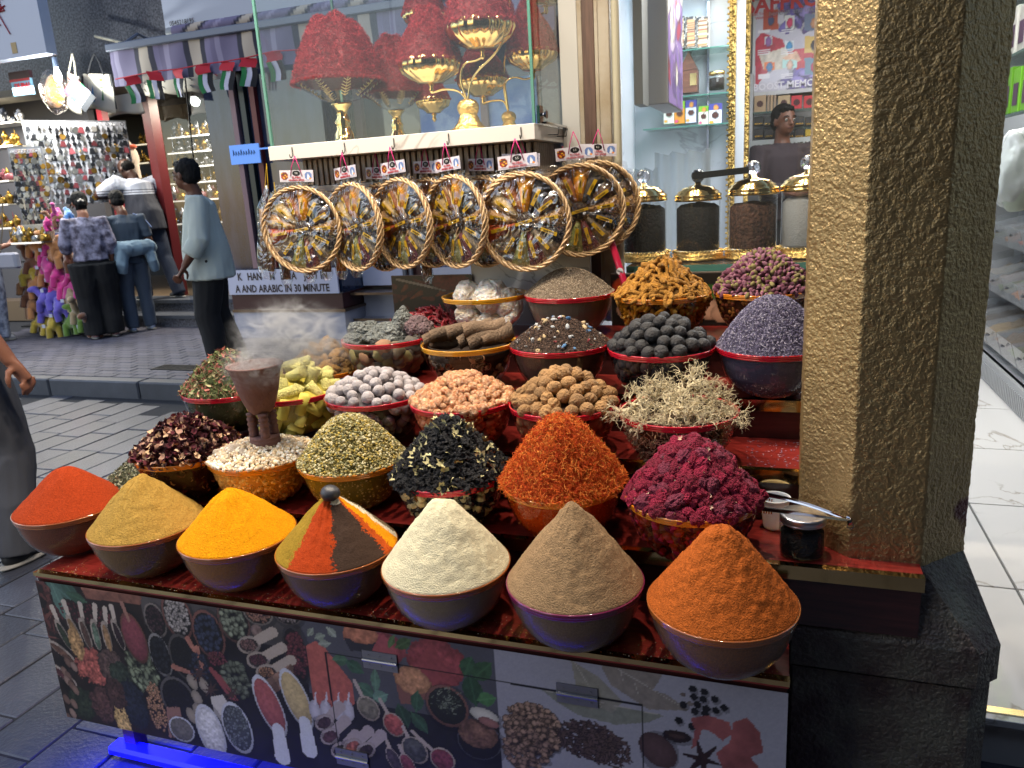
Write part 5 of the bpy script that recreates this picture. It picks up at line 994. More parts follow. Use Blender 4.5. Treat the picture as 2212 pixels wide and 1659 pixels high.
# pink stick leaning by the window post
st_ = empty('leaning_stick', (-.56, 1.09, 1.25), 'pink plastic tube with white round stickers leaning beside the window post', 'plastic tube')
a = at(1312, 495, 1.09); c = at(1352, 620, 1.05); b = MB(); b.tube([tuple(a), tuple(c)], .0105, 14); L_(b.obj('tube', mat('pink_plastic', '#a8183a', .3, coat=.4), st_), st_)
for t in (.18, .72):
    q = a.lerp(c, t); b = MB(); b.lathe([(0, 0), (.0105, 0)], 20); d = b.obj('sticker', mat('white_sticker', '#c8c8cc', .5), st_); d.rotation_euler = (pi / 2, 0, 0); d.location = (q.x + .56, q.y - 1.09 - .0112, q.z - 1.25)
    text('Oaxx', .008, mat('black_ink', '#101010', .6), st_, (q.x + .56, q.y - 1.09 - .0118, q.z - 1.25), (pi / 2, .3, 0))

# ---------------------------------------------------------------- saffron bowls inside the case
M_saf = mat('saffron_threads', (1, 1, 1), .6, attr=True, spec=.4)
def saffron(R, H, n, seed, size=.013, t=.3, over=1.05, lump=.6):
    rg = np.random.default_rng(seed); s = np.sqrt(rg.uniform(size=n)) * over; a = rg.uniform(-pi, pi, n); lum = 1 + lump * .35 * vnoise(np.stack([np.cos(a) * s * 1.8, np.sin(a) * s * 1.8, s * 0], 1), 1.6, seed)
    ss = np.minimum(s, 1.08); z = H * (np.clip(1 - ss ** 2, 0, 1) ** .8 - .3 * np.clip(ss - 1, 0, 1)) * lum; x, y = R * ss * np.cos(a), R * ss * np.sin(a)
    N = np.stack([np.cos(a) * ss, np.sin(a) * ss, .6 + ss * 0], 1); N /= np.linalg.norm(N, axis=1)[:, None]; P = np.stack([x, y, z], 1) + N * rg.uniform(-.004, .004, (n, 1))
    V, F, C = scat([t_strand(i, 1, .035, 3, .45) for i in range(6)], P, rot_normal(N, .6), size * rg.uniform(.6, 1.4, n), colors(n, ['#7c1020', '#98202e', '#5c0a16', '#a82c38', '#6c0c1c'], seed, .25))
    na, nr = 60, 22; A = np.linspace(0, 2 * pi, na, endpoint=False); S = np.linspace(0, 1, nr); SS, AA = np.meshgrid(S, A, indexing='ij'); lum = 1 + lump * .35 * vnoise(np.stack([(np.cos(AA) * SS).ravel() * 1.8, (np.sin(AA) * SS).ravel() * 1.8, SS.ravel() * 0], 1), 1.6, seed).reshape(SS.shape)
    zz = H * np.clip(1 - SS ** 2, 0, 1) ** .8 * lum - .004; Q = np.stack([(R * .97 * SS * np.cos(AA)).ravel(), (R * .97 * SS * np.sin(AA)).ravel(), zz.ravel()], 1)
    I = np.arange(nr * na).reshape(nr, na); J = np.roll(I, -1, 1); Fq = np.stack([I[:-1], J[:-1], J[1:], I[1:]], -1).reshape(-1, 4); Ft = np.concatenate([Fq[:, [0, 1, 2]], Fq[:, [0, 2, 3]]])
    return mesh('saffron', np.concatenate([V, Q]), np.concatenate([F, Ft + len(V)]), M_saf, False, col=np.concatenate([C, np.tile(np.array(hexc('#6a1020')), (len(Q), 1))]))
SAF_B = saffron(.152, .215, 19000, 3, .012); SAF_S = saffron(.095, .145, 9000, 5, .010)
M_cut = clear('cut_glass', (.97, .97, .97), .03, 1.45, gain=1.2)
def glass_bowl(u, v, zb, R, s, l, sfl):
    e = empty('glass_pedestal_bowl', (u, v, zb), l, 'pedestal bowl', 'footed glass bowls in the display case'); H = .20 * s
    V, F = lathe([(0, .125 * s), (.02 * s, .126 * s), (.06 * s, .137 * s), (R * .72, .168 * s), (R * .9, .188 * s), (R * 1.02, H)], 72, lambda a, k: 1 + .025 * (k >= 3) * abs(sin(9 * a))); obj('glass_bowl', mesh('glass_bowl', V, F, M_cut), e)
    V, F = lathe([(0, 0), (.044, 0), (.045, .004), (.034, .012), (.032, .03), (.024, .045), (.022, .058), (.026, .07), (.019, .082), (.017, .1), (.024, .112), (.033, .12), (.034, .126), (.0, .127)], 32, ); V = [(x * s, y * s, z * s) for x, y, z in V]; obj('gold_stem', mesh('gold_stem', V, F, M_goldp), e)
    for i in range(7):   # gold leaf sprays painted on the bowl, raised
        a = -pi / 2 + (i - 3) * .75; b = MB()
        for k in range(7):
            rr = .05 * s + (R - .05 * s) * (.15 + .11 * k); zz = .137 * s + (H - .137 * s) * (.12 + .115 * k) ; w_ = .013 * s * (1.15 - .14 * abs(k - 2.5))
            for sg in (-1, 0, 1): b.tube([((rr + .002) * cos(a), (rr + .002) * sin(a), zz - .001), ((rr + .004) * cos(a + sg * w_ / rr), (rr + .004) * sin(a + sg * w_ / rr), zz + .006 * s)], .0013 * s, 4)
        b.obj('gold_leaf_spray', mat('gold_paint', (.8, .58, .25), .35, .8), e)
    return obj('saffron', sfl, None, (u, v, zb + H - .008), None, (R / sfl['R'],) * 3 if False else R / (.158 if sfl is SAF_B else .098), 'deep red saffron heap in the ' + l.split(' on')[0].split(' behind')[0], 'saffron heap', 'saffron heaps in the display case', 'stuff')
for k in ('saffron',): pass
glass_bowl(-1.405, 1.06, 1.677, .150, 1.0, 'large cut glass bowl with gold leaf sprays on a gold foot', SAF_B); glass_bowl(-1.30, 1.24, 1.677, .112, .86, 'smaller cut glass bowl behind the large one', SAF_S)
def melon_bowl(u, v, zb, R, l, H=.072, heap=True, sc=1.0):
    e = empty('gold_bowl', (u, v, zb), l, 'gold bowl', 'gold lobed bowls on the candelabra stands')
    V, F = lathe([(0, 0), (R * .42, 0), (R * .45, .004), (R * .62, .012), (R * .9, H * .4), (R * 1.0, H * .68), (R * .97, H * .9), (R * .92, H)], 96, lambda a, k: 1 + (.05 * abs(sin(8 * a)) - .02) * (2 <= k <= 7)); obj('bowl_shell', mesh('bowl_shell', V, F, M_goldp), e)
    V, F = lathe([(0, -.03), (.004, -.028), (.008, -.02), (.005, -.012), (.01, -.004), (.0, 0)], 14); obj('finial', mesh('finial', V, F, M_goldp), e)
    if heap: obj('saffron', SAF_S, None, (u, v, zb + H - .008), (0, 0, u * 9), (R / .094, R / .094, sc * R / .094), 'red saffron heap in the ' + l, 'saffron heap', 'saffron heaps in the display case', 'stuff')
for a in [(-1.075, 1.05, 1.832, .096, 'gold lobed bowl on the left arm of the front candelabra', .072, True, 1.0), (-.899, 1.05, 1.912, .104, 'largest gold lobed bowl high on the front candelabra', .078, True, 1.1), (-.98, 1.25, 1.804, .083, 'gold lobed bowl low behind the front candelabra', .062, True, .75), (-.795, 1.22, 1.862, .080, 'gold lobed bowl at the right near the side glass', .06, True, 1.1), (-1.172, 1.27, 1.768, .058, 'small gold bowl half hidden behind the gold foot', .05, True, .7), (-1.17, 1.25, 2.03, .07, 'gold bowl high at the top left of the case', .055, True, .9), (-.76, 1.28, 2.06, .09, 'gold bowl high at the top right of the case', .07, True, 1)]: melon_bowl(*a)
def candel(u, v, s, arms, l):
    e = empty('candelabra_stand', (u, v, 1.677), l, 'candelabra stand', 'gold branching stands in the display case')
    V, F = lathe([(0, 0), (.072, 0), (.07, .006), (.05, .014), (.036, .03), (.03, .045), (.026, .052), (.030, .058), (.034, .07), (.033, .082), (.026, .092), (.015, .098), (0, .1)], 40); V = [(x * s, y * s, z * s) for x, y, z in V]; obj('base', mesh('base', V, F, M_golde), e)
    for pts in arms:
        P = [Vector((x - u, y - v, z - 1.677)) for x, y, z in pts]; Q = []
        for i in range(len(P) - 1):
            p0, p1, p2, p3 = P[max(i - 1, 0)], P[i], P[i + 1], P[min(i + 2, len(P) - 1)]
            for k in range(8):
                t = k / 8; Q.append(tuple(.5 * ((2 * p1) + (p2 - p0) * t + (2 * p0 - 5 * p1 + 4 * p2 - p3) * t * t + (3 * p1 - p0 - 3 * p2 + p3) * t ** 3)))
        Q.append(tuple(P[-1])); b = MB(); b.tube(Q, .0035, 8); b.obj('arm', M_goldp, e, smooth=True)
candel(-.957, 1.05, 1.0, [[(-.957, 1.05, 1.77), (-.985, 1.05, 1.80), (-1.03, 1.05, 1.81), (-1.073, 1.05, 1.805), (-1.075, 1.05, 1.815)], [(-.957, 1.05, 1.77), (-.975, 1.05, 1.83), (-.96, 1.05, 1.875), (-.92, 1.05, 1.882), (-.899, 1.05, 1.89)], [(-.957, 1.05, 1.77), (-.93, 1.05, 1.84), (-.83, 1.05, 1.93), (-.80, 1.05, 2.1), (-.81, 1.05, 2.3)]], 'front gold candelabra stand with embossed round foot')
candel(-.895, 1.25, .72, [[(-.895, 1.25, 1.745), (-.91, 1.25, 1.78), (-.95, 1.25, 1.785), (-.98, 1.25, 1.78)], [(-.895, 1.25, 1.745), (-.905, 1.25, 1.83), (-.87, 1.25, 1.85), (-.83, 1.24, 1.84), (-.795, 1.22, 1.84)], [(-.895, 1.25, 1.745), (-.90, 1.25, 1.9), (-.84, 1.25, 2.0), (-.76, 1.27, 2.035)]], 'rear gold candelabra stand with smaller foot')

# ---------------------------------------------------------------- hanging spice baskets
M_wick = wood('wicker', '#9c7a50', '#cdb088', (40, 40, 40), .55, .15); M_cello = clear('cellophane', (.97, .97, .97), .11, 1.6, bump=1.0, bscale=14, gain=3.2)
M_lab = mat('yellow_label', '#c9a010', .5); M_ink = mat('label_ink', '#1a1408', .6); M_card = mat('card_white', '#c4c0cc', .4); M_cord = mat('magenta_cord', '#b01c6a', .7)
WEDGE = [(84, '#d08a14', 0, 'TURMERIC'), (57, '#34302e', 0, 'LEMON'), (30, '#3a2418', 1, 'CINNAMON'), (4, '#8a6a44', 2, 'CORIANDER'), (-24, '#28262a', 2, 'BLACK PEPPER'), (-50, '#5c5040', 1, 'CUMIN'), (-77, '#4a141c', 2, 'CHILI'), (-103, '#6e7040', 1, 'CARDAMOM'), (-130, '#3a3028', 0, 'BLACK PEPPER'), (190, '#8a3410', 0, 'CHILI'), (166, '#8a6c3c', 0, 'CORIANDER'), (139, '#a08a60', 0, 'GINGER'), (112, '#7a4a2c', 0, 'CINNAMON')]
def make_basket():
    e = empty('spice_basket', (0, 0, 0), 'round wicker basket of wedge shaped spice packets wrapped in cellophane', 'spice basket', 'spice baskets hanging from the ledge')
    R = .133
    for k in range(3):   # three twisted withies
        for rr, r0, ph in ((R, .0033, k * 2.09), (R * .975, .0026, k * 2.09 + 1)):
            b = MB(); n = 120; pts = [((rr + .0045 * cos(11 * a + ph + .5 * sin(3 * a))) * cos(a), .0055 * sin(11 * a + ph) + (.0 if rr == R else .011), (rr + .0045 * cos(11 * a + ph + .5 * sin(3 * a))) * sin(a)) for a in np.linspace(0, 2 * pi, n + 1)]; b.tube(pts, r0, 6, cap=False); b.obj('withy', M_wick, e, smooth=True)
    V, F = lathe([(0, 0), (R * .8, 0), (R * .96, -.01)], 40); V = [(x, .025 + z, y) for x, y, z in V]; obj('basket_floor', mesh('basket_floor', V, F, M_wick), e)
    for deg, c, kind, nm in WEDGE:
        a = radians(deg); wd = radians(13.2); V = []; F = []; nr = 7; na = 7
        for i in range(nr):
            for j in range(na):
                t = i / (nr - 1); q = j / (na - 1) * 2 - 1; rr = .028 + (.125 - .028) * t; aa = a + wd * q * (1 - .25 * t * 0); V.append((rr * cos(aa), .016 - .014 * (1 - q * q) * (1 - (2 * t - 1) ** 4) - .002 * random.random(), rr * sin(aa)))
        for i in range(nr - 1):
            for j in range(na - 1): F.append((i * na + j, i * na + j + 1, (i + 1) * na + j + 1, (i + 1) * na + j))
        m = mat('packet_' + nm.lower().replace(' ', '_') + '_' + c[1:4], hexc(c, 1.6), .6, var=.25, vscale=60, bump=.5, bscale=250, bdist=.004); w_ = obj('packet', mesh('packet', V, F, m), e, label=nm.lower() + ' packet')
        if kind:
            n = 90; rg = np.random.default_rng(int(deg) + 400); t = np.sqrt(rg.uniform(size=n)); q = rg.uniform(-1, 1, n); rr = .035 + .088 * t; aa = a + wd * .9 * q; P = np.stack([rr * np.cos(aa), .014 - .013 * (1 - q * q), rr * np.sin(aa)], 1)
            tm = [t_rod(2.4, .4, 4)] if kind == 1 else [ico(1)]; V, F, _ = scat(tm, P, rot_rand(n), .0026 if kind == 2 else .0022); obj('seeds', mesh('seeds', V, F, mat('seeds_' + c[1:], c, .6, var=.3, vscale=90)), w_, kind='stuff')
        # label strip
        cx, cz = .078 * cos(a), .078 * sin(a); b = MB(); b.box((-.025, -.0006, -.0052), (.025, 0, .0052)); lb_ = b.obj('label', M_lab, w_); lb_.location = (cx, -.0018, cz); lb_.rotation_euler = (0, -a, 0)
        text(nm, .0058, M_ink, w_, (cx, -.0031, cz), (pi / 2, -a, 0), sx=.85) if True else 0
    V, F = noisy(2, .25, 1.5, 3, (.026, .006, .026)); obj('star_anise_packet', mesh('star_anise_packet', V + np.array((0, .008, 0)), F, mat('star_anise', '#2c1a12', .6, bump=.6, bscale=90)), e)
    b = MB(); b.box((-.026, -.0008, -.0045), (.026, 0, .0045)); lb_ = b.obj('label', M_lab, e); lb_.location = (0, -.0028, 0); lb_.rotation_euler = (0, -.2, 0); text('STAR ANISE', .0058, M_ink, e, (0, -.0042, 0), (pi / 2, -.2, 0), sx=.85)
    # cellophane: wrinkled front sheet
    n = 40; V = []; F = []
    for i in range(14):
        for j in range(n):
            a = 2 * pi * j / n; rr = .141 * i / 13; V.append((rr * cos(a), -.0065 - .004 * (1 - (i / 13) ** 2) + .0022 * sin(a * 9 + i * .9) * (i / 13) + .012 * (i / 13) ** 8, rr * sin(a)))
    for i in range(13):
        for j in range(n): F.append((i * n + j, i * n + (j + 1) % n, (i + 1) * n + (j + 1) % n, (i + 1) * n + j))
    obj('cellophane', mesh('cellophane', V, F, M_cello), e)
    V = []; F = []
    for j in range(25):
        a = pi * (.12 + .76 * j / 24); k = .5 + .5 * sin(j * 2.3); V += [(.138 * cos(a), .004, .138 * sin(a)), ((.15 + .012 * k) * cos(a), .004 + .008 * sin(j * 1.7), (.15 + .012 * k) * sin(a))]
    F = [(2 * j, 2 * j + 1, 2 * j + 3, 2 * j + 2) for j in range(24)]; obj('cellophane_ruffle', mesh('cellophane_ruffle', V, F, M_cello), e)
    # header card with print
    cd = empty('header_card', (0, -.004, .168), parent=e); b = MB(); b.box((-.058, 0, -.018), (.058, .0012, .018)); b.obj('card', M_card, cd)
    for sx, cc, nm in ((-.041, '#7a2a20', 'spice_picture'), (.041, '#5c74a8', 'sail_tower_picture')):
        q = Print(.028, .028, .0014, '#c4c0cc'); q.poly([(.014 + .0135 * cos(pi / 8 + i * pi / 4), .014 + .0135 * sin(pi / 8 + i * pi / 4)) for i in range(8)], cc)
        if sx < 0: [q.ell(random.uniform(.005, .023), random.uniform(.005, .023), .003, .002, random.choice(['#b03020', '#d8a030', '#3a3020', '#8a1a20'])) for _ in range(16)]
        else: q.poly([(.009, .004), (.012, .023), (.019, .012), (.019, .004)], '#c8ccd8'); q.ell(.02, .006, .004, .003, '#d88a40')
        q.build(nm, M_print, cd, (sx - .014, -.0006, -.014))
    b = MB(); b.lathe([(0, 0), (.0135, 0)], 24); d = b.obj('black_oval', mat('black_print', '#101012', .4), cd); d.rotation_euler = (pi / 2, 0, 0); d.scale = (1, .62, 1); d.location = (0, -.0004, .0085)
    text('S.S', .0085, mat('white_print', '#d0d0d0', .5), cd, (0, -.001, .0085), (pi / 2, 0, 0)); text('GLOBAL', .0085, mat('red_print', '#b01c2c', .5), cd, (0, -.001, -.004), (pi / 2, 0, 0)); text('ARABIAN SPICES', .0085, mat('red_print', '#b01c2c', .5), cd, (0, -.001, -.0125), (pi / 2, 0, 0), sx=.85)
    for sx in (-1, 1): b = MB(); b.tube([(sx * .02, -.0015, .0), (sx * .012, -.003, .03), (0, -.001, .061)], .0013, 6); b.obj('cord', M_cord, cd, smooth=True)
    return e
bk = make_basket(); M_hook = mat('dark_hook_wire', '#2a2a2c', .4, .8)
BASK = [((-1.505, .895, 1.412), .12, 'leftmost basket facing front with a bright glare on its cellophane'), ((-1.315, .90, 1.412), -.42, 'narrow turned basket second from the left'), ((-1.245, .955, 1.405), -.42, 'basket hidden behind the second basket from the left'), ((-1.145, .895, 1.416), -.42, 'third front basket from the left, turned to the left'), ((-1.075, .955, 1.412), -.42, 'basket behind the third front basket from the left'),
        ((-.965, .895, 1.414), -.46, 'fourth front basket from the left, turned to the left'), ((-.90, .965, 1.408), -.46, 'basket showing its rim behind the fourth front basket'), ((-.741, .882, 1.404), 0, 'largest looking basket facing straight out, with two header cards'), ((-.765, .935, 1.412), 0, 'basket directly behind the large straight facing basket'), ((-.612, 1.035, 1.424), .32, 'basket on the right end hanging in front of the window posts'), ((-.582, 1.13, 1.432), .35, 'rearmost basket at the far right behind the right end basket')]
for i, (p, rz, l) in enumerate(BASK):
    o = bk if i == 0 else copy_tree(bk); o.location = p; o.rotation_euler = (0, (-1) ** i * .05, rz + (0 if rz == 0 else 0)); o['label'] = l
    if i in (7,): o.scale = (1.02,) * 3
for i, (u, v) in enumerate([(-1.505, .9), (-1.315, .9), (-1.145, .9), (-.965, .9), (-.741, .9)]):
    b = MB(); b.tube([(0, 0, .028), (.001, -.002, .004), (.002, -.012, -.004), (.003, -.02, -.002), (.003, -.021, .006)], .0016, 6); b.obj('hook', M_hook, None, smooth=True, label='bent dark wire hook on the ledge holding the %s front basket' % ['first', 'second', 'third', 'fourth', 'fifth'][i], cat='hook', group='wire hooks on the marble ledge').location = (u, v - .001, 1.64)
for i, v in enumerate((1.035, 1.13)):
    b = MB(); b.tube([(0, 0, 0), (.03, 0, -.002), (.034, 0, .02)], .0016, 6); b.obj('hook', M_hook, None, smooth=True, label=['bent wire hook on the side of the ledge nearer the front', 'bent wire hook on the side of the ledge nearer the posts'][i], cat='hook', group='wire hooks on the marble ledge').location = (-.70, v, 1.65)
# cellophane bags of cinnamon hanging behind
M_bark2 = wood('bundled_bark', '#5a4230', '#8a6a4a', (20, 20, 2), .6, .2)
def bag(l, u, v, z0, z1, wd, tilt=0, m=None):
    e = empty('cellophane_bag', (u, v, z1), l, 'cellophane bag', 'long cellophane bags hanging behind the baskets'); h = z1 - z0
    for k in range(4):
        x = (k - 1.5) * wd * .2; b = MB(); b.tube([(x, .004 * (k % 2), -.08), (x + .003, .004, -h * .5), (x, .0, -h + .03)], wd * .12, 7); b.obj('bark_stick', m or M_bark2, e, smooth=True)
    V = []; F = []; n = 16; K = 12
    for k in range(K + 1):
        t = k / K; w2 = wd * .5 * (.12 + .88 * min(1, t * 4)) * (1 if t < .93 else .55); d2 = .016 * min(1, t * 3) * (1 if t < .95 else .3)
        for i in range(n): a = 2 * pi * i / n; V.append((w2 * cos(a) * (1 + .08 * sin(5 * a + k)), d2 * sin(a) * (1 + .25 * sin(3 * a + k * 1.3)), -h * t))
    for k in range(K):
        for i in range(n): F.append((k * n + i, k * n + (i + 1) % n, (k + 1) * n + (i + 1) % n, (k + 1) * n + i))
    obj('bag_film', mesh('bag_film', V, F, M_cello), e); b = MB(); b.tube([(-.006, 0, -.01), (0, 0, .07)], .0012, 5); b.tube([(.006, 0, -.01), (0, 0, .07)], .0012, 5); b.obj('yellow_cord', mat('yellow_cord', '#b8941c', .7), e); e.rotation_euler = (0, tilt, 0); return e
bag('long clear bag of bark sticks hanging at the far left of the ledge', -1.655, .95, 1.245, 1.56, .07, .16)
M_ob = mat('orange_packets', '#b8801c', .6)
for i, (x, y, w_, z1, l, m) in enumerate([(622, 622, .04, 1.5, 'narrow clear bag whose tip shows below the leftmost basket', None), (672, 612, .05, 1.5, 'rounded clear bag tip below the leftmost basket', None), (708, 606, .045, 1.5, 'short clear bag tip between the first two baskets', None), (740, 604, .045, 1.5, 'clear bag with yellow packets below the second basket', M_ob), (772, 600, .05, 1.5, 'clear bag of brown sticks below the second basket', None), (925, 614, .04, 1.5, 'single clear bag tip below the third and fourth baskets', None)]):
    p = at(x, y, 1.02); bag(l, p.x, 1.02, p.z, z1, w_, 0, m)
# ================================================================ shop interior behind the window (right)
M_wallm = marble('shop_wall_marble', '#b8bcc4', '#8c8f96', 1.6, .2, .02); M_lamp2 = mat('ceiling_panel_light', (1, 1, 1), .5, emit=(.85, .95, 1), estr=6)
sw = empty('shop_back_wall', (-.4, 4.06, 0), 'pale marble shop wall carrying the glass shelves behind the window', 'wall')
b = MB(); b.box((-.98, 4.06, .15), (-.28, 4.12, 3)); L_(b.obj('wall_panel', M_wallm, sw), sw); b = MB(); b.add(*prism([(-.66, 1.30), (-.63, 1.30), (-.98, 4.12), (-1.01, 4.12)], .15, 3)); L_(b.obj('side_wall', M_wallm, sw), sw)
bw = empty('rear_poster_wall', (.2, 5.5, 0), 'grey fluted rear shop wall that carries the saffron poster', 'wall')
M_gflute = mat('grey_flute', '#8c8c8e', .5); b = MB(); b.box((-.6, 5.52, .15), (3.5, 5.6, 3.2)); L_(b.obj('wall_panel', mat('grey_wall', '#8a8a8c', .6), bw), bw)
b = MB()
for i in range(60): b.box((-.45 + i * .027, 5.50, 1.56), (-.436 + i * .027, 5.52, 1.70))
L_(b.obj('fluting', M_gflute, bw, kind='stuff'), bw)
cl = empty('shop_ceiling', (0, 3.5, 3), 'pale shop ceiling with bright square light panels', 'ceiling'); b = MB(); b.box((-.9, 1.6, 2.95), (3.4, 5.6, 3.0)); L_(b.obj('ceiling_board', mat('ceiling_white', '#b0b0b0', .7), cl), cl)
for i, (x, y, c) in enumerate([(-.62, 3.5, 'pale blue'), (-.36, 3.7, 'warm white'), (.6, 3.0, 'neutral white'), (1.0, 4.3, 'cool white')]):
    b = MB(); b.box((-.12, -.25, -.05), (.12, .25, 0), bev=.006); b.obj('ceiling_light', mat('light_' + c.replace(' ', '_'), (1, 1, 1), .5, emit={'pale blue': (.5, .8, 1), 'warm white': (1, .92, .75)}.get(c, (1, 1, 1)), estr=5), None, label=c + ' glowing square light panel hanging under the shop ceiling', cat='ceiling light').location = (x, y, 2.60 if i < 2 else 2.94)
add_light('AREA', 'shop_light', (-.1, 3.0, 2.5), 34, (.92, .96, 1), (0, .15, -1), shape='RECTANGLE', size=.8, size_y=1.6)
add_light('AREA', 'shop_light_right', (1.0, 3.6, 2.9), 55, (1, .97, .93), (0, 0, -1), shape='RECTANGLE', size=1.2, size_y=2)
add_light('AREA', 'jar_light', (-.3, 1.75, 2.3), 9, (1, .93, .8), (0, -.1, -1), shape='RECTANGLE', size=.7, size_y=.3)
M_gsh = clear('shelf_glass', (.75, .88, .85), .02, 1.5, haze=.12, hazec=(.4, .65, .6))
for i, (y, l) in enumerate([(110, 'upper'), (208, 'middle'), (272, 'lower')]):
    z = at(1500, y, 3.9).z; e = empty('glass_shelf', (-.58, 3.93, z), l + ' green glass shelf on the pale marble wall', 'glass shelf'); b = MB(); b.box((-.3, -.12, -.008), (.22, .12, 0)); b.obj('shelf_plate', M_gsh, e); b = MB(); b.box((-.3, -.121, -.008), (.22, -.12, 0)); b.obj('shelf_edge', M_gedge, e)
b = MB(); b.tube([(-.50, 4.03, 1.4), (-.50, 4.03, 2.7)], .006, 6); b.box((-.507, 4.02, 1.4), (-.493, 4.055, 2.7)); b.obj('shelf_rail', M_chrome, None, label='perforated chrome shelf rail on the marble wall', cat='shelf rail')
# tall patterned boxes on the upper shelf
M_bw = mat('patterned_box_side', '#c8c4bc', .5)
def pattern_box(x0, x1, y0, y1, l, v=3.86, wide=True):
    a = at(x0, y1, v); c = at(x1, y0, v); W = c.x - a.x; H = c.z - a.z; e = empty('patterned_box', (a.x, v, a.z), l, 'box', 'patterned boxes on the glass shelves')
    b = MB(); b.box((0, .001, 0), (W, .10, H)); b.obj('box', M_bw, e); q = Print(W, H, .006, '#c8c4bc')
    for i in range(400): q.ell(random.uniform(0, W), random.uniform(0, H), .004, .004, random.choice(['#3c3c44', '#5a4a3a']))
    q.poly([(W * .15, H * .06), (W * .85, H * .06), (W * .85, H * .92), (W * .15, H * .92)], '#b8987a')
    for i in range(12): q.poly([(W * .15, H * (.08 + i * .07)), (W * .85, H * (.08 + i * .07)), (W * .85, H * (.12 + i * .07)), (W * .15, H * (.12 + i * .07))], random.choice(['#8a3c2c', '#c8a060', '#5a2a20', '#d8c8b0', '#a86a3c']))
    q.build('printed_front', M_print, e, (0, 0, 0))
for i, (x0, x1) in enumerate([(1434, 1454), (1456, 1480), (1481, 1504), (1505, 1531)]): pattern_box(x0, x1, 34, 105, ['first', 'second', 'third', 'fourth'][i] + ' patterned box from the left on the upper glass shelf')
pattern_box(1434, 1456, 140, 204, 'lone patterned box with striped front on the middle shelf')
# little wooden house and jar
p = at(1487, 200, 3.88); hs = empty('wooden_house', tuple(p), 'small brown wooden house shaped box on the middle shelf', 'wooden box'); M_wh = wood('carved_brown_wood', '#4a2c20', '#7a4a34', (1, 1, 8), .5, .2)
b = MB(); b.add(*prism([(-.055, 0), (.055, 0), (.055, .10), (-.055, .10)], 0, .13)); b.obj('house_body', M_wh, hs); b = MB(); b.add([(-.056, -.002, .131), (.056, -.002, .131), (0, -.002, .24), (-.056, .102, .131), (.056, .102, .131), (0, .102, .24)], [(0, 1, 2), (5, 4, 3), (0, 2, 5, 3), (2, 1, 4, 5), (1, 0, 3, 4)]); b.obj('roof', M_wh, hs)
b = MB(); b.box((.01, -.004, .04), (.05, -.001, .11)); b.obj('gold_window', M_goldp, hs)
p = at(1548, 195, 3.9); jr = empty('small_jar', tuple(p), 'small clear jar of dark spice at the right of the middle shelf', 'jar'); V, F = lathe([(0, 0), (.045, 0), (.048, .01), (.048, .08), (.043, .09)], 24); obj('glass', mesh('glass', V, F, M_glass), jr); V, F = lathe([(0, .004), (.044, .004), (.044, .07), (0, .078)], 20); obj('filling', mesh('filling', V, F, mat('dark_filling', '#1c1210', .8)), jr); V, F = lathe([(.046, .09), (.048, .092), (.048, .108), (0, .11)], 24); obj('lid', mesh('lid', V, F, M_goldp), jr)
# colourful cartons on the lower shelf
for i, (x0, x1, y0, y1, c1, c2, l) in enumerate([(1434, 1456, 220, 268, '#7ab82c', '#d8dcd0', 'green and white carton at the left of the lower shelf'), (1457, 1479, 218, 268, '#8ab83c', '#d08a30', 'green and orange carton second on the lower shelf'), (1481, 1504, 215, 266, '#4a4a9c', '#d0d4e0', 'tall blue and white carton in the middle of the lower shelf'), (1509, 1530, 228, 270, '#7ab030', '#e0d8c8', 'short green carton right of the tall blue one'), (1531, 1559, 222, 270, '#4c4c9a', '#dcdce4', 'blue and white carton with pink dot at the right end')]):
    a = at(x0, y1, 3.87); c = at(x1, y0, 3.87); W = c.x - a.x; H = c.z - a.z; e = empty('carton', (a.x, 3.87, a.z), l, 'carton', 'cartons on the lower glass shelf'); b = MB(); b.box((0, .001, 0), (W, .06, H)); b.obj('box', mat('carton_' + c1[1:], c1, .5), e)
    q = Print(W, H, .005, c2); q.put(q.Y > H * .68, c1); q.ell(W * .5, H * .45, W * .28, W * .26, '#4a2a24'); q.ell(W * .55, H * .8, W * .2, H * .13, '#d89048'); q.ell(W * .2, H * .12, W * .16, W * .14, '#d84a84' if i % 2 else '#e0a030'); q.build('printed_front', M_print, e, (0, 0, 0))
# gold bead column
M_gb = mat('crumpled_gold', (.42, .28, .09), .35, 1, bump=1, bscale=28, bdist=.05)
gc = empty('gold_column', (-.33, 3.98, 0), 'narrow glittering gold column with light strips between wall and poster', 'column'); b = MB(); b.box((-.04, -.02, .15), (.0, .06, 2.9)); b.obj('gold_strip', M_gb, gc); b = MB(); b.box((.003, .1, .15), (.03, .14, 2.9)); b.obj('light_strip', mat('warm_strip', (1, .9, .6), .5, emit=(1, .8, .4), estr=.7), gc); b = MB(); b.box((.035, .16, .15), (.075, .3, 2.9)); b.obj('gold_strip', M_gb, gc)
b = MB()
for k in range(240): z = .2 + k * .0112; b.add(ico(0)[0] * .009 + np.array((-.045 + .03 * ((k * 7) % 3) / 2, -.024, z)), ico(0)[1])
b.obj('gold_beads', M_gb, gc, kind='stuff')
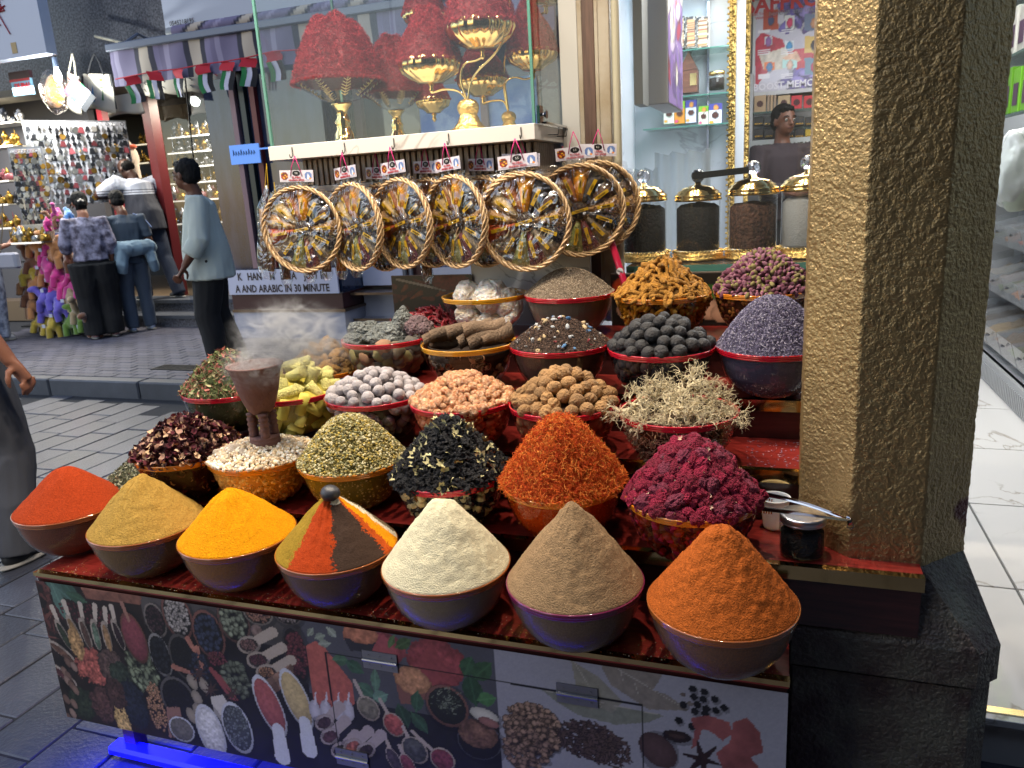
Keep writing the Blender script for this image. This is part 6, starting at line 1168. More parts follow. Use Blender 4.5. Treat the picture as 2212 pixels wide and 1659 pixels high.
# saffron poster
def pv(x, y): p = at(x, y, 5.4); return p
a = pv(1630, 200); c = pv(1800, -14); W = c.x - a.x; H = c.z - a.z; q = Print(W, H, .007, '#b8b4c4')
def q_(x, y): p = pv(x, y); return (p.x - a.x, p.z - a.z)
for i in range(60): x, y = q_(random.uniform(1690, 1790), random.choice([random.uniform(0, 60), random.uniform(150, 200)])); q.ell(x, y, .05, .025, random.choice(['#6a5aa8', '#5a4a94', '#8a7cc0', '#4a3a80']), a=random.uniform(-1.5, 1.5))
for pts, cc in [([(1630, 90), (1645, 70), (1690, 85), (1700, 110), (1650, 165), (1632, 190)], '#a8203c'), ([(1640, 120), (1700, 100), (1715, 125), (1690, 150), (1650, 150)], '#c0b4a8'), ([(1700, 110), (1760, 100), (1770, 140), (1720, 150)], '#b02438'), ([(1690, 125), (1720, 110), (1730, 130), (1700, 145)], '#c8a088')]: q.poly([q_(*t) for t in pts], cc, grain=.25, gs=30)
for x, y, w_, h_, cc, c2 in [(1665, 42, 16, 22, '#a84028', '#2c3a6a'), (1706, 47, 10, 14, '#c8c8c8', '#c02c5c'), (1660, 88, 8, 9, '#d0d0d8', '#8a5a9a'), (1705, 98, 9, 10, '#d0d8e0', '#3a8ac0'), (1662, 143, 12, 9, '#d86a20', '#2a6aa0'), (1706, 138, 15, 9, '#a8d0d0', '#d0a898'), (1758, 48, 20, 18, '#5a6a8a', '#b07a5a'), (1758, 96, 20, 18, '#c8a860', '#2a2430'), (1758, 143, 20, 18, '#5a7a94', '#a82850')]:
    q.poly([q_(x - w_, y - h_), q_(x + w_, y - h_), q_(x + w_, y + h_), q_(x - w_, y + h_)], cc); X, Y = q_(x, y + 2); q.ell(X, Y, .022, .035, c2)
for yy in (65, 69, 108, 112, 116, 160, 164, 168):
    for xx in (1650, 1700): X, Y = q_(xx, yy); q.line(X - .04, Y, X + .04, Y, .004, '#d8d4dc')
po = empty('saffron_poster', (a.x, 5.42, a.z), 'large purple and red saffron poster on the rear shop wall', 'poster'); q.build('print', M_print, po, (0, -.02, 0)); b = MB(); b.box((-.02, -.018, -.03), (W + .02, .06, H + .02)); b.obj('poster_board', mat('poster_white_frame', '#b8b8bc', .5), po)
M_rp = mat('poster_red_letter', '#b02430', .5); M_wp = mat('poster_white_letter', '#d8d4e0', .5)
X, Y = q_(1709, 10); text('SAFFRON', .155, M_rp, po, (X, -.023, Y + .02), (pi / 2, 0, 0), bold=.004); X, Y = q_(1712, 24); text('benefits and uses', .05, mat('poster_script', '#7a7888', .5), po, (X, -.023, Y), (pi / 2, 0, 0)); X, Y = q_(1705, 183); text('BOOST MEMORY', .07, M_wp, po, (X, -.023, Y), (pi / 2, 0, 0), bold=.002)
X, Y = q_(1655, 33); text('Boost Your Smoothie\nWith Saffron', .03, M_rp, po, (X, -.023, Y), (pi / 2, 0, 0))
# shelves under the poster
a = pv(1628, 247); c = pv(1800, 205); e = empty('box_shelf', (a.x, 5.3, a.z), 'glass shelf of small tea boxes under the saffron poster', 'shelf'); b = MB(); b.box((0, -.1, -.012), (.9, .12, 0)); b.obj('shelf_plate', M_gsh, e)
b = MB(); b.box((-.03, -.1, -.5), (0, .12, .28)); b.box((-.03, -.1, -.53), (1.2, .12, -.5)); b.obj('shelf_frame', mat('shelf_grey', '#98989a', .5), e)
for i, (x0, x1, cc) in enumerate([(1629, 1655, '#9a8064'), (1657, 1663, '#8a7460'), (1664, 1670, '#9a8064'), (1671, 1677, '#8a7460'), (1680, 1707, '#a08868'), (1709, 1733, '#a81c28'), (1736, 1762, '#a81c28')]):
    p0 = at(x0, 230, 5.24); p1 = at(x1, 205, 5.24); b = MB(); b.box((p0.x, 5.24, a.z), (p1.x, 5.34, p1.z), bev=.002); o = b.obj('tea_box', mat('box_' + cc[1:], cc, .5), None, label=['kraft box with brown flower at the left end of the tea shelf', 'thin kraft box, first of the three thin ones', 'thin kraft box, middle of the three thin ones', 'thin kraft box, last of the three thin ones', 'second wide kraft box with brown flower', 'red box next to the kraft box', 'red box at the right end of the tea shelf'][i], cat='box', group='small boxes under the poster')
    if x1 - x0 > 20:
        for k in range(9): b = MB() if k == 0 else b; an = k * .7; b.add([((p0.x + p1.x) / 2, 5.238, (a.z + p1.z) / 2), ((p0.x + p1.x) / 2 + .024 * cos(an - .3), 5.238, (a.z + p1.z) / 2 + .024 * sin(an - .3)), ((p0.x + p1.x) / 2 + .024 * cos(an + .3), 5.238, (a.z + p1.z) / 2 + .024 * sin(an + .3))], [(0, 1, 2)])
        b.obj('flower_print', mat('brown_flower_print', '#3c1a20', .6), o)
for j in range(2):
    for i in range(7):
        x0 = 1629 + i * 22; yy = 278 - j * 27; p0 = at(x0, yy + 22, 5.28); p1 = at(x0 + 21, yy, 5.28); gold_ = (i == 5 and j == 0); b = MB(); b.box((p0.x, 5.28, p0.z + .003), (p1.x - .003, 5.4, p1.z), bev=.002)
        o = b.obj('dark_box', mat('black_gold_box', '#1c1a1e', .35) if not gold_ else mat('gold_box', '#9a8030', .4, .5), None, label='black box with gold band stacked behind the shopkeeper' if not gold_ else 'gold box standing among black boxes behind the shopkeeper', cat='box', group='black boxes on the rear shelf' if not gold_ else None); b = MB(); b.box((p0.x + .004, 5.277, p0.z + .012), (p1.x - .007, 5.2795, p0.z + .022)); b.obj('gold_band', M_goldp, o)
p = at(1700, 325, 5.2); sg = empty('health_sign', tuple(p), 'grey sign about tea health benefits behind the shopkeeper', 'sign'); b = MB(); b.box((-.35, 0, -.16), (.5, .02, .09)); b.obj('sign_board', mat('sign_grey', '#9a9c9c', .5), sg); text('GREEN TEA HEALTH BENEFITS', .062, M_ink, sg, (.12, -.003, .03), (pi / 2, 0, 0), bold=.002, sx=.9); text('Boosts immunity', .055, mat('sign_light_ink', '#7c7e80', .5), sg, (.1, -.003, -.05), (pi / 2, 0, 0))
# hanging light box sign by the window
lb1 = empty('hanging_sign_box', (-.5, 1.62, 1.76), 'white hanging sign box with purple saffron print on its side', 'sign box')
a = at(1372, 235, 1.62); b = MB(); b.box((0, 0, 0), (.075, .42, 1.2), bev=.003); b.obj('sign_case', mat('sign_white', '#a8a8ac', .45), lb1); q = Print(.41, 1.19, .008, '#8a6ab0')
for i in range(50): q.ell(random.uniform(0, .41), random.uniform(0, 1.19), .07, .03, random.choice(['#7a5aa8', '#c8b8d8', '#a02848', '#5a3a80', '#d8d0c8']), a=random.uniform(0, 3))
q.build('side_print', M_print, lb1, (.0765, .005, .005), ax=(0, 1, 0)); b = MB(); b.box((-.03, .03, .02), (-.014, .2, 1.2)); b.obj('blue_screen', mat('blue_screen', (.1, .3, .6), .3, emit=(.25, .6, 1), estr=1.0), lb1)
lb2 = empty('pale_cabinet_side', (-.515, 1.45, 1.75), 'blank grey panel hanging beside the sign box at the window', 'panel'); b = MB(); b.box((.0, .0, 0), (.03, .12, 1.2)); b.obj('panel', mat('panel_grey', '#85878a', .5), lb2)
# translucent sheets hanging inside the window
M_sheet = clear('milky_plastic_sheet', (.7, .75, .78), .15, 1.4, haze=.4, hazec=(.62, .68, .72))
for i, (x0, x1, y0, y1, v, l) in enumerate([(1352, 1420, 360, 455, 1.9, 'milky plastic sheet hanging at the left inside the window'), (1415, 1535, 320, 420, 2.1, 'large creased milky plastic sheet behind the first two jars')]):
    p0 = at(x0, y1, v); p1 = at(x1, y0, v); n = 16; V = []
    for k in range(2):
        for j in range(n + 1): V.append((p0.x + (p1.x - p0.x) * j / n, v + .015 * sin(j * 1.7) * (1 - k * .5), p1.z - (.02 * (j % 5) / 5 if k == 0 else 0) if k == 0 else p0.z - .25))
    obj('plastic_sheet', mesh('plastic_sheet', V, [(j, j + 1, n + 2 + j, n + 1 + j) for j in range(n)], M_sheet), label=l, cat='plastic sheet')
# dark counter base inside the window and the jar shelf
ws = empty('window_shelf', (-.24, 1.45, 1.2), 'glass jar shelf inside the shop window with teal edge', 'shelf'); b = MB(); b.box((-.275, -.20, .012), (.6, .25, .03)); b.obj('shelf_board', mat('dark_shelf', '#2a2626', .25), ws); b = MB(); b.box((-.275, -.204, .01), (.6, -.2, .031)); b.obj('teal_edge', M_gedge, ws); b = MB(); b.box((-.275, -.19, -.14), (.6, .25, .008)); b.obj('cabinet', mat('cabinet_dark', '#28211f', .6), ws)
M_bead = M_goldp
def big_jar(u, v, z, s, fill, l, fh=.17):
    e = empty('canister', (u, v, z), l, 'canister', 'tall glass canisters with gold lids in the window'); e.scale = (s,) * 3
    b = MB(); b.lathe([(0, .0), (.092, 0), (.094, .006), (.086, .012), (.09, .018), (.084, .026), (.078, .03), (0, .03)], 40)
    for i in range(40): a_ = i * pi / 20; b.add(ico(0)[0] * .0045 + np.array((.088 * cos(a_), .088 * sin(a_), .030)), ico(0)[1])
    b.obj('gold_tray', M_golde, e, smooth=True)
    V, F = lathe([(0, .031), (.073, .031), (.0765, .036), (.0765, .205)], 48); obj('glass_body', mesh('glass_body', V, F, M_cut), e)
    V, F = lathe([(0, .034), (.0725, .034), (.0735, .04), (.0735, fh), (.06, fh + .012), (.02, fh + .02), (0, fh + .02)], 40); V = np.array(V); V[:, 2] += fbm(V, 25, 3, 4) * .012 * (V[:, 2] > fh - .01); obj('filling', mesh('filling', V, F, fill), e)
    V, F = lathe([(.077, .203), (.0815, .204), (.082, .212), (.078, .215), (.081, .218), (.08, .225), (.07, .232), (.0705, .236), (.056, .243), (.056, .247), (.04, .252), (.026, .256), (.012, .258), (.01, .268), (.0, .268)], 44, lambda a, k: 1 + .012 * cos(24 * a) * (k > 4)); obj('gold_lid', mesh('gold_lid', V, F, M_goldp), e)
    V, F = ico(2); V = V * .0235 + np.array((0, 0, .288)); obj('crystal_knob', mesh('crystal_knob', V, F, mat('crystal', '#e0e0e8', .02, trans=1, ior=1.7), False), e)
M_btea = mat('black_tea', '#141214', .8, bump=1, bscale=120, bdist=.01); M_brt = mat('brown_flakes', '#2e1c18', .8, bump=1, bscale=110, bdist=.01, col2='#5a3c30', vscale=90); M_salt = mat('pale_sugar', '#8e8e90', .6, bump=.4, bscale=200)
big_jar(-.483, 1.42, 1.232, .98, M_btea, 'leftmost gold lidded canister full of black tea', .175); big_jar(-.302, 1.42, 1.232, .95, M_btea, 'second gold lidded canister, under the black tray', .18); big_jar(-.126, 1.42, 1.232, 1.0, M_brt, 'third gold lidded canister with brown flakes', .165); big_jar(.04, 1.42, 1.232, 1.02, M_salt, 'rightmost gold lidded canister with pale grey sugar by the pillar', .17)
tr = empty('black_tray', (-.225, 1.40, 1.50), 'black plastic tray lying across two gold canister lids', 'tray'); b = MB(); b.box((-.085, -.05, 0), (.085, .05, .004)); b.obj('tray_floor', mat('black_plastic', '#121316', .35), tr); b = MB(); b.box((-.088, -.053, .0), (.088, -.05, .02)); b.box((-.088, .05, 0), (.088, .053, .02)); b.box((-.088, -.05, 0), (-.085, .05, .02)); b.box((.085, -.05, 0), (.088, .05, .02)); b.obj('tray_wall', mat('black_plastic', '#121316', .35), tr); tr.rotation_euler = (0, -.05, 0)
# ---------------------------------------------------------------- right side of the shop: acrylic bins along the wall
M_acr = clear('clear_acrylic', (.85, .87, .88), .05, 1.5, haze=.22, hazec=(.55, .57, .6)); M_gcab = mat('grey_cabinet', '#8e9094', .5)
cb = empty('bin_cabinet', (1.2, 2.2, .15), 'grey cabinet of tilted clear spice bins along the right shop wall', 'cabinet')
b = MB(); b.box((1.62, 1.2, .15), (1.9, 5.45, 2.9)); b.box((1.22, 1.2, .26), (1.62, 5.2, .30)); L_(b.obj('cabinet_back', M_gcab, cb), cb)
b = MB()
for i in range(120): b.box((1.19, 1.2 + i * .0335, .17), (1.2, 1.218 + i * .0335, .27))
b.box((1.2, 1.2, .15), (1.24, 5.2, .3)); L_(b.obj('fluted_plinth', mat('plinth_flute', '#9a9c9e', .5), cb, kind='stuff'), cb)
FILLS = ['#6a4a2c', '#8a5a34', '#3c2a20', '#9a7a3c', '#4a5a30', '#a04020', '#2c1c18']
for j in range(5):
    z = .34 + j * .285; u0 = 1.22 + .075 * j
    for i in range(11):
        v = 1.5 + i * .34; e = empty('spice_bin', (u0, v, z), 'clear acrylic spice bin in row %s of the right wall cabinet' % ['one', 'two', 'three', 'four', 'five'][j], 'spice bin', 'acrylic spice bins on the right shop wall')
        V = [(0, 0, .03), (-.04, 0, .17), (-.04, .32, .17), (0, .32, .03), (.34, 0, .03), (.34, .32, .03), (.34, 0, .26), (.34, .32, .26)]; obj('acrylic_box', mesh('acrylic_box', V, [(0, 1, 2, 3), (0, 4, 6, 1), (3, 2, 7, 5), (0, 3, 5, 4)], M_acr, False), e)
        if v < 5: nn = 8; P = []; F = []; [[P.append((.02 + .3 * q / nn, .015 + .29 * r / nn, .05 + .09 * q / nn + random.uniform(0, .03))) for r in range(nn + 1)] for q in range(nn + 1)]; [[F.append((q * (nn + 1) + r, q * (nn + 1) + r + 1, (q + 1) * (nn + 1) + r + 1, (q + 1) * (nn + 1) + r)) for r in range(nn)] for q in range(nn)]; c = FILLS[(i * 3 + j) % 7]; obj('spice_filling', mesh('spice_filling', P, F, mat('bin_spice_' + c[1:], c, .8, bump=1, bscale=60, bdist=.02), False), e)
        b = MB(); b.tube([(-.03, .16, .12), (-.05, .16, .125)], [.005, .011], 8); b.obj('knob', M_chrome, e)
# stacked packets, a bag and shelves high on the right
p = at(2200, 365, 2.7); bgp = empty('plastic_shopping_bag', (p.x, 2.7, p.z), 'bulky translucent white plastic bag hanging by the bins at the right edge', 'plastic bag'); V, F = noisy(4, .28, 1.6, 5, (.10, .12, .17)); obj('bag_body', mesh('bag_body', V, F, clear('bag_film_white', (.8, .8, .8), .2, 1.4, haze=.6, hazec=(.68, .7, .68), bump=1, bscale=7)), bgp); V, F = noisy(2, .3, 1.5, 3, (.09, .1, .14)); obj('bag_contents', mesh('bag_contents', V + np.array((0, 0, -.05)), F, mat('pale_packages', '#a8b0a0', .6)), bgp)
for j, (z, nm, cc) in enumerate([(1.86, 'green carton', '#6aa824'), (2.22, 'white packet', '#b8b4ac'), (2.55, 'glass jar of flakes', '#6a2a20')]):
    e = empty('upper_shelf', (1.3, 3.0, z - .1), ['lowest', 'middle', 'highest'][j] + ' glass shelf high on the right shop wall', 'shelf'); b = MB(); b.box((0, -1.4, 0), (.3, 2.2, .015)); b.obj('shelf_plate', M_gsh, e)
    if j == 0: b = MB(); b.box((-.02, -1.4, -.14), (.02, 2.2, -.01)); b.obj('fluted_fascia', mat('plinth_flute', '#9a9c9e', .5), e)
    for i in range(16):
        b = MB(); b.box((1.31, 1.7 + i * .21, z - .083), (1.42, 1.86 + i * .21, z + .16 + .02 * (i % 3)), bev=.004); o = b.obj(nm.replace(' ', '_'), mat('goods_' + cc[1:], cc, .4, rand=.2), None, label='%s in the row on the %s shelf of the right wall' % (nm, ['lowest', 'middle', 'highest'][j]), cat=nm.split()[-1] if j < 2 else 'jar', group=nm + 's on the right wall'); b = MB(); b.box((1.306, 1.73 + i * .21, z - .04), (1.309, 1.83 + i * .21, z + .09)); b.obj('front_label', mat('goods_label', '#4a3048' if j == 0 else '#c8b060', .4), o)
# ================================================================ opposite side of the street
M_gran = mat('speckled_granite', '#2c2d33', .35, col2='#5c5d66', vscale=42); M_blueglass = mat('glass_painted_reflections', '#1c2438', .06, spec=.9, col2='#363f58', vscale=1.6, stretch=(3, 3, .8)); M_pink = mat('pinkish_post', '#7a6068', .5); M_frame = mat('dark_red_frame', '#5a1c20', .4); M_wb = marble('white_base_marble', '#9296a6', '#84889a', 1.3, .15, .015)  # paler patches in the shop glass paint in its reflections
fac = empty('opposite_building', (-5.5, 6.2, 0), 'building across the street with granite upper wall and recessed souvenir shop', 'building')
def fb(nm, m, a, c, **k): b = MB(); b.box(a, c); return L_(b.obj(nm, m, fac, **k), fac)
fb('granite_wall', M_gran, (-12, 6.0, 2.98), (-5.5, 6.3, 5.2)); fb('marble_fascia', M_wb, (-6.02, 5.6, 3.2), (-1.2, 5.9, 4.3)); fb('upper_wall', mat('upper_wall_dark', '#23252c', .6), (-12, 9.2, .14), (1.0, 9.3, 5)); fb('shop_ceiling', mat('shop_ceiling_dark', '#55524c', .8), (-12, 6.31, 3.0), (-5.4, 9.2, 3.05))
fb('lintel', mat('lintel_grey', '#5a564e', .7), (-12, 5.9, 2.9), (-5.5, 6.3, 2.975)); fb('shop_floor', mat('shop_interior_floor', '#6a5a48', .3), (-12, 6.3, .15), (-5.45, 9.2, .42))
for i, (v, z) in enumerate([(5.93, .28), (6.24, .42)]):
    fb('step_tread', M_kerb, (-8.6, v - .02, z - .04), (-5.46, v + .36, z + (.002 if i else 0))); fb('step_riser', M_gran, (-8.6, v, z - .14), (-5.46, v + .03, z - .041))
L_(obj('glass_front', mesh('glass_front', [(-6.6, 5.96, .42), (-5.56, 5.96, .42), (-5.56, 5.96, 2.9), (-6.6, 5.96, 2.9)], [(0, 1, 2, 3)], clear('street_shop_glass', (.7, .75, .85), .02, 1.5, gain=2), False), fac), fac); fb('window_frame', M_pink, (-5.56, 5.88, .14), (-5.46, 5.98, 3.2)); fb('shop_window', M_blueglass, (-5.455, 5.93, .8), (-1.0, 5.95, 3.2)); fb('window_mullion', M_pink, (-4.1, 5.86, .8), (-4.02, 5.93, 3.2)); fb('window_mullion', M_pink, (-2.75, 5.86, .8), (-2.68, 5.93, 3.2)); fb('plinth_wall', M_wb, (-3.3, 5.6, .14), (-1.0, 5.92, .8)); fb('blue_poster', mat('blue_poster', '#4a7ac0', .4, col2='#88a8d0', vscale=3), (-3.4, 5.9, 1.9), (-2.2, 5.92, 2.5)); fb('red_ledge', mat('red_ledge', '#8a2030', .5), (-4.0, 5.8, 1.72), (-1.9, 5.92, 1.9))
# projecting window block
for x, m in ((517, M_pink), (560, M_frame), (538, mat('dark_teal_frame', '#14282c', .3))): q = at(x, 300, 5.30); fb('window_post', m, (q.x - .028, 5.27, .872), (q.x + .028, 5.325, 3.0))
fb('base_block', M_wb, (-5.455, 5.3, .14), (-4.12, 5.93, .415)); fb('brass_strip', mat('bronze_strip', '#6a5a4c', .3, .8), (-5.455, 5.285, .416), (-4.10, 5.93, .445)); fb('maroon_panel', M_brown, (-5.455, 5.31, .446), (-4.13, 5.92, .60)); fb('window_block', M_blueglass, (-5.455, 5.33, .601), (-4.13, 5.92, 2.7)); fb('alcove_wall', M_brown, (-4.129, 5.75, .60), (-3.3, 5.92, 1.5)); fb('alcove_window', mat('pale_alcove_panel', '#aab0c8', .3), (-4.12, 5.72, .62), (-3.62, 5.75, .86)); fb('alcove_step', M_wb, (-4.119, 5.45, .14), (-3.31, 5.749, .30)); fb('alcove_back', M_wb, (-4.119, 5.70, .301), (-3.31, 5.749, .56)); fb('alcove_strip', mat('bronze_strip', '#6a5a4c', .3, .8), (-4.1, 5.42, .301), (-3.3, 5.449, .325)); fb('alcove_strip', mat('bronze_strip', '#6a5a4c', .3, .8), (-4.118, 5.44, .561), (-3.31, 5.75, .585))
for x in (-3.62, -3.55): b = MB(); b.tube([(x, 5.7, .6), (x, 5.7, 1.6)], .022, 10); L_(b.obj('drain_pipe', mat('grey_pipe', '#6a6e78', .4, .5), fac), fac)
sg2 = empty('name_sign', (-4.7, 5.27, .69), 'white sign board with dark brown capital letters at knee height across the street', 'sign'); b = MB(); b.box((-.75, .0, -.085), (.56, .02, .165)); b.obj('sign_board', mat('sign_white_blue', '#aeb2c8', .4), sg2); M_bl2 = mat('brown_letter', '#2c2024', .5); text('K   HAN    M   E    A    JUST IN', .105, M_bl2, sg2, (-.08, -.003, .095), (pi / 2, 0, 0), bold=.003, sx=.78); text('A AND ARABIC IN 30 MINUTE', .105, M_bl2, sg2, (-.10, -.003, -.03), (pi / 2, 0, 0), bold=.003, sx=.80)
ms = empty('marble_sign_text', (-5.8, 5.59, 3.32), 'phone number lettering on the pale marble fascia above the awning', 'lettering'); text('0545218195', .062, M_ink, ms, (.0, 0, 0), (pi / 2, 0, 0))
bs = empty('blue_shop_sign', (-4.99, 5.23, 1.98), 'small bright blue sign panel hanging in the dark shop window', 'sign'); b = MB(); b.box((-.17, 0, -.09), (.17, .015, .09)); b.obj('sign_panel', mat('lit_blue_sign', '#3a6ac8', .4, emit=(.2, .45, 1), estr=.35), bs); b = MB(); b.box((.17, 0, .03), (.45, .012, .045)); b.obj('blue_tube', mat('lit_blue_sign', '#3a6ac8', .4), bs); b = MB(); 
for k in range(9): b.tube([(-.13 + k * .03, -.004, -.01), (-.125 + k * .03, -.004, .03 if k % 3 else .045), (-.115 + k * .03, -.004, .0)], .004, 4)
b.obj('arabic_strokes', mat('dark_script', '#1c2c50', .5), bs)
# awning
aw = empty('striped_awning', (-5.0, 5.4, 3.0), 'grey and purple striped awning with rolled fabric above its front bar', 'awning'); STR = ['#625c78', '#625c78', '#2a2a3a', '#a0968c', '#a0968c', '#2a2a3a', '#6c6684', '#625c78', '#807a94', '#625c78']
def stripe_col(x): return hexc(STR[int((x * 1.02 % 1) * 10)])
V = []; C = []; n = 560
for k, (y, z) in enumerate([(0, .05), (-.004, -.05), (.008, -.16), (-.002, -.275)]):
    for i in range(n + 1): x = -1.40 + 4.6 * i / n; V.append((x, -.2 + y + .008 * sin(x * 16 + k), z)); C.append(stripe_col(x * 1.6))
F = [(k * (n + 1) + i, k * (n + 1) + i + 1, (k + 1) * (n + 1) + i + 1, (k + 1) * (n + 1) + i) for k in range(3) for i in range(n)]; M_aw = mat('awning_fabric', (1, 1, 1), .85, attr=True); obj('valance', mesh('valance', V, F, M_aw, col=C), aw)
b = MB(); b.box((-1.42, -.235, .052), (3.3, -.16, .12), bev=.008); b.obj('front_bar', mat('grey_awning_bar', '#5a6070', .4, .3), aw)
V = []; C = []
for i in range(n + 1):
    x = -.82 + 4.0 * i / n
    for k in range(12): a = 2 * pi * k / 12; V.append((x, .10 + .062 * cos(a), .215 + .062 * sin(a))); C.append(stripe_col(x * 1.6 + .05 * k))
F = [(i * 12 + k, i * 12 + (k + 1) % 12, i * 12 + 12 + (k + 1) % 12, i * 12 + 12 + k) for i in range(n) for k in range(12)]; obj('fabric_roll', mesh('fabric_roll', V, F, M_aw, col=C), aw); b = MB(); b.lathe([(0, -.09), (.05, -.08), (.055, 0)], 14); d = b.obj('roll_end', mat('roll_end_grey', '#70747c', .5), aw); d.rotation_euler = (0, pi / 2, 0); d.location = (-.82, .1, .215)
for x in (-1.3, 1.6): b = MB(); b.tube([(x, .6, .15), (x, .1, .25), (x, -.18, .08)], .018, 6); b.obj('folding_arm', mat('grey_awning_bar', '#5a6070', .4), aw)
# conduit
b = MB(); b.tube([(-7.05, 5.7, 3.35), (-6.75, 5.7, 3.26), (-6.55, 5.7, 3.18), (-6.5, 5.7, 2.98), (-6.42, 5.6, 2.93), (-6.3, 5.6, 2.96)], .017, 8); b.obj('conduit_pipe', mat('cream_conduit', '#8a867c', .5), label='bent grey conduit pipe crossing the granite wall left of the awning', cat='pipe', smooth=True)
# flags
M_fl = {k: mat('flag_' + k, c, .8) for k, c in (('red', '#a81c30'), ('green', '#1c6a3c'), ('white', '#b8b8cc'), ('black', '#17181f'))}
for i, (x, y) in enumerate([(283, 165), (335, 155), (385, 150), (437, 140), (490, 133), (535, 125), (588, 112), (650, 108), (720, 100)]):
    p = at(x, y, 5.15); e = empty('bunting_flag', tuple(p), 'red green white black flag, %s from the left on the awning string' % ['one', 'two', 'three', 'four', 'five', 'six', 'seven', 'eight', 'nine'][i], 'flag', 'bunting flags under the awning'); w_ = .075
    def fq(nm, m, x0, x1, z0, z1):
        V = [(x0 + (x1 - x0) * a + .012 * sin(b_ * 4 + i), .01 * sin(3 * b_ + a * 2 + i), z0 + (z1 - z0) * b_) for b_ in (0, .25, .5, .75, 1) for a in (0, .5, 1)]; F = [(r * 3 + c, r * 3 + c + 1, r * 3 + 4 + c, r * 3 + 3 + c) for r in range(4) for c in range(2)]; obj(nm, mesh(nm, V, F, M_fl[m]), e)
    fq('red_band', 'red', -w_, w_, -.08, 0); fq('green_band', 'green', -w_, -w_ / 3, -.25, -.08); fq('white_band', 'white', -w_ / 3, w_ / 3, -.25, -.08); fq('black_band', 'black', w_ / 3, w_, -.25, -.08); e.rotation_euler = (0, random.uniform(-.15, .15), random.uniform(-.4, .4))
b = MB(); b.tube([tuple(at(x, y - 1, 5.15)) for x, y in [(250, 172), (283, 165), (335, 155), (385, 150), (437, 140), (490, 133), (535, 125), (588, 112), (650, 108), (720, 100)]], .006, 5); b.obj('bunting_string', M_fl['red'], label='red string carrying the bunting flags under the awning', cat='string')
# bulb
p = at(122, 150, 5.0); bl_ = empty('light_bulb', tuple(p), 'lit clear light bulb hanging in a socket above the hanging bags', 'light bulb'); V, F = lathe([(.0, -.12), (.028, -.105), (.036, -.07), (.03, -.03), (.018, .0), (.018, .03)], 20); obj('bulb_glass', mesh('bulb_glass', V, F, mat('glowing_bulb', (1, 1, 1), .3, emit=(.92, 1, .95), estr=26)), bl_); b = MB(); b.tube([(0, 0, .02), (0, 0, .11)], .024, 12); b.tube([(0, 0, .1), (0, 0, .4)], .004, 5); b.obj('socket', mat('pale_blue_socket', '#8a9ab8', .5), bl_)
add_light('POINT', 'bulb_light', (p.x, p.y - .02, p.z - .15), 55, (.95, 1, .93), shadow_soft_size=.05)
for u, v, z, pw, c in [(-7.9, 5.6, 2.85, 60, (1, .93, .8)), (-6.8, 7.3, 2.8, 70, (1, .9, .72)), (-9.2, 5.8, 2.7, 70, (1, .93, .8))]: add_light('AREA', 'souvenir_fill_light', (u, v, z), pw, c, (0, -.05, -1), shape='SQUARE', size=.8)  # fill lights without fixtures, added to brighten toys and shop front
for u, v in ((-6.3, 7.9), (-9.0, 7.4), (-7.6, 7.2)): b = MB(); b.lathe([(0, 0), (.09, 0), (.1, .02)], 20); b.obj('ceiling_lamp', mat('shop_lamp_glow', (1, 1, 1), .5, emit=(1, .92, .75), estr=10), label='round glowing lamp under the souvenir shop ceiling' , cat='ceiling lamp', group='souvenir shop ceiling lamps').location = (u, v, 2.975)
# white sign with red strands, top left
p = at(0, 130, 4.9); q = at(104, 128, 4.9); us = empty('white_wall_sign', (p.x, 4.9, p.z), 'large white sign with red strands printed on it at the top left', 'sign'); b = MB(); b.box((-1.2, .0, .0), (q.x - p.x, .12, 1.6)); b.obj('sign_box', mat('sign_box_white', '#a8aec0', .4), us); b = MB(); rg = np.random.default_rng(4)
for i in range(90): a = rg.uniform(-1.6, .9); r = rg.uniform(.05, .34); x0, z0 = -.12 + rg.normal() * .12, .62 + rg.normal() * .12; b.tube([(x0, -.006, z0), (x0 + r * .5 * cos(a) + rg.normal() * .02, -.009, z0 + r * .5 * sin(a)), (x0 + r * cos(a), -.006, z0 + r * sin(a) + rg.normal() * .03)], .007, 4)
b.obj('red_strands', mat('red_print_strands', '#8a1c28', .5), us, kind='stuff'); b = MB(); b.box((.19, -.004, .04), (.26, -.001, .14)); b.obj('small_label', mat('tan_label', '#9a845c', .5), us)
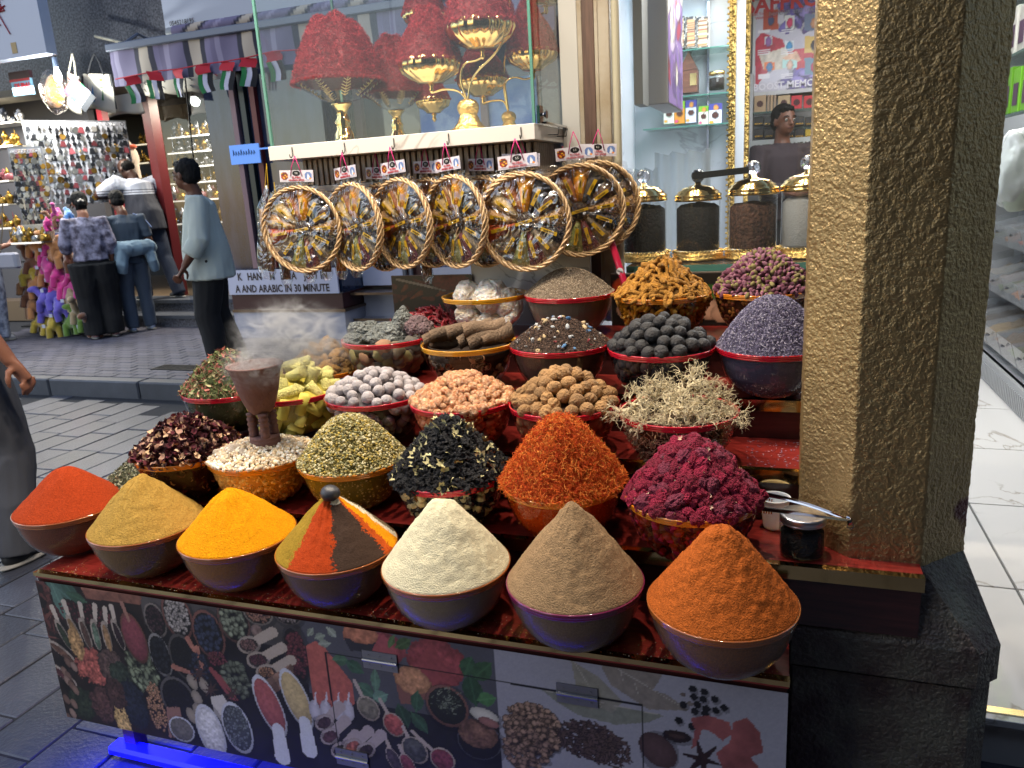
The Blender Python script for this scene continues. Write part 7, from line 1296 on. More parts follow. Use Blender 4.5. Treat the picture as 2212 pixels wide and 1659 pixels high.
# ---------------------------------------------------------------- souvenir goods
M_board = mat('pegboard_white', '#b4b8c4', .5); M_sil = mat('silver_trinket', '#8c8c8c', .3, .9, rand=.5); M_gt = mat('gold_trinket', '#8a6c30', .3, .9, rand=.4); M_cl = mat('coloured_trinket', '#6a3038', .4, rand=.6); M_dk = mat('dark_trinket', '#26282e', .35, .5, rand=.4)
def trinkets():
    out = []
    for s, m in enumerate([M_sil, M_gt, M_dk, M_sil, M_dk, M_sil, M_cl, M_dk]):
        b = MB(); rg = np.random.default_rng(s); b.tube([(.012 * sin(a), 0, .012 * cos(a)) for a in np.linspace(0, 2 * pi, 9)], .002, 4, cap=False); k = s % 4
        if k == 0: b.box((-.006, -.003, -.075), (.006, .003, -.012)); b.box((-.014, -.003, -.05), (.014, .003, -.03))
        elif k == 1: V, F = lathe([(0, -.003), (.024, -.003), (.024, .003), (0, .003)], 10); b.add([(x, z, y - .04) for x, y, z in V], F)
        elif k == 2: b.add(*prism([(-.022, -.003), (.022, -.003), (.022, .003), (-.022, .003)], -.06, -.02, [(-.012, -.003), (.012, -.003), (.012, .003), (-.012, .003)]))
        else: b.add([(0, 0, -.015), (-.016, -.003, -.05), (.016, -.003, -.05), (0, -.004, -.075), (0, .004, -.045)], [(0, 1, 2), (1, 3, 2), (0, 4, 1), (0, 2, 4), (1, 4, 3), (2, 3, 4)])
        out.append(b.mesh('trinket', m))
    return out
TR = trinkets()
def pegboard(l, gl, tl, tr_, bl2, br, rows, cols, sz):
    TL, TRt, BL_, BRt = at(*tl), at(*tr_), at(*bl2), at(*br); X = (TRt - TL); Xh = Vector((X.x, X.y, 0)).normalized(); W = sqrt(X.x ** 2 + X.y ** 2); H = TL.z - BL_.z; O = Vector((TL.x, TL.y, BL_.z)); rz = atan2(Xh.y, Xh.x); e = empty('trinket_board', tuple(O), l, 'display board', rz=rz)
    b = MB(); b.box((0, .0, 0), (W, .02, H)); b.obj('board_panel', M_board, e); b = MB(); [b.box(*t) for t in (((-.012, -.006, -.012), (W + .012, .025, 0)), ((-.012, -.006, H), (W + .012, .025, H + .012)), ((-.012, -.006, 0), (0, .025, H)), ((W, -.006, 0), (W + .012, .025, H)))]; b.obj('board_frame', mat('board_frame_grey', '#7c8088', .4, .4), e)
    n = 0
    for r in range(rows):
        for c in range(cols):
            lx = (c + .5) * W / cols + random.uniform(-.004, .004); lz = H - .03 - r * (H - .05) / rows; w_ = O + Xh * lx + Vector((-Xh.y, Xh.x, 0)) * -.012
            o = obj('key_ring', TR[(r * 5 + c * 3 + random.randrange(3)) % 8], None, (w_.x, w_.y, O.z + lz), (0, random.uniform(-.2, .2), rz + random.uniform(-.3, .3)), sz * random.uniform(.85, 1.2), 'small metal souvenir key ring hanging on the ' + gl, 'key ring', 'key rings on the ' + gl); n += 1
pegboard('large white board covered with rows of metal key rings behind the shoppers', 'large white board', (49, 262, 5.6), (272, 283, 6.5), (107, 441, 5.7), (260, 444, 6.5), 11, 19, 1.45)
pegboard('narrow white board crowded with key rings at the left', 'narrow white board', (19, 322, 5.35), (88, 323, 5.5), (39, 500, 5.35), (114, 512, 5.5), 14, 11, 1.2)
# postcard rack
M_cardb = mat('postcard_white', '#a8acc0', .4)
k = 0
for r in range(7):
    for c in range(2):
        x0 = 112 + r * 9 + c * 48; y0 = 505 + r * 27 + c * 3; p = at(x0 + 20, y0 + 12, 5.55 - r * .02); e = empty('postcard', tuple(p), 'framed blue city postcard, %s column, row %d of the slanted rack' % (['left', 'right'][c], r + 1), 'postcard', 'postcards on the rack by the shopper'); b = MB(); b.box((-.125, 0, -.08), (.125, .006, .08)); b.obj('card', M_cardb, e); q = Print(.22, .13, .012, '#2a4a8a'); q.put(q.Y > .08, ['#3a5aa8', '#6a86b8', '#283c7c'][r % 3]); [q.ell(random.uniform(0, .22), random.uniform(.02, .08), .02, .018, random.choice(['#8a94a8', '#1c2844', '#b0a890'])) for _ in range(9)]; q.build('picture', M_print, e, (-.11, -.003, -.065)); e.rotation_euler = (-.25, .12, .1)
b = MB()
for r in range(8): p0, p1 = at(105 + r * 8, 522 + r * 27, 5.57), at(205 + r * 8, 530 + r * 27, 5.57); b.tube([tuple(p0), tuple(p1)], .004, 4)
b.tube([tuple(at(108, 500, 5.58)), tuple(at(170, 715, 5.5))], .006, 5); b.tube([tuple(at(208, 505, 5.58)), tuple(at(245, 715, 5.5))], .006, 5); b.obj('wire_rack', M_iron, label='dark wire rack holding the postcards and toys', cat='rack')
# plush toys
def fuzzy(nm, c): return mat(nm, c, .95, sheen=.6, bump=.5, bscale=110, bdist=.01)
def blobmesh(nm, parts, m, vox=.009):
    b = MB()
    for p in parts: V, F = (tube(*p[1:]) if p[0] == 't' else (ico(2)[0] * np.array(p[2]) + np.array(p[1]), ico(2)[1])); b.add(V, F)
    t = obj('tmp', b.mesh('tmp', m)); md = t.modifiers.new('r', 'REMESH'); md.mode = 'VOXEL'; md.voxel_size = vox; md.use_smooth_shade = True; sm_ = t.modifiers.new('s', 'SMOOTH'); sm_.iterations = 3; bpy.context.view_layer.update()
    me = bpy.data.meshes.new_from_object(t.evaluated_get(bpy.context.evaluated_depsgraph_get())); me.name = nm; me.materials.clear(); me.materials.append(m) if m else None; bpy.data.objects.remove(t); return me
def camel_mesh(m): return blobmesh('plush_camel', [('e', (0, 0, .12), (.085, .05, .055)), ('e', (0, 0, .17), (.035, .03, .035)), ('t', [(.06, 0, .13), (.10, 0, .16), (.12, 0, .21)], [.035, .028, .025], 8), ('e', (.14, 0, .225), (.045, .028, .026))] + [('t', [(x, y, .11), (x + .005, y * 1.25, .015)], [.026, .03], 8) for x in (-.055, .055) for y in (-.032, .032)], m)
TOY = {}
for nm, c in (('pink', '#b83a84'), ('tan', '#b07848'), ('purple', '#5c50b0'), ('green', '#5a7a2c'), ('magenta', '#c02880'), ('brown', '#6a4028'), ('yellow', '#a89030'), ('beige', '#a08c6c'), ('light_blue', '#4a7ab8')): TOY[nm] = fuzzy('plush_' + nm, c)
base_c = camel_mesh(TOY['pink']); CM = {}
for nm in TOY: m_ = base_c.copy(); m_.materials.clear(); m_.materials.append(TOY[nm]); CM[nm] = m_
toys = [(82, 540, 'tan'), (112, 542, 'pink'), (140, 540, 'tan'), (95, 562, 'magenta'), (132, 560, 'tan'), (160, 566, 'brown'), (75, 578, 'brown'), (112, 585, 'pink'), (70, 600, 'yellow'), (95, 605, 'tan'), (126, 602, 'magenta'), (60, 622, 'tan'), (86, 628, 'tan'), (128, 628, 'magenta'), (162, 630, 'pink'), (190, 636, 'tan'), (62, 648, 'brown'), (100, 652, 'purple'), (130, 650, 'purple'), (160, 655, 'beige'), (75, 672, 'tan'), (105, 682, 'purple'), (140, 672, 'purple'), (175, 680, 'beige'), (90, 705, 'yellow'), (120, 710, 'yellow'), (195, 700, 'green'), (165, 706, 'green'), (215, 705, 'brown'), (112, 478, 'magenta'), (130, 470, 'brown'), (148, 462, 'light_blue'), (120, 460, 'pink')]
for i, (x, y, c) in enumerate(toys):
    v = 5.42 - (y - 540) * .0006 if y > 500 else 5.3; p = at(x, y + 4, v); obj('plush_camel', CM[c], None, (p.x, p.y, p.z - .09), (random.uniform(-.2, .2), random.uniform(-.3, .3), random.choice([-1.2, -.5, .3, 2.6, 3.4]) + random.uniform(-.4, .4)), 1.45 if y > 500 else .85, '%s plush camel in the %s of the toy heap at the left' % (c.replace('_', ' '), 'upper tier' if y < 592 else 'middle tier' if y < 642 else 'bottom tier') if y > 500 else '%s small plush toy clipped on the narrow board edge' % c.replace('_', ' '), 'plush toy', 'plush camels on the rack')
    if i % 3 == 0 and y > 500: p2 = at(x + 4, y, v - .1); b = MB(); b.box((-.025, 0, -.02), (.025, .002, .02)); b.obj('price_tag', mat('white_tag', '#b0b4c8', .5), label='small white price tag on a plush camel, tag %d of the heap' % (i // 3 + 1), cat='price tag', group='price tags on the toys').location = tuple(p2)
b = MB(); pts = [tuple(at(x, y, 5.55)) for x, y in ((45, 520), (90, 600), (100, 720))]
for yy in (548, 596, 640, 688): b.box((at(50, yy, 5.5).x, 5.45, at(50, yy, 5.5).z - .1), (at(225, yy, 5.5).x, 5.7, at(50, yy, 5.5).z - .085))
b.obj('toy_rack', M_iron, label='dark tiered rack under the plush camels', cat='rack')
# hanging bags and packs
M_tote = mat('canvas_tote', '#b4aca0', .8, bump=.2, bscale=200)
def tote(l, x, y, v, w_, h, rz, pics, strap='#b0a898', tilt=0):
    p = at(x, y, v); e = empty('tote_bag', tuple(p), l, 'tote bag', 'canvas bags hanging over the shop front'); V = []; n = 8
    for k in range(n + 1):
        for i in range(n + 1): a, b_ = i / n, k / n; V.append((w_ * (a - .5) * (1 + .12 * b_), -.05 * sin(pi * a) * (.3 + b_) , -h * b_ + .02 * sin(a * 5) * b_))
    nV = len(V); V += [(x_, -y_ * .7 + .01, z_) for x_, y_, z_ in V]; F = [(k * (n + 1) + i, k * (n + 1) + i + 1, (k + 1) * (n + 1) + i + 1, (k + 1) * (n + 1) + i) for k in range(n) for i in range(n)]; F += [tuple(j + nV for j in f) for f in F]; F += [(n * (n + 1) + i, n * (n + 1) + i + 1, nV + n * (n + 1) + i + 1, nV + n * (n + 1) + i) for i in range(n)]; obj('bag_body', mesh('bag_body', V, F, M_tote), e)
    for nm, c, shp in pics:
        b = MB(); [b.add([(a, -.05 * sin(pi * (a / w_ + .5)) * (.3 - z / h) - .006, z) for a, z in s_], [tuple(range(len(s_)))]) for s_ in shp]; b.obj(nm, mat('bag_print_' + c[1:], c, .7), e)
    for sx in (-.28, .28): b = MB(); b.tube([(sx * w_, -.01, -.01), (sx * w_ * .5, 0, .12), (0, 0, .2)], .009, 5); b.obj('strap', mat('bag_strap_' + strap[1:], strap, .8), e)
    e.rotation_euler = (0, tilt, rz); return e
tower = lambda cx, z0, hh, w_: [(cx - w_, z0), (cx + w_, z0), (cx, z0 + hh)]
tote('white tote with red lettering and blue boat drawing, flag bag in front', 158, 160, 5.35, .28, .36, -.35, [('red_lettering', '#a82838', [[(-.09, -.05), (.02, -.06), (.02, -.075), (-.09, -.065)], [(-.06, -.085), (-.02, -.08), (-.03, -.1)]]), ('boat', '#3a5aa0', [[(-.02, -.2), (.09, -.2), (.06, -.23), (0, -.23)], tower(.05, -.19, .08, .02)]), ('roses', '#b02c44', [[(-.08, -.15), (-.05, -.14), (-.06, -.18)], [(-.05, -.19), (-.02, -.18), (-.03, -.215)]])], tilt=.35)
tote('white tote with black braid edge and skyline towers', 208, 160, 5.4, .34, .36, .15, [('blue_tower', '#3a70a0', [tower(-.03, -.28, .17, .028)]), ('grey_tower', '#5a5a64', [tower(-.1, -.28, .22, .016)]), ('sun', '#c06a30', [[(.04, -.05), (.07, -.04), (.08, -.07), (.05, -.08)]]), ('palm', '#3a6a3c', [tower(.08, -.26, .12, .01), [(.04, -.14), (.12, -.13), (.08, -.12)]]), ('braid', '#1c1c22', [[(-.17, 0), (-.15, 0), (-.17, -.34), (-.19, -.34)], [(.15, 0), (.17, 0), (.2, -.34), (.18, -.34)], [(-.18, -.33), (.19, -.33), (.18, -.35), (-.18, -.35)]])], '#1c1c22', tilt=.1)
tote('beige canvas bag lying low behind the braided tote', 262, 205, 5.6, .36, .2, .3, [('dark_stripe', '#3a3c4c', [[(-.1, -.1), (.15, -.08), (.15, -.1), (-.1, -.12)]])], tilt=-.1)
for i, (x, y, l) in enumerate([(312, 148, 'cream bag with black camel prints behind the first flags'), (352, 142, 'beige bag with camel prints between the second and third flags'), (408, 138, 'plain beige bag between the flags'), (460, 128, 'cream bag with red pattern between the fourth and fifth flags')]): tote(l, x, y, 5.75, .26, .28, random.uniform(-.3, .3), [('camel_print', '#1c1c20' if i < 3 else '#8a3040', [[(-.06, -.08 - .07 * k), (.02, -.07 - .07 * k), (.05, -.1 - .07 * k), (-.05, -.11 - .07 * k)] for k in range(3)])])
p = at(112, 165, 5.3); e = empty('packed_backpack', tuple(p), 'orange tan toy backpack wrapped in clear plastic at the upper left', 'backpack'); obj('backpack_body', blobmesh('backpack_body', [('e', (0, 0, -.15), (.12, .06, .17)), ('e', (.01, -.05, -.19), (.06, .03, .09)), ('e', (-.1, .03, -.17), (.06, .05, .14))], fuzzy('orange_tan_plush', '#b07434'), .012), e); obj('toy_patch', blobmesh('toy_patch', [('e', (0, -.08, -.13), (.025, .02, .025)), ('e', (0, -.08, -.18), (.02, .02, .04))], fuzzy('pale_toy', '#b89860'), .009), e); V, F = noisy(3, .15, 2, 3, (.17, .10, .22)); obj('plastic_wrap', mesh('plastic_wrap', V + np.array((0, 0, -.15)), F, M_cello), e)
p = at(45, 180, 5.3); e = empty('souvenir_pack', tuple(p), 'clear pack with red DUBAI lettering hanging at the upper left', 'souvenir pack'); b = MB(); b.box((-.14, 0, -.12), (.14, .03, .05)); b.obj('pack_body', mat('light_blue_pack', '#6a94b0', .4), e); b = MB(); b.box((-.15, -.005, .045), (.15, .035, .12)); b.obj('header', mat('dark_header', '#2a1a20', .4), e); b = MB(); b.box((-.15, -.006, .02), (.14, -.003, .045)); b.obj('red_band', mat('red_band', '#8a2028', .4), e); text('DUBAI', .075, M_rp, e, (.02, -.006, -.03), (pi / 2, 0, 0), bold=.004)
for x, y, l in [(160, 225, 'triangular')]:
    p = at(162, 195, 5.2); e = empty('flag_pouch', tuple(p), 'green, white, red and black flag cloth hanging in front of the left tote', 'flag'); 
    for nm, m, z0, z1 in (('red_corner', 'red', .0, .09), ('green_stripe', 'green', -.07, .0), ('white_stripe', 'white', -.14, -.07), ('black_stripe', 'black', -.21, -.14)): b = MB(); b.box((-.10, 0, z0), (.10, .004, z1)); b.obj(nm, M_fl[m], e)
    e.rotation_euler = (0, -.75, .2)
# shelves of gold figures at the left edge and inside
def shelf_goods(l, x0, x1, y, v, n_, mats, h=.1, gl=''):
    a, c = at(x0, y, v), at(x1, y, v); z = (a.z + c.z) / 2; e = empty('goods_shelf', (a.x, v, z), l, 'shelf'); W = c.x - a.x; b = MB(); b.box((0, -.12, -.015), (W, .2, 0)); b.obj('shelf_plate', mat('shelf_pale', '#8a8880', .3), e); b = MB(); b.box((0, -.125, -.018), (W, -.121, .002)); b.obj('light_strip', mat('warm_shelf_strip', (1, 1, 1), .5, emit=(1, .85, .55), estr=.45), e)
    for i in range(n_):
        me = FIG[(i * 3 + int(y)) % len(FIG)][mats[i % len(mats)]]; obj('figurine', me, None, (a.x + W * (i + .5) / n_, v - .02 + random.uniform(-.04, .06), z), (0, 0, random.uniform(0, 6)), h * random.uniform(.75, 1.15) * 10, 'small %s souvenir figure on the ' % ('metal',) + l.split(' with')[0], 'figurine', 'figures on the ' + l.split(' with')[0])
FIG = []
for pr in ([(0, 0), (.03, 0), (.028, .01), (.01, .02), (.014, .045), (.022, .06), (.012, .075), (.006, .09), (0, .1)], [(0, 0), (.026, 0), (.02, .015), (.03, .04), (.028, .06), (.012, .07), (.016, .08), (0, .092)], [(0, 0), (.022, 0), (.006, .02), (.005, .05), (.002, .1), (0, .115)], [(0, 0), (.034, .002), (.036, .02), (.03, .045), (.0, .05)]):
    V, F = lathe(pr, 9); FIG.append({m.name: mesh('figurine', V, F, m) for m in (M_sil, M_gt, M_dk, M_cl)})
G, S_, K_, R_ = M_gt.name, M_sil.name, M_dk.name, M_cl.name
for i, (x0, x1, y, v, n_, ms_, l) in enumerate([(-40, 50, 268, 5.9, 9, [K_, S_], 'uppermost left shelf with dark plates'), (-40, 48, 318, 5.9, 12, [G], 'second left shelf with gold figures'), (-40, 40, 392, 5.6, 8, [G, R_], 'third left shelf with copper figures'), (-40, 38, 442, 5.5, 8, [K_, G], 'fourth left shelf with blue eye charms'), (-40, 45, 492, 5.4, 9, [G, R_, G], 'fifth left shelf with gold plates'), (30, 110, 522, 5.3, 13, [G, G, S_], 'counter shelf with crowded gold camels')]): shelf_goods(l, x0, x1, y, v, n_ + 3, ms_, .17)
for i, (x0, x1, y, v, n_, ms_) in enumerate([(375, 512, 292, 7.6, 16, [S_, G]), (375, 512, 326, 7.6, 16, [S_, G, S_]), (375, 512, 358, 7.6, 15, [G, S_]), (375, 512, 392, 7.6, 15, [S_, G]), (375, 512, 430, 7.5, 14, [G, S_, R_]), (375, 505, 480, 7.4, 14, [S_, G])]): shelf_goods(['top', 'second', 'third', 'fourth', 'fifth', 'lowest'][i] + ' interior shelf with glittering silver and gold goods', x0, x1, y, v, n_ + 8, ms_, .2)
for i, (y, l) in enumerate([(312, 'upper cream shelf with gold coral ornaments'), (352, 'middle cream shelf with brown ornaments'), (400, 'lower cream shelf with gold vases'), (450, 'lowest cream shelf with gold vases')]): shelf_goods(l, 300, 335, y, 8.0, 7, [G], .16)
fb('cream_wall', mat('lit_cream_wall', '#b09c74', .5), (-9.0, 8.5, .42), (-7.6, 8.6, 3.0)); fb('door_post', M_frame, (-7.40, 6.55, .42), (-7.28, 6.7, 2.98)); fb('red_post', mat('red_post', '#9a1c2c', .4), (-8.0, 6.45, 1.2), (-7.92, 6.55, 2.98)); fb('dark_partition', mat('dark_partition', '#1c1e26', .5), (-8.1, 8.2, .42), (-5.5, 8.3, 3.0)); fb('left_wall', mat('dim_left_wall', '#4a4a50', .6), (-12, 6.6, .42), (-8.3, 6.7, 3.0))
b = MB()
for i in range(60): b.box((at(55 + (i % 12) * 4.5, 485, 5.35).x, 5.3 + (i // 12) * .02, at(80, 520, 5.35).z), (at(55 + (i % 12) * 4.5 + 3.4, 485, 5.35).x, 5.31 + (i // 12) * .02, at(80, 484, 5.35).z))
b.obj('white_magnets', mat('white_magnet', '#b0aca0', .4), label='tight rows of white carved magnets above the plush camels', cat='magnets', kind='stuff')
# white horse toy and pillow
p = at(280, 325, 6.9); e = empty('horse_toy', tuple(p), 'white plush horse with orange hat hanging behind the man in the striped polo', 'plush horse'); obj('horse_body', blobmesh('horse_body', [('e', (0, 0, -.1), (.11, .09, .17)), ('t', [(0, 0, 0), (-.05, -.03, .14)], [.075, .055], 10), ('e', (-.06, -.07, .18), (.05, .09, .055)), ('t', [(-.05, 0, -.2), (-.07, 0, -.38)], [.045, .04], 8), ('t', [(.06, 0, -.2), (.07, 0, -.38)], [.045, .04], 8)], fuzzy('cream_plush', '#b8a898'), .014), e); obj('hat', blobmesh('hat', [('e', (.06, -.03, .04), (.09, .06, .035))], fuzzy('orange_hat', '#b84a24'), .012), e)
tote('round pale cushion with dark band hanging inside the shop', 435, 195, 6.6, .34, .26, 0, [('dark_band', '#2a2a34', [[(-.14, -.03), (.14, -.03), (.15, -.07), (-.15, -.07)]])])
b = MB(); b.tube([tuple(at(398, 150, 5.6)), tuple(at(440, 560, 5.6))], .008, 6); b.obj('thin_pole', M_iron, label='thin dark upright pole behind the man in the pale shirt', cat='pole')
# ================================================================ people
SKIN = {'brown': mat('brown_skin', '#5c3828', .5, sss=.08, var=.08, vscale=20), 'dark': mat('dark_skin', '#3c241b', .5, sss=.05), 'light': mat('light_brown_skin', '#8a5c48', .5, sss=.1, var=.06, vscale=20)}
M_hair = mat('black_hair', '#0a090b', .75, spec=.25, bump=.8, bscale=90, stretch=(1, 1, .3), bdist=.01)
def remesh(nm, parts, m, vox, disp=0, dsc=9, seed=0, it=4):
    b = MB()
    for p in parts:
        if p[0] == 't': V, F = tube(p[1], p[2], p[3] if len(p) > 3 else 12)
        else: V, F = ico(3); V = V * np.array(p[2]) + np.array(p[1]) if len(p) < 4 else (V * np.array(p[2])) @ np.array(p[3]).T + np.array(p[1])
        b.add(V, F)
    t = obj('tmp', b.mesh('tmp', m)); md = t.modifiers.new('r', 'REMESH'); md.mode = 'VOXEL'; md.voxel_size = vox; md.use_smooth_shade = True; s_ = t.modifiers.new('s', 'SMOOTH'); s_.iterations = it; s_.factor = .5; bpy.context.view_layer.update()
    me = bpy.data.meshes.new_from_object(t.evaluated_get(bpy.context.evaluated_depsgraph_get())); me.name = nm; me.materials.clear(); me.materials.append(m); bpy.data.objects.remove(t)
    if disp:
        n = len(me.vertices); co = np.empty(n * 3, np.float32); me.vertices.foreach_get('co', co); co = co.reshape(-1, 3); no = np.empty(n * 3, np.float32); me.vertex_normals.foreach_get('vector', no); no = no.reshape(-1, 3); q = co * np.array((1, 1, .45)); d = 1 - 2 * np.abs(fbm(q, dsc, 3, seed)); co += no * ((d - .5) * disp)[:, None]; me.vertices.foreach_set('co', co.ravel()); me.update()
    return me
def arm_hand(W, D, side, s=1, curl=.5, up=None):
    """palm and five bent fingers from wrist W along direction D"""
    W = Vector(W); D = Vector(D).normalized(); A = (Vector(up) if up else Vector((1, 0, 0))); A = (A - D * A.dot(D)).normalized(); N = D.cross(A).normalized() * side; out = []
    pal = W + D * .055 * s; out.append(('t', [tuple(W - D * .02), tuple(W + D * .03 * s), tuple(W + D * .09 * s)], [(.027 * s, .020 * s), (.038 * s, .017 * s), (.037 * s, .014 * s)], 12))
    for k, (off, L) in enumerate([(-.030, .062), (-.010, .074), (.010, .070), (.029, .055)]):
        b0 = W + D * .085 * s + A * off * s; d1 = (D + N * curl * .4).normalized(); d2 = (D + N * curl * 1.3).normalized(); d3 = (D + N * curl * 2.4).normalized(); p1 = b0 + d1 * L * .45 * s; p2 = p1 + d2 * L * .32 * s; p3 = p2 + d3 * L * .28 * s; out.append(('t', [tuple(b0), tuple(p1), tuple(p2), tuple(p3)], [.0095 * s, .009 * s, .0082 * s, .0065 * s], 8))
    b0 = W + D * .02 * s - A * .028 * s; out.append(('t', [tuple(b0), tuple(b0 + (D * .7 - A * .6 + N * .3).normalized() * .038 * s), tuple(b0 + (D * .85 - A * .45 + N * .4).normalized() * .072 * s)], [.014 * s, .0115 * s, .008 * s], 8)); return out
def person(base, f, label, top, bottom, skin='brown', h=1.72, J=None, hair='short', yaw=0, nod=0, sleeve=.55, hem=.80, fat=1.0, bw=1.0, topm=None, botm=None, shoe='#1c1c1e', legs=True, voxel=.0095, hairm=None, wide=1.0, shoes=True, glasses=False, collar=True, curl=.6, beard=False):
    J = dict(dict(neck=(0, 0, 1.45), head=(.03, 0, 1.60), chest=(0, 0, 1.25), waist=(0, 0, 1.02), pelvis=(0, 0, .92), shL=(0, .18, 1.39), shR=(0, -.18, 1.39), elL=(-.03, .25, 1.11), elR=(-.03, -.25, 1.11), wrL=(.03, .27, .86), wrR=(.03, -.27, .86), hipL=(0, .09, .90), hipR=(0, -.09, .90), knL=(.02, .10, .49), knR=(.02, -.10, .49), anL=(0, .11, .08), anR=(0, -.11, .08)), **(J or {}))
    s = h / 1.72; e = empty('person', base, label, 'person', rz=f); P = {k: Vector(v) * s for k, v in J.items()}; T_ = lambda *k: [tuple(P[q] if isinstance(q, str) else q) for q in k]
    hd = P['head']; R = Matrix.Rotation(yaw, 3, 'Z') @ Matrix.Rotation(nod, 3, 'Y'); Rn = [list(r) for r in R]; hv = lambda x, y, z: tuple(hd + R @ (Vector((x, y, z)) * s))
    sk = [('e', hv(-.005, 0, .025), (.095 * s, .075 * s, .092 * s), Rn), ('e', hv(.025, 0, -.035), (.068 * s, .058 * s, .075 * s), Rn), ('e', hv(.055, 0, -.075), (.03 * s, .032 * s, .025 * s), Rn), ('t', [hv(.085, 0, .015), hv(.103, 0, -.012), hv(.112, 0, -.026), hv(.092, 0, -.034)], [.011 * s, .013 * s, .017 * s, .01 * s], 8), ('e', hv(.078, 0, .022), (.018 * s, .05 * s, .010 * s), Rn), ('e', hv(.088, 0, -.055), (.012 * s, .026 * s, .009 * s), Rn),
          ('e', hv(-.005, .078, -.01), (.017 * s, .009 * s, .03 * s), Rn), ('e', hv(-.005, -.078, -.01), (.017 * s, .009 * s, .03 * s), Rn), ('t', [tuple(P['neck'] - Vector((0, 0, .08 * s))), tuple(P['neck'] + Vector((0, 0, .02 * s))), hv(-.015, 0, -.05)], [.075 * s, .058 * s, .056 * s], 12)]
    for c_, sd in (('L', 1), ('R', -1)):
        if P.get('el' + c_) is None: continue
        el, wr = P['el' + c_], P['wr' + c_]; sk.append(('t', T_('sh' + c_, 'el' + c_, el.lerp(wr, .35), 'wr' + c_), [.05 * s * fat, .043 * s * fat, .04 * s * fat, .026 * s], 12)); sk += arm_hand(wr, wr - el, sd, s, curl)
        if legs: sk.append(('t', T_('hip' + c_, 'kn' + c_, P['kn' + c_].lerp(P['an' + c_], .4), 'an' + c_), [.075 * s, .055 * s, .052 * s, .036 * s], 12))
    sk += [('t', T_('pelvis', 'chest', P['neck'] - Vector((0, 0, .06))), [(.12 * s, .085 * s), (.12 * s, .08 * s), (.08 * s, .06 * s)], 12)]
    obj('body', remesh('body', sk, SKIN[skin], voxel, it=2), e)
    # face details
    for sd in (1, -1):
        V, F = ico(2); obj('eye', mesh('eye', V * .0115 * s, F, mat('eye_white', '#8a847c', .3)), e, hv(.081, sd * .031, .004)); obj('iris', mesh('iris', V * .0065 * s, F, mat('eye_dark', '#0a0808', .2)), e, hv(.089, sd * .031, .004)); b = MB(); b.tube([hv(.092, sd * .014, .027), hv(.092, sd * .032, .032), hv(.078, sd * .052, .025)], .0042 * s, 5); b.obj('eyebrow', M_hair, e, smooth=True)
    b = MB(); b.tube([hv(.087, -.022, -.055), hv(.099, 0, -.053), hv(.087, .022, -.055)], .0048 * s, 6); b.obj('mouth', mat('lips', '#4a2422', .5), e, smooth=True)
    if glasses:
        b = MB()
        for sd in (1, -1): b.tube([hv(.104, sd * .033 + .024 * cos(a), .004 + .018 * sin(a)) for a in np.linspace(0, 2 * pi, 14)], .0018 * s, 5, cap=False); b.tube([hv(.1, sd * .057, .006), hv(.0, sd * .082, .004)], .0018 * s, 5)
        b.obj('glasses', mat('glasses_metal', '#6a6a6e', .3, .8), e)
    if hair == 'short': hp = [('e', hv(-.024, 0, .047), (.10 * s, .083 * s, .086 * s), Rn), ('e', hv(-.05, 0, -.005), (.07 * s, .079 * s, .07 * s), Rn), ('e', hv(.045, -.01, .088), (.045 * s, .06 * s, .026 * s), Rn)]
    elif hair == 'bald': hp = [('e', hv(-.05, 0, .0), (.066 * s, .079 * s, .06 * s), Rn)]
    elif hair == 'bun': hp = [('e', hv(-.02, 0, .04), (.105 * s, .09 * s, .092 * s), Rn), ('e', hv(-.09, 0, -.02), (.06 * s, .065 * s, .07 * s), Rn), ('e', hv(-.06, 0, -.07), (.05 * s, .06 * s, .05 * s), Rn)]
    obj('hair', remesh('hair', hp, hairm or M_hair, .008, .008, 40, 2), e)
    if beard: obj('beard', remesh('beard', [('e', hv(.05, 0, -.085), (.04 * s, .05 * s, .03 * s), Rn)], M_hair, .008), e)
    # top
    cl = P['neck'] - Vector((0, 0, .055 * s)); ch, wa, pe = P['chest'], P['waist'], P['pelvis']; hz = wa.lerp(pe, 1) ; hz = Vector((hz.x, hz.y, hem * s)); tp = [('t', [tuple(cl + Vector((0, 0, .03 * s))), tuple(cl - Vector((0, 0, .01))), tuple(ch + Vector((0, 0, .09 * s))), tuple(ch), tuple(wa), tuple(hz)], [(.07 * s, .062 * s), (.125 * s, .085 * s), (.185 * s, .115 * s * fat), (.18 * s, .125 * s * fat), (.165 * s * wide, .125 * s * fat * wide), (.185 * s * wide, .135 * s * fat * wide)], 20)]
    # the tube frame's first axis lies across the body
    for c_ in 'LR':
        if P.get('el' + c_) is None: continue
        sh, el, wr = P['sh' + c_], P['el' + c_], P['wr' + c_]; end = el.lerp(wr, (sleeve - .5) * 2) if sleeve > .5 else sh.lerp(el, sleeve * 2); pts = [tuple(cl.lerp(sh, .5) - Vector((0, 0, .03 * s))), tuple(sh)] + ([tuple(el)] if sleeve > .5 else []) + [tuple(end)]; tp.append(('t', pts, [.07 * s, .078 * s * fat] + ([.068 * s * fat] if sleeve > .5 else []) + [.062 * s * fat], 14))
    if collar: tp.append(('t', [tuple(P['neck'] - Vector((0, 0, .05 * s))), tuple(P['neck'] - Vector((0, 0, .012 * s)))], [.075 * s, .066 * s], 14))
    to = obj('shirt', remesh('shirt', tp, topm or mat('shirt_' + top[1:], top, .85, bump=.15, bscale=300), voxel, .014, 7, 3, it=6), e)
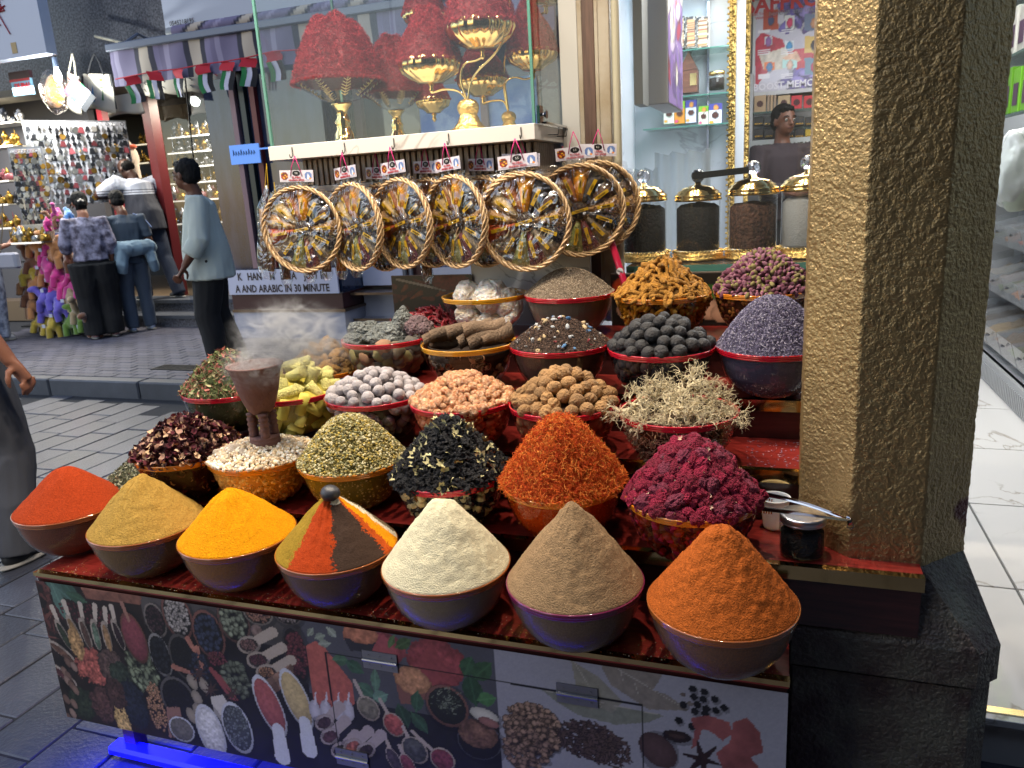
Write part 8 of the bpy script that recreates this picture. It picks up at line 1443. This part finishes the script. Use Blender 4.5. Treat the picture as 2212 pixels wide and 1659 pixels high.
    if legs:
        lg = [('t', [tuple(wa), tuple(pe), tuple(pe - Vector((0, 0, .06 * s)))], [(.15 * s * wide, .115 * s * fat), (.17 * s * wide, .125 * s * fat), (.15 * s, .12 * s)], 16)]
        for c_ in 'LR': lg.append(('t', T_('hip' + c_, P['hip' + c_].lerp(P['kn' + c_], .5), 'kn' + c_, P['kn' + c_].lerp(P['an' + c_], .6), P['an' + c_] - Vector((0, 0, .03 * s))), [.098 * s * bw, .09 * s * bw, .075 * s * bw, .068 * s * bw, .066 * s * bw], 14))
        obj('trousers', remesh('trousers', lg, botm or mat('trousers_' + bottom[1:], bottom, .85, bump=.15, bscale=300), voxel, .014, 6, 5, it=5), e)
        if shoes:
            for c_ in 'LR':
                a = P['an' + c_]; q = Vector((a.x, a.y, 0)); z0 = max(a.z - .08 * s, 0); sh_ = remesh('shoe', [('e', (.02 * s, 0, .045), (.07 * s, .042 * s, .05)), ('e', (.11 * s, 0, .035), (.085 * s, .045 * s, .037))], mat('shoe_' + shoe[1:], shoe, .6), .008); so = obj('shoe', sh_, e, (q.x - .02, q.y, z0)); V, F = ico(3); V = V * np.array((.135 * s, .05 * s, .018)); V[:, 2] = np.clip(V[:, 2], -.014, .012); obj('sole', mesh('sole', V, F, mat('shoe_sole', '#8a8884', .7)), so, (.065 * s, 0, .014))
    return e
# man in the pale shirt walking on the pavement, looking left
W_ = -pi * .80
pm_ = person((-4.50, 3.93, .14), W_, 'man in a loose pale blue shirt and black trousers walking and looking left', '#a9b2ad', '#0d0e13', 'brown', 1.75, dict(head=(.07, 0, 1.59), neck=(.03, 0, 1.45), shL=(.0, .20, 1.38), shR=(.02, -.20, 1.38), elL=(.02, .28, 1.10), elR=(-.02, -.28, 1.11), wrL=(.16, .27, .90), wrR=(.05, -.29, .87), knL=(.06, .11, .49), anL=(.02, .12, .08), knR=(.0, -.09, .50), anR=(-.12, -.09, .10)), yaw=-.6, sleeve=.78, hem=.78, bw=1.28, wide=1.3, fat=1.12, shoe='#4c4a4c', glasses=True, voxel=.0085)
b = MB()
for k in range(6):
    V, F = ico(1); b.add(V * .006 + np.array((.185 - .004 * k, -.0, 1.36 - k * .09)), F)
b.obj('button', mat('shirt_button', '#a8b0b8', .3), pm_, kind='stuff')
# big man in a striped polo on the step
ST = bpy.data.materials.new('striped_polo'); ST.use_nodes = True; n_ = ST.node_tree.nodes; L = ST.node_tree.links; tc = n_.new('ShaderNodeTexCoord'); sx_ = n_.new('ShaderNodeSeparateXYZ'); L.new(tc.outputs['Object'], sx_.inputs[0]); rp = n_.new('ShaderNodeValToRGB'); mr_ = n_.new('ShaderNodeMapRange'); mr_.inputs[1].default_value = 1.0; mr_.inputs[2].default_value = 1.6; L.new(sx_.outputs['Z'], mr_.inputs[0]); L.new(mr_.outputs[0], rp.inputs[0]); L.new(rp.outputs[0], n_['Principled BSDF'].inputs['Base Color']); rp.color_ramp.interpolation = 'CONSTANT'; n_['Principled BSDF'].inputs['Roughness'].default_value = .85
cr_ = rp.color_ramp; cr_.elements[0].position = 0; cr_.elements[0].color = (.012, .014, .025, 1); cr_.elements[1].position = .47; cr_.elements[1].color = (.33, .35, .42, 1)
for pos, c in ((.50, (.02, .02, .03)), (.515, (.33, .35, .42)), (.55, (.02, .02, .03)), (.565, (.33, .35, .42))): el = cr_.elements.new(pos); el.color = (*c, 1)
pp = person((-7.45, 6.38, .42), pi * .95, 'large balding man in a dark polo with white striped shoulders reaching to the board', '#000000', '#20283a', 'dark', 1.80, dict(head=(.17, .02, 1.52), neck=(.10, 0, 1.42), chest=(.05, 0, 1.22), shL=(.10, .21, 1.36), shR=(.05, -.21, 1.37), elL=(.42, .30, 1.22), wrL=(.72, .34, 1.18), elR=(-.05, -.32, 1.08), wrR=(.0, -.33, .83), knL=(.04, .14, .49), anL=(-.0, .17, .08), anR=(-.25, -.1, .08), knR=(-.08, -.1, .48)), hair='bald', nod=.7, sleeve=.36, hem=.82, fat=1.35, wide=1.15, topm=ST, shoe='#101218', bw=1.15)
# boy with jacket round his waist
pb_ = person((-7.12, 5.70, .14), pi * .82, 'boy in grey blue sports shirt and grey trousers with a jacket tied at the waist', '#35404f', '#454e5c', 'brown', 1.60, dict(head=(.09, .02, 1.60), nod=0) if False else dict(head=(.09, .02, 1.60)), yaw=.1, nod=.15, sleeve=.42, hem=.84, bw=1.15, shoe='#a8b0c4', glasses=True)
b = MB()
for k in (-1, 0, 1): b.tube([(-.02 + k * .02, -.11, 1.34), (-.03 + k * .02, -.20, 1.30), (-.045 + k * .02, -.272, 1.18)], .0055, 5)
b.obj('sleeve_stripe', mat('pale_stripe', '#8a9cc8', .7), pb_)
obj('tied_jacket', remesh('tied_jacket', [('t', [(-.12, .22, .98), (-.19, .02, .96), (-.12, -.2, .97), (.0, -.25, .95)], [.065, .085, .08, .06], 12), ('t', [(-.16, .1, .95), (-.19, .14, .78), (-.16, .14, .70)], [.075, .07, .05], 10), ('t', [(-.12, -.18, .95), (-.17, -.2, .80), (-.14, -.22, .68)], [.06, .055, .045], 10)], mat('grey_blue_jacket', '#6a7f90', .85), .011, .02, 8, 3), pb_)
# woman in patterned blouse and wide black trousers
M_blouse = mat('patterned_blouse', '#8a88a0', .8, col2='#3c3848', vscale=14)
pw = person((-7.24, 5.28, .14), pi * .80, 'woman with tied black hair, patterned pale blouse and wide black trousers', '#000000', '#0a0b10', 'light', 1.60, dict(head=(.10, 0, 1.60), shL=(.02, .17, 1.39), shR=(0, -.17, 1.39), elL=(.02, .25, 1.12), wrL=(.16, .22, .98), elR=(-.04, -.23, 1.12), wrR=(.04, -.22, .88)), hair='bun', nod=.15, sleeve=.74, hem=.93, topm=M_blouse, bw=1.75, wide=1.05, shoe='#8a6a74')
b = MB(); b.box((.10, -.3, .75), (.11, -.2, .80)); b.obj('phone', mat('phone_body', '#8a8ea0', .3), pw)
V, F = ico(1); b = MB(); [b.add(V * .014 + np.array((.012, q[0], 1.62 * .93 + q[1])), F) for q in ((-.02, 0), (.0, .012), (.02, 0))]; o = b.obj('hair_clip', mat('white_clip', '#b0a8a0', .4), pw); o.location = (-.05, 0, .0)
# woman at the left edge: pale patterned dress and small bag
M_dress = mat('pale_print_dress', '#8c94a8', .85, col2='#4c5468', vscale=16)
pl = person((-8.62, 5.05, .14), pi * .30, 'woman at the left picture edge in a pale printed dress with a small white bag', '#000000', '#8c94a8', 'light', 1.62, dict(wrR=(.30, -.20, 1.15), elR=(.08, -.26, 1.10)), hair='bun', sleeve=.3, hem=.80, topm=M_dress, botm=M_dress, bw=1.9, wide=1.2, shoe='#8a8a90')
pbg = at(20, 562, 4.85); e = empty('handbag', tuple(pbg), 'small white shoulder bag at the hip of the woman in the printed dress', 'handbag'); b = MB(); b.box((-.13, -.04, -.09), (.13, .04, .08), bev=.02); b.obj('bag_body', mat('white_leather', '#8c8e9c', .5), e); b = MB(); b.tube([(-.12, 0, .07), (-.04, .02, .3), (.02, .05, .6)], .007, 5); b.obj('strap', mat('thin_gold_strap', '#6a6050', .5), e)
# passer-by close at the left edge: arm, grey jeans, dark shoes
pq = person((-3.33, .94, 0), pi * .5, 'passer-by cut by the left picture edge, bare arm, grey jeans and dark shoes', '#2a2c34', '#43454c', 'light', 1.80, dict(shL=(0, .2, 1.40), elR=(-.10, -.27, 1.13), wrR=(-.02, -.345, .90), knR=(.08, -.1, .49), anR=(-.0, -.1, .08), anL=(-.2, .1, .10), knL=(-.02, .1, .49)), sleeve=.3, bw=1.15, shoe='#16171c', voxel=.008, curl=.9)
# shopkeeper
ps = person((-.05, 4.9, .37), -pi * .36, 'shopkeeper with black hair in a dark mauve shirt standing inside the shop', '#2c2228', '#1a1a1e', 'brown', 1.60, dict(elL=(.06, .24, 1.12), wrL=(.26, .08, 1.08), elR=(.06, -.24, 1.12), wrR=(.26, -.06, 1.06)), yaw=.1, sleeve=.95, hem=.85, legs=True)
pf = person((-7.62, 7.9, .42), -pi * .45, 'bearded man standing deep in the souvenir shop between the toy horse and post', '#6a6258', '#2a2a30', 'brown', 1.72, beard=True)
# ================================================================ lamps in the soffit over the stand
M_soff = mat('soffit_white', '#b8b4ac', .6); M_lamp = mat('lamp_disc', (1, .9, .75), .5, emit=(1, .86, .66), estr=14)
b = MB(); b.box((-2.4, -.25, 2.9), (1.2, 1.19, 2.98)); sofit = b.obj('canopy_soffit', M_soff, label='flat white canopy soffit with round downlights over the spice stand', cat='canopy')
for i, (u, v) in enumerate([(-2.0, .42), (-1.55, .42), (-1.1, .42), (-.65, .42), (-.2, .42), (-1.8, .12), (-1.2, .12)]):
    b = MB(); b.lathe([(.055, -.004), (.06, -.002), (.06, 0), (.045, 0)], 24); b.lathe([(0, -.0015), (.044, -.0015)], 24, m=1)
    d = b.obj('downlight', [mat('lamp_ring', '#c0c0c0', .3, .8), M_lamp], None, label='round recessed downlight in the canopy soffit over the stand', cat='downlight', group='downlights over the stand'); d.location = (u, v, 2.896)
    add_light('SPOT', 'downlight_beam', (u, v, 2.88), 48 if v > .3 else 22, (1, .86, .68), (0, -.02 if v > .3 else .25, -1), spot_size=radians(125), spot_blend=.6, shadow_soft_size=.035)
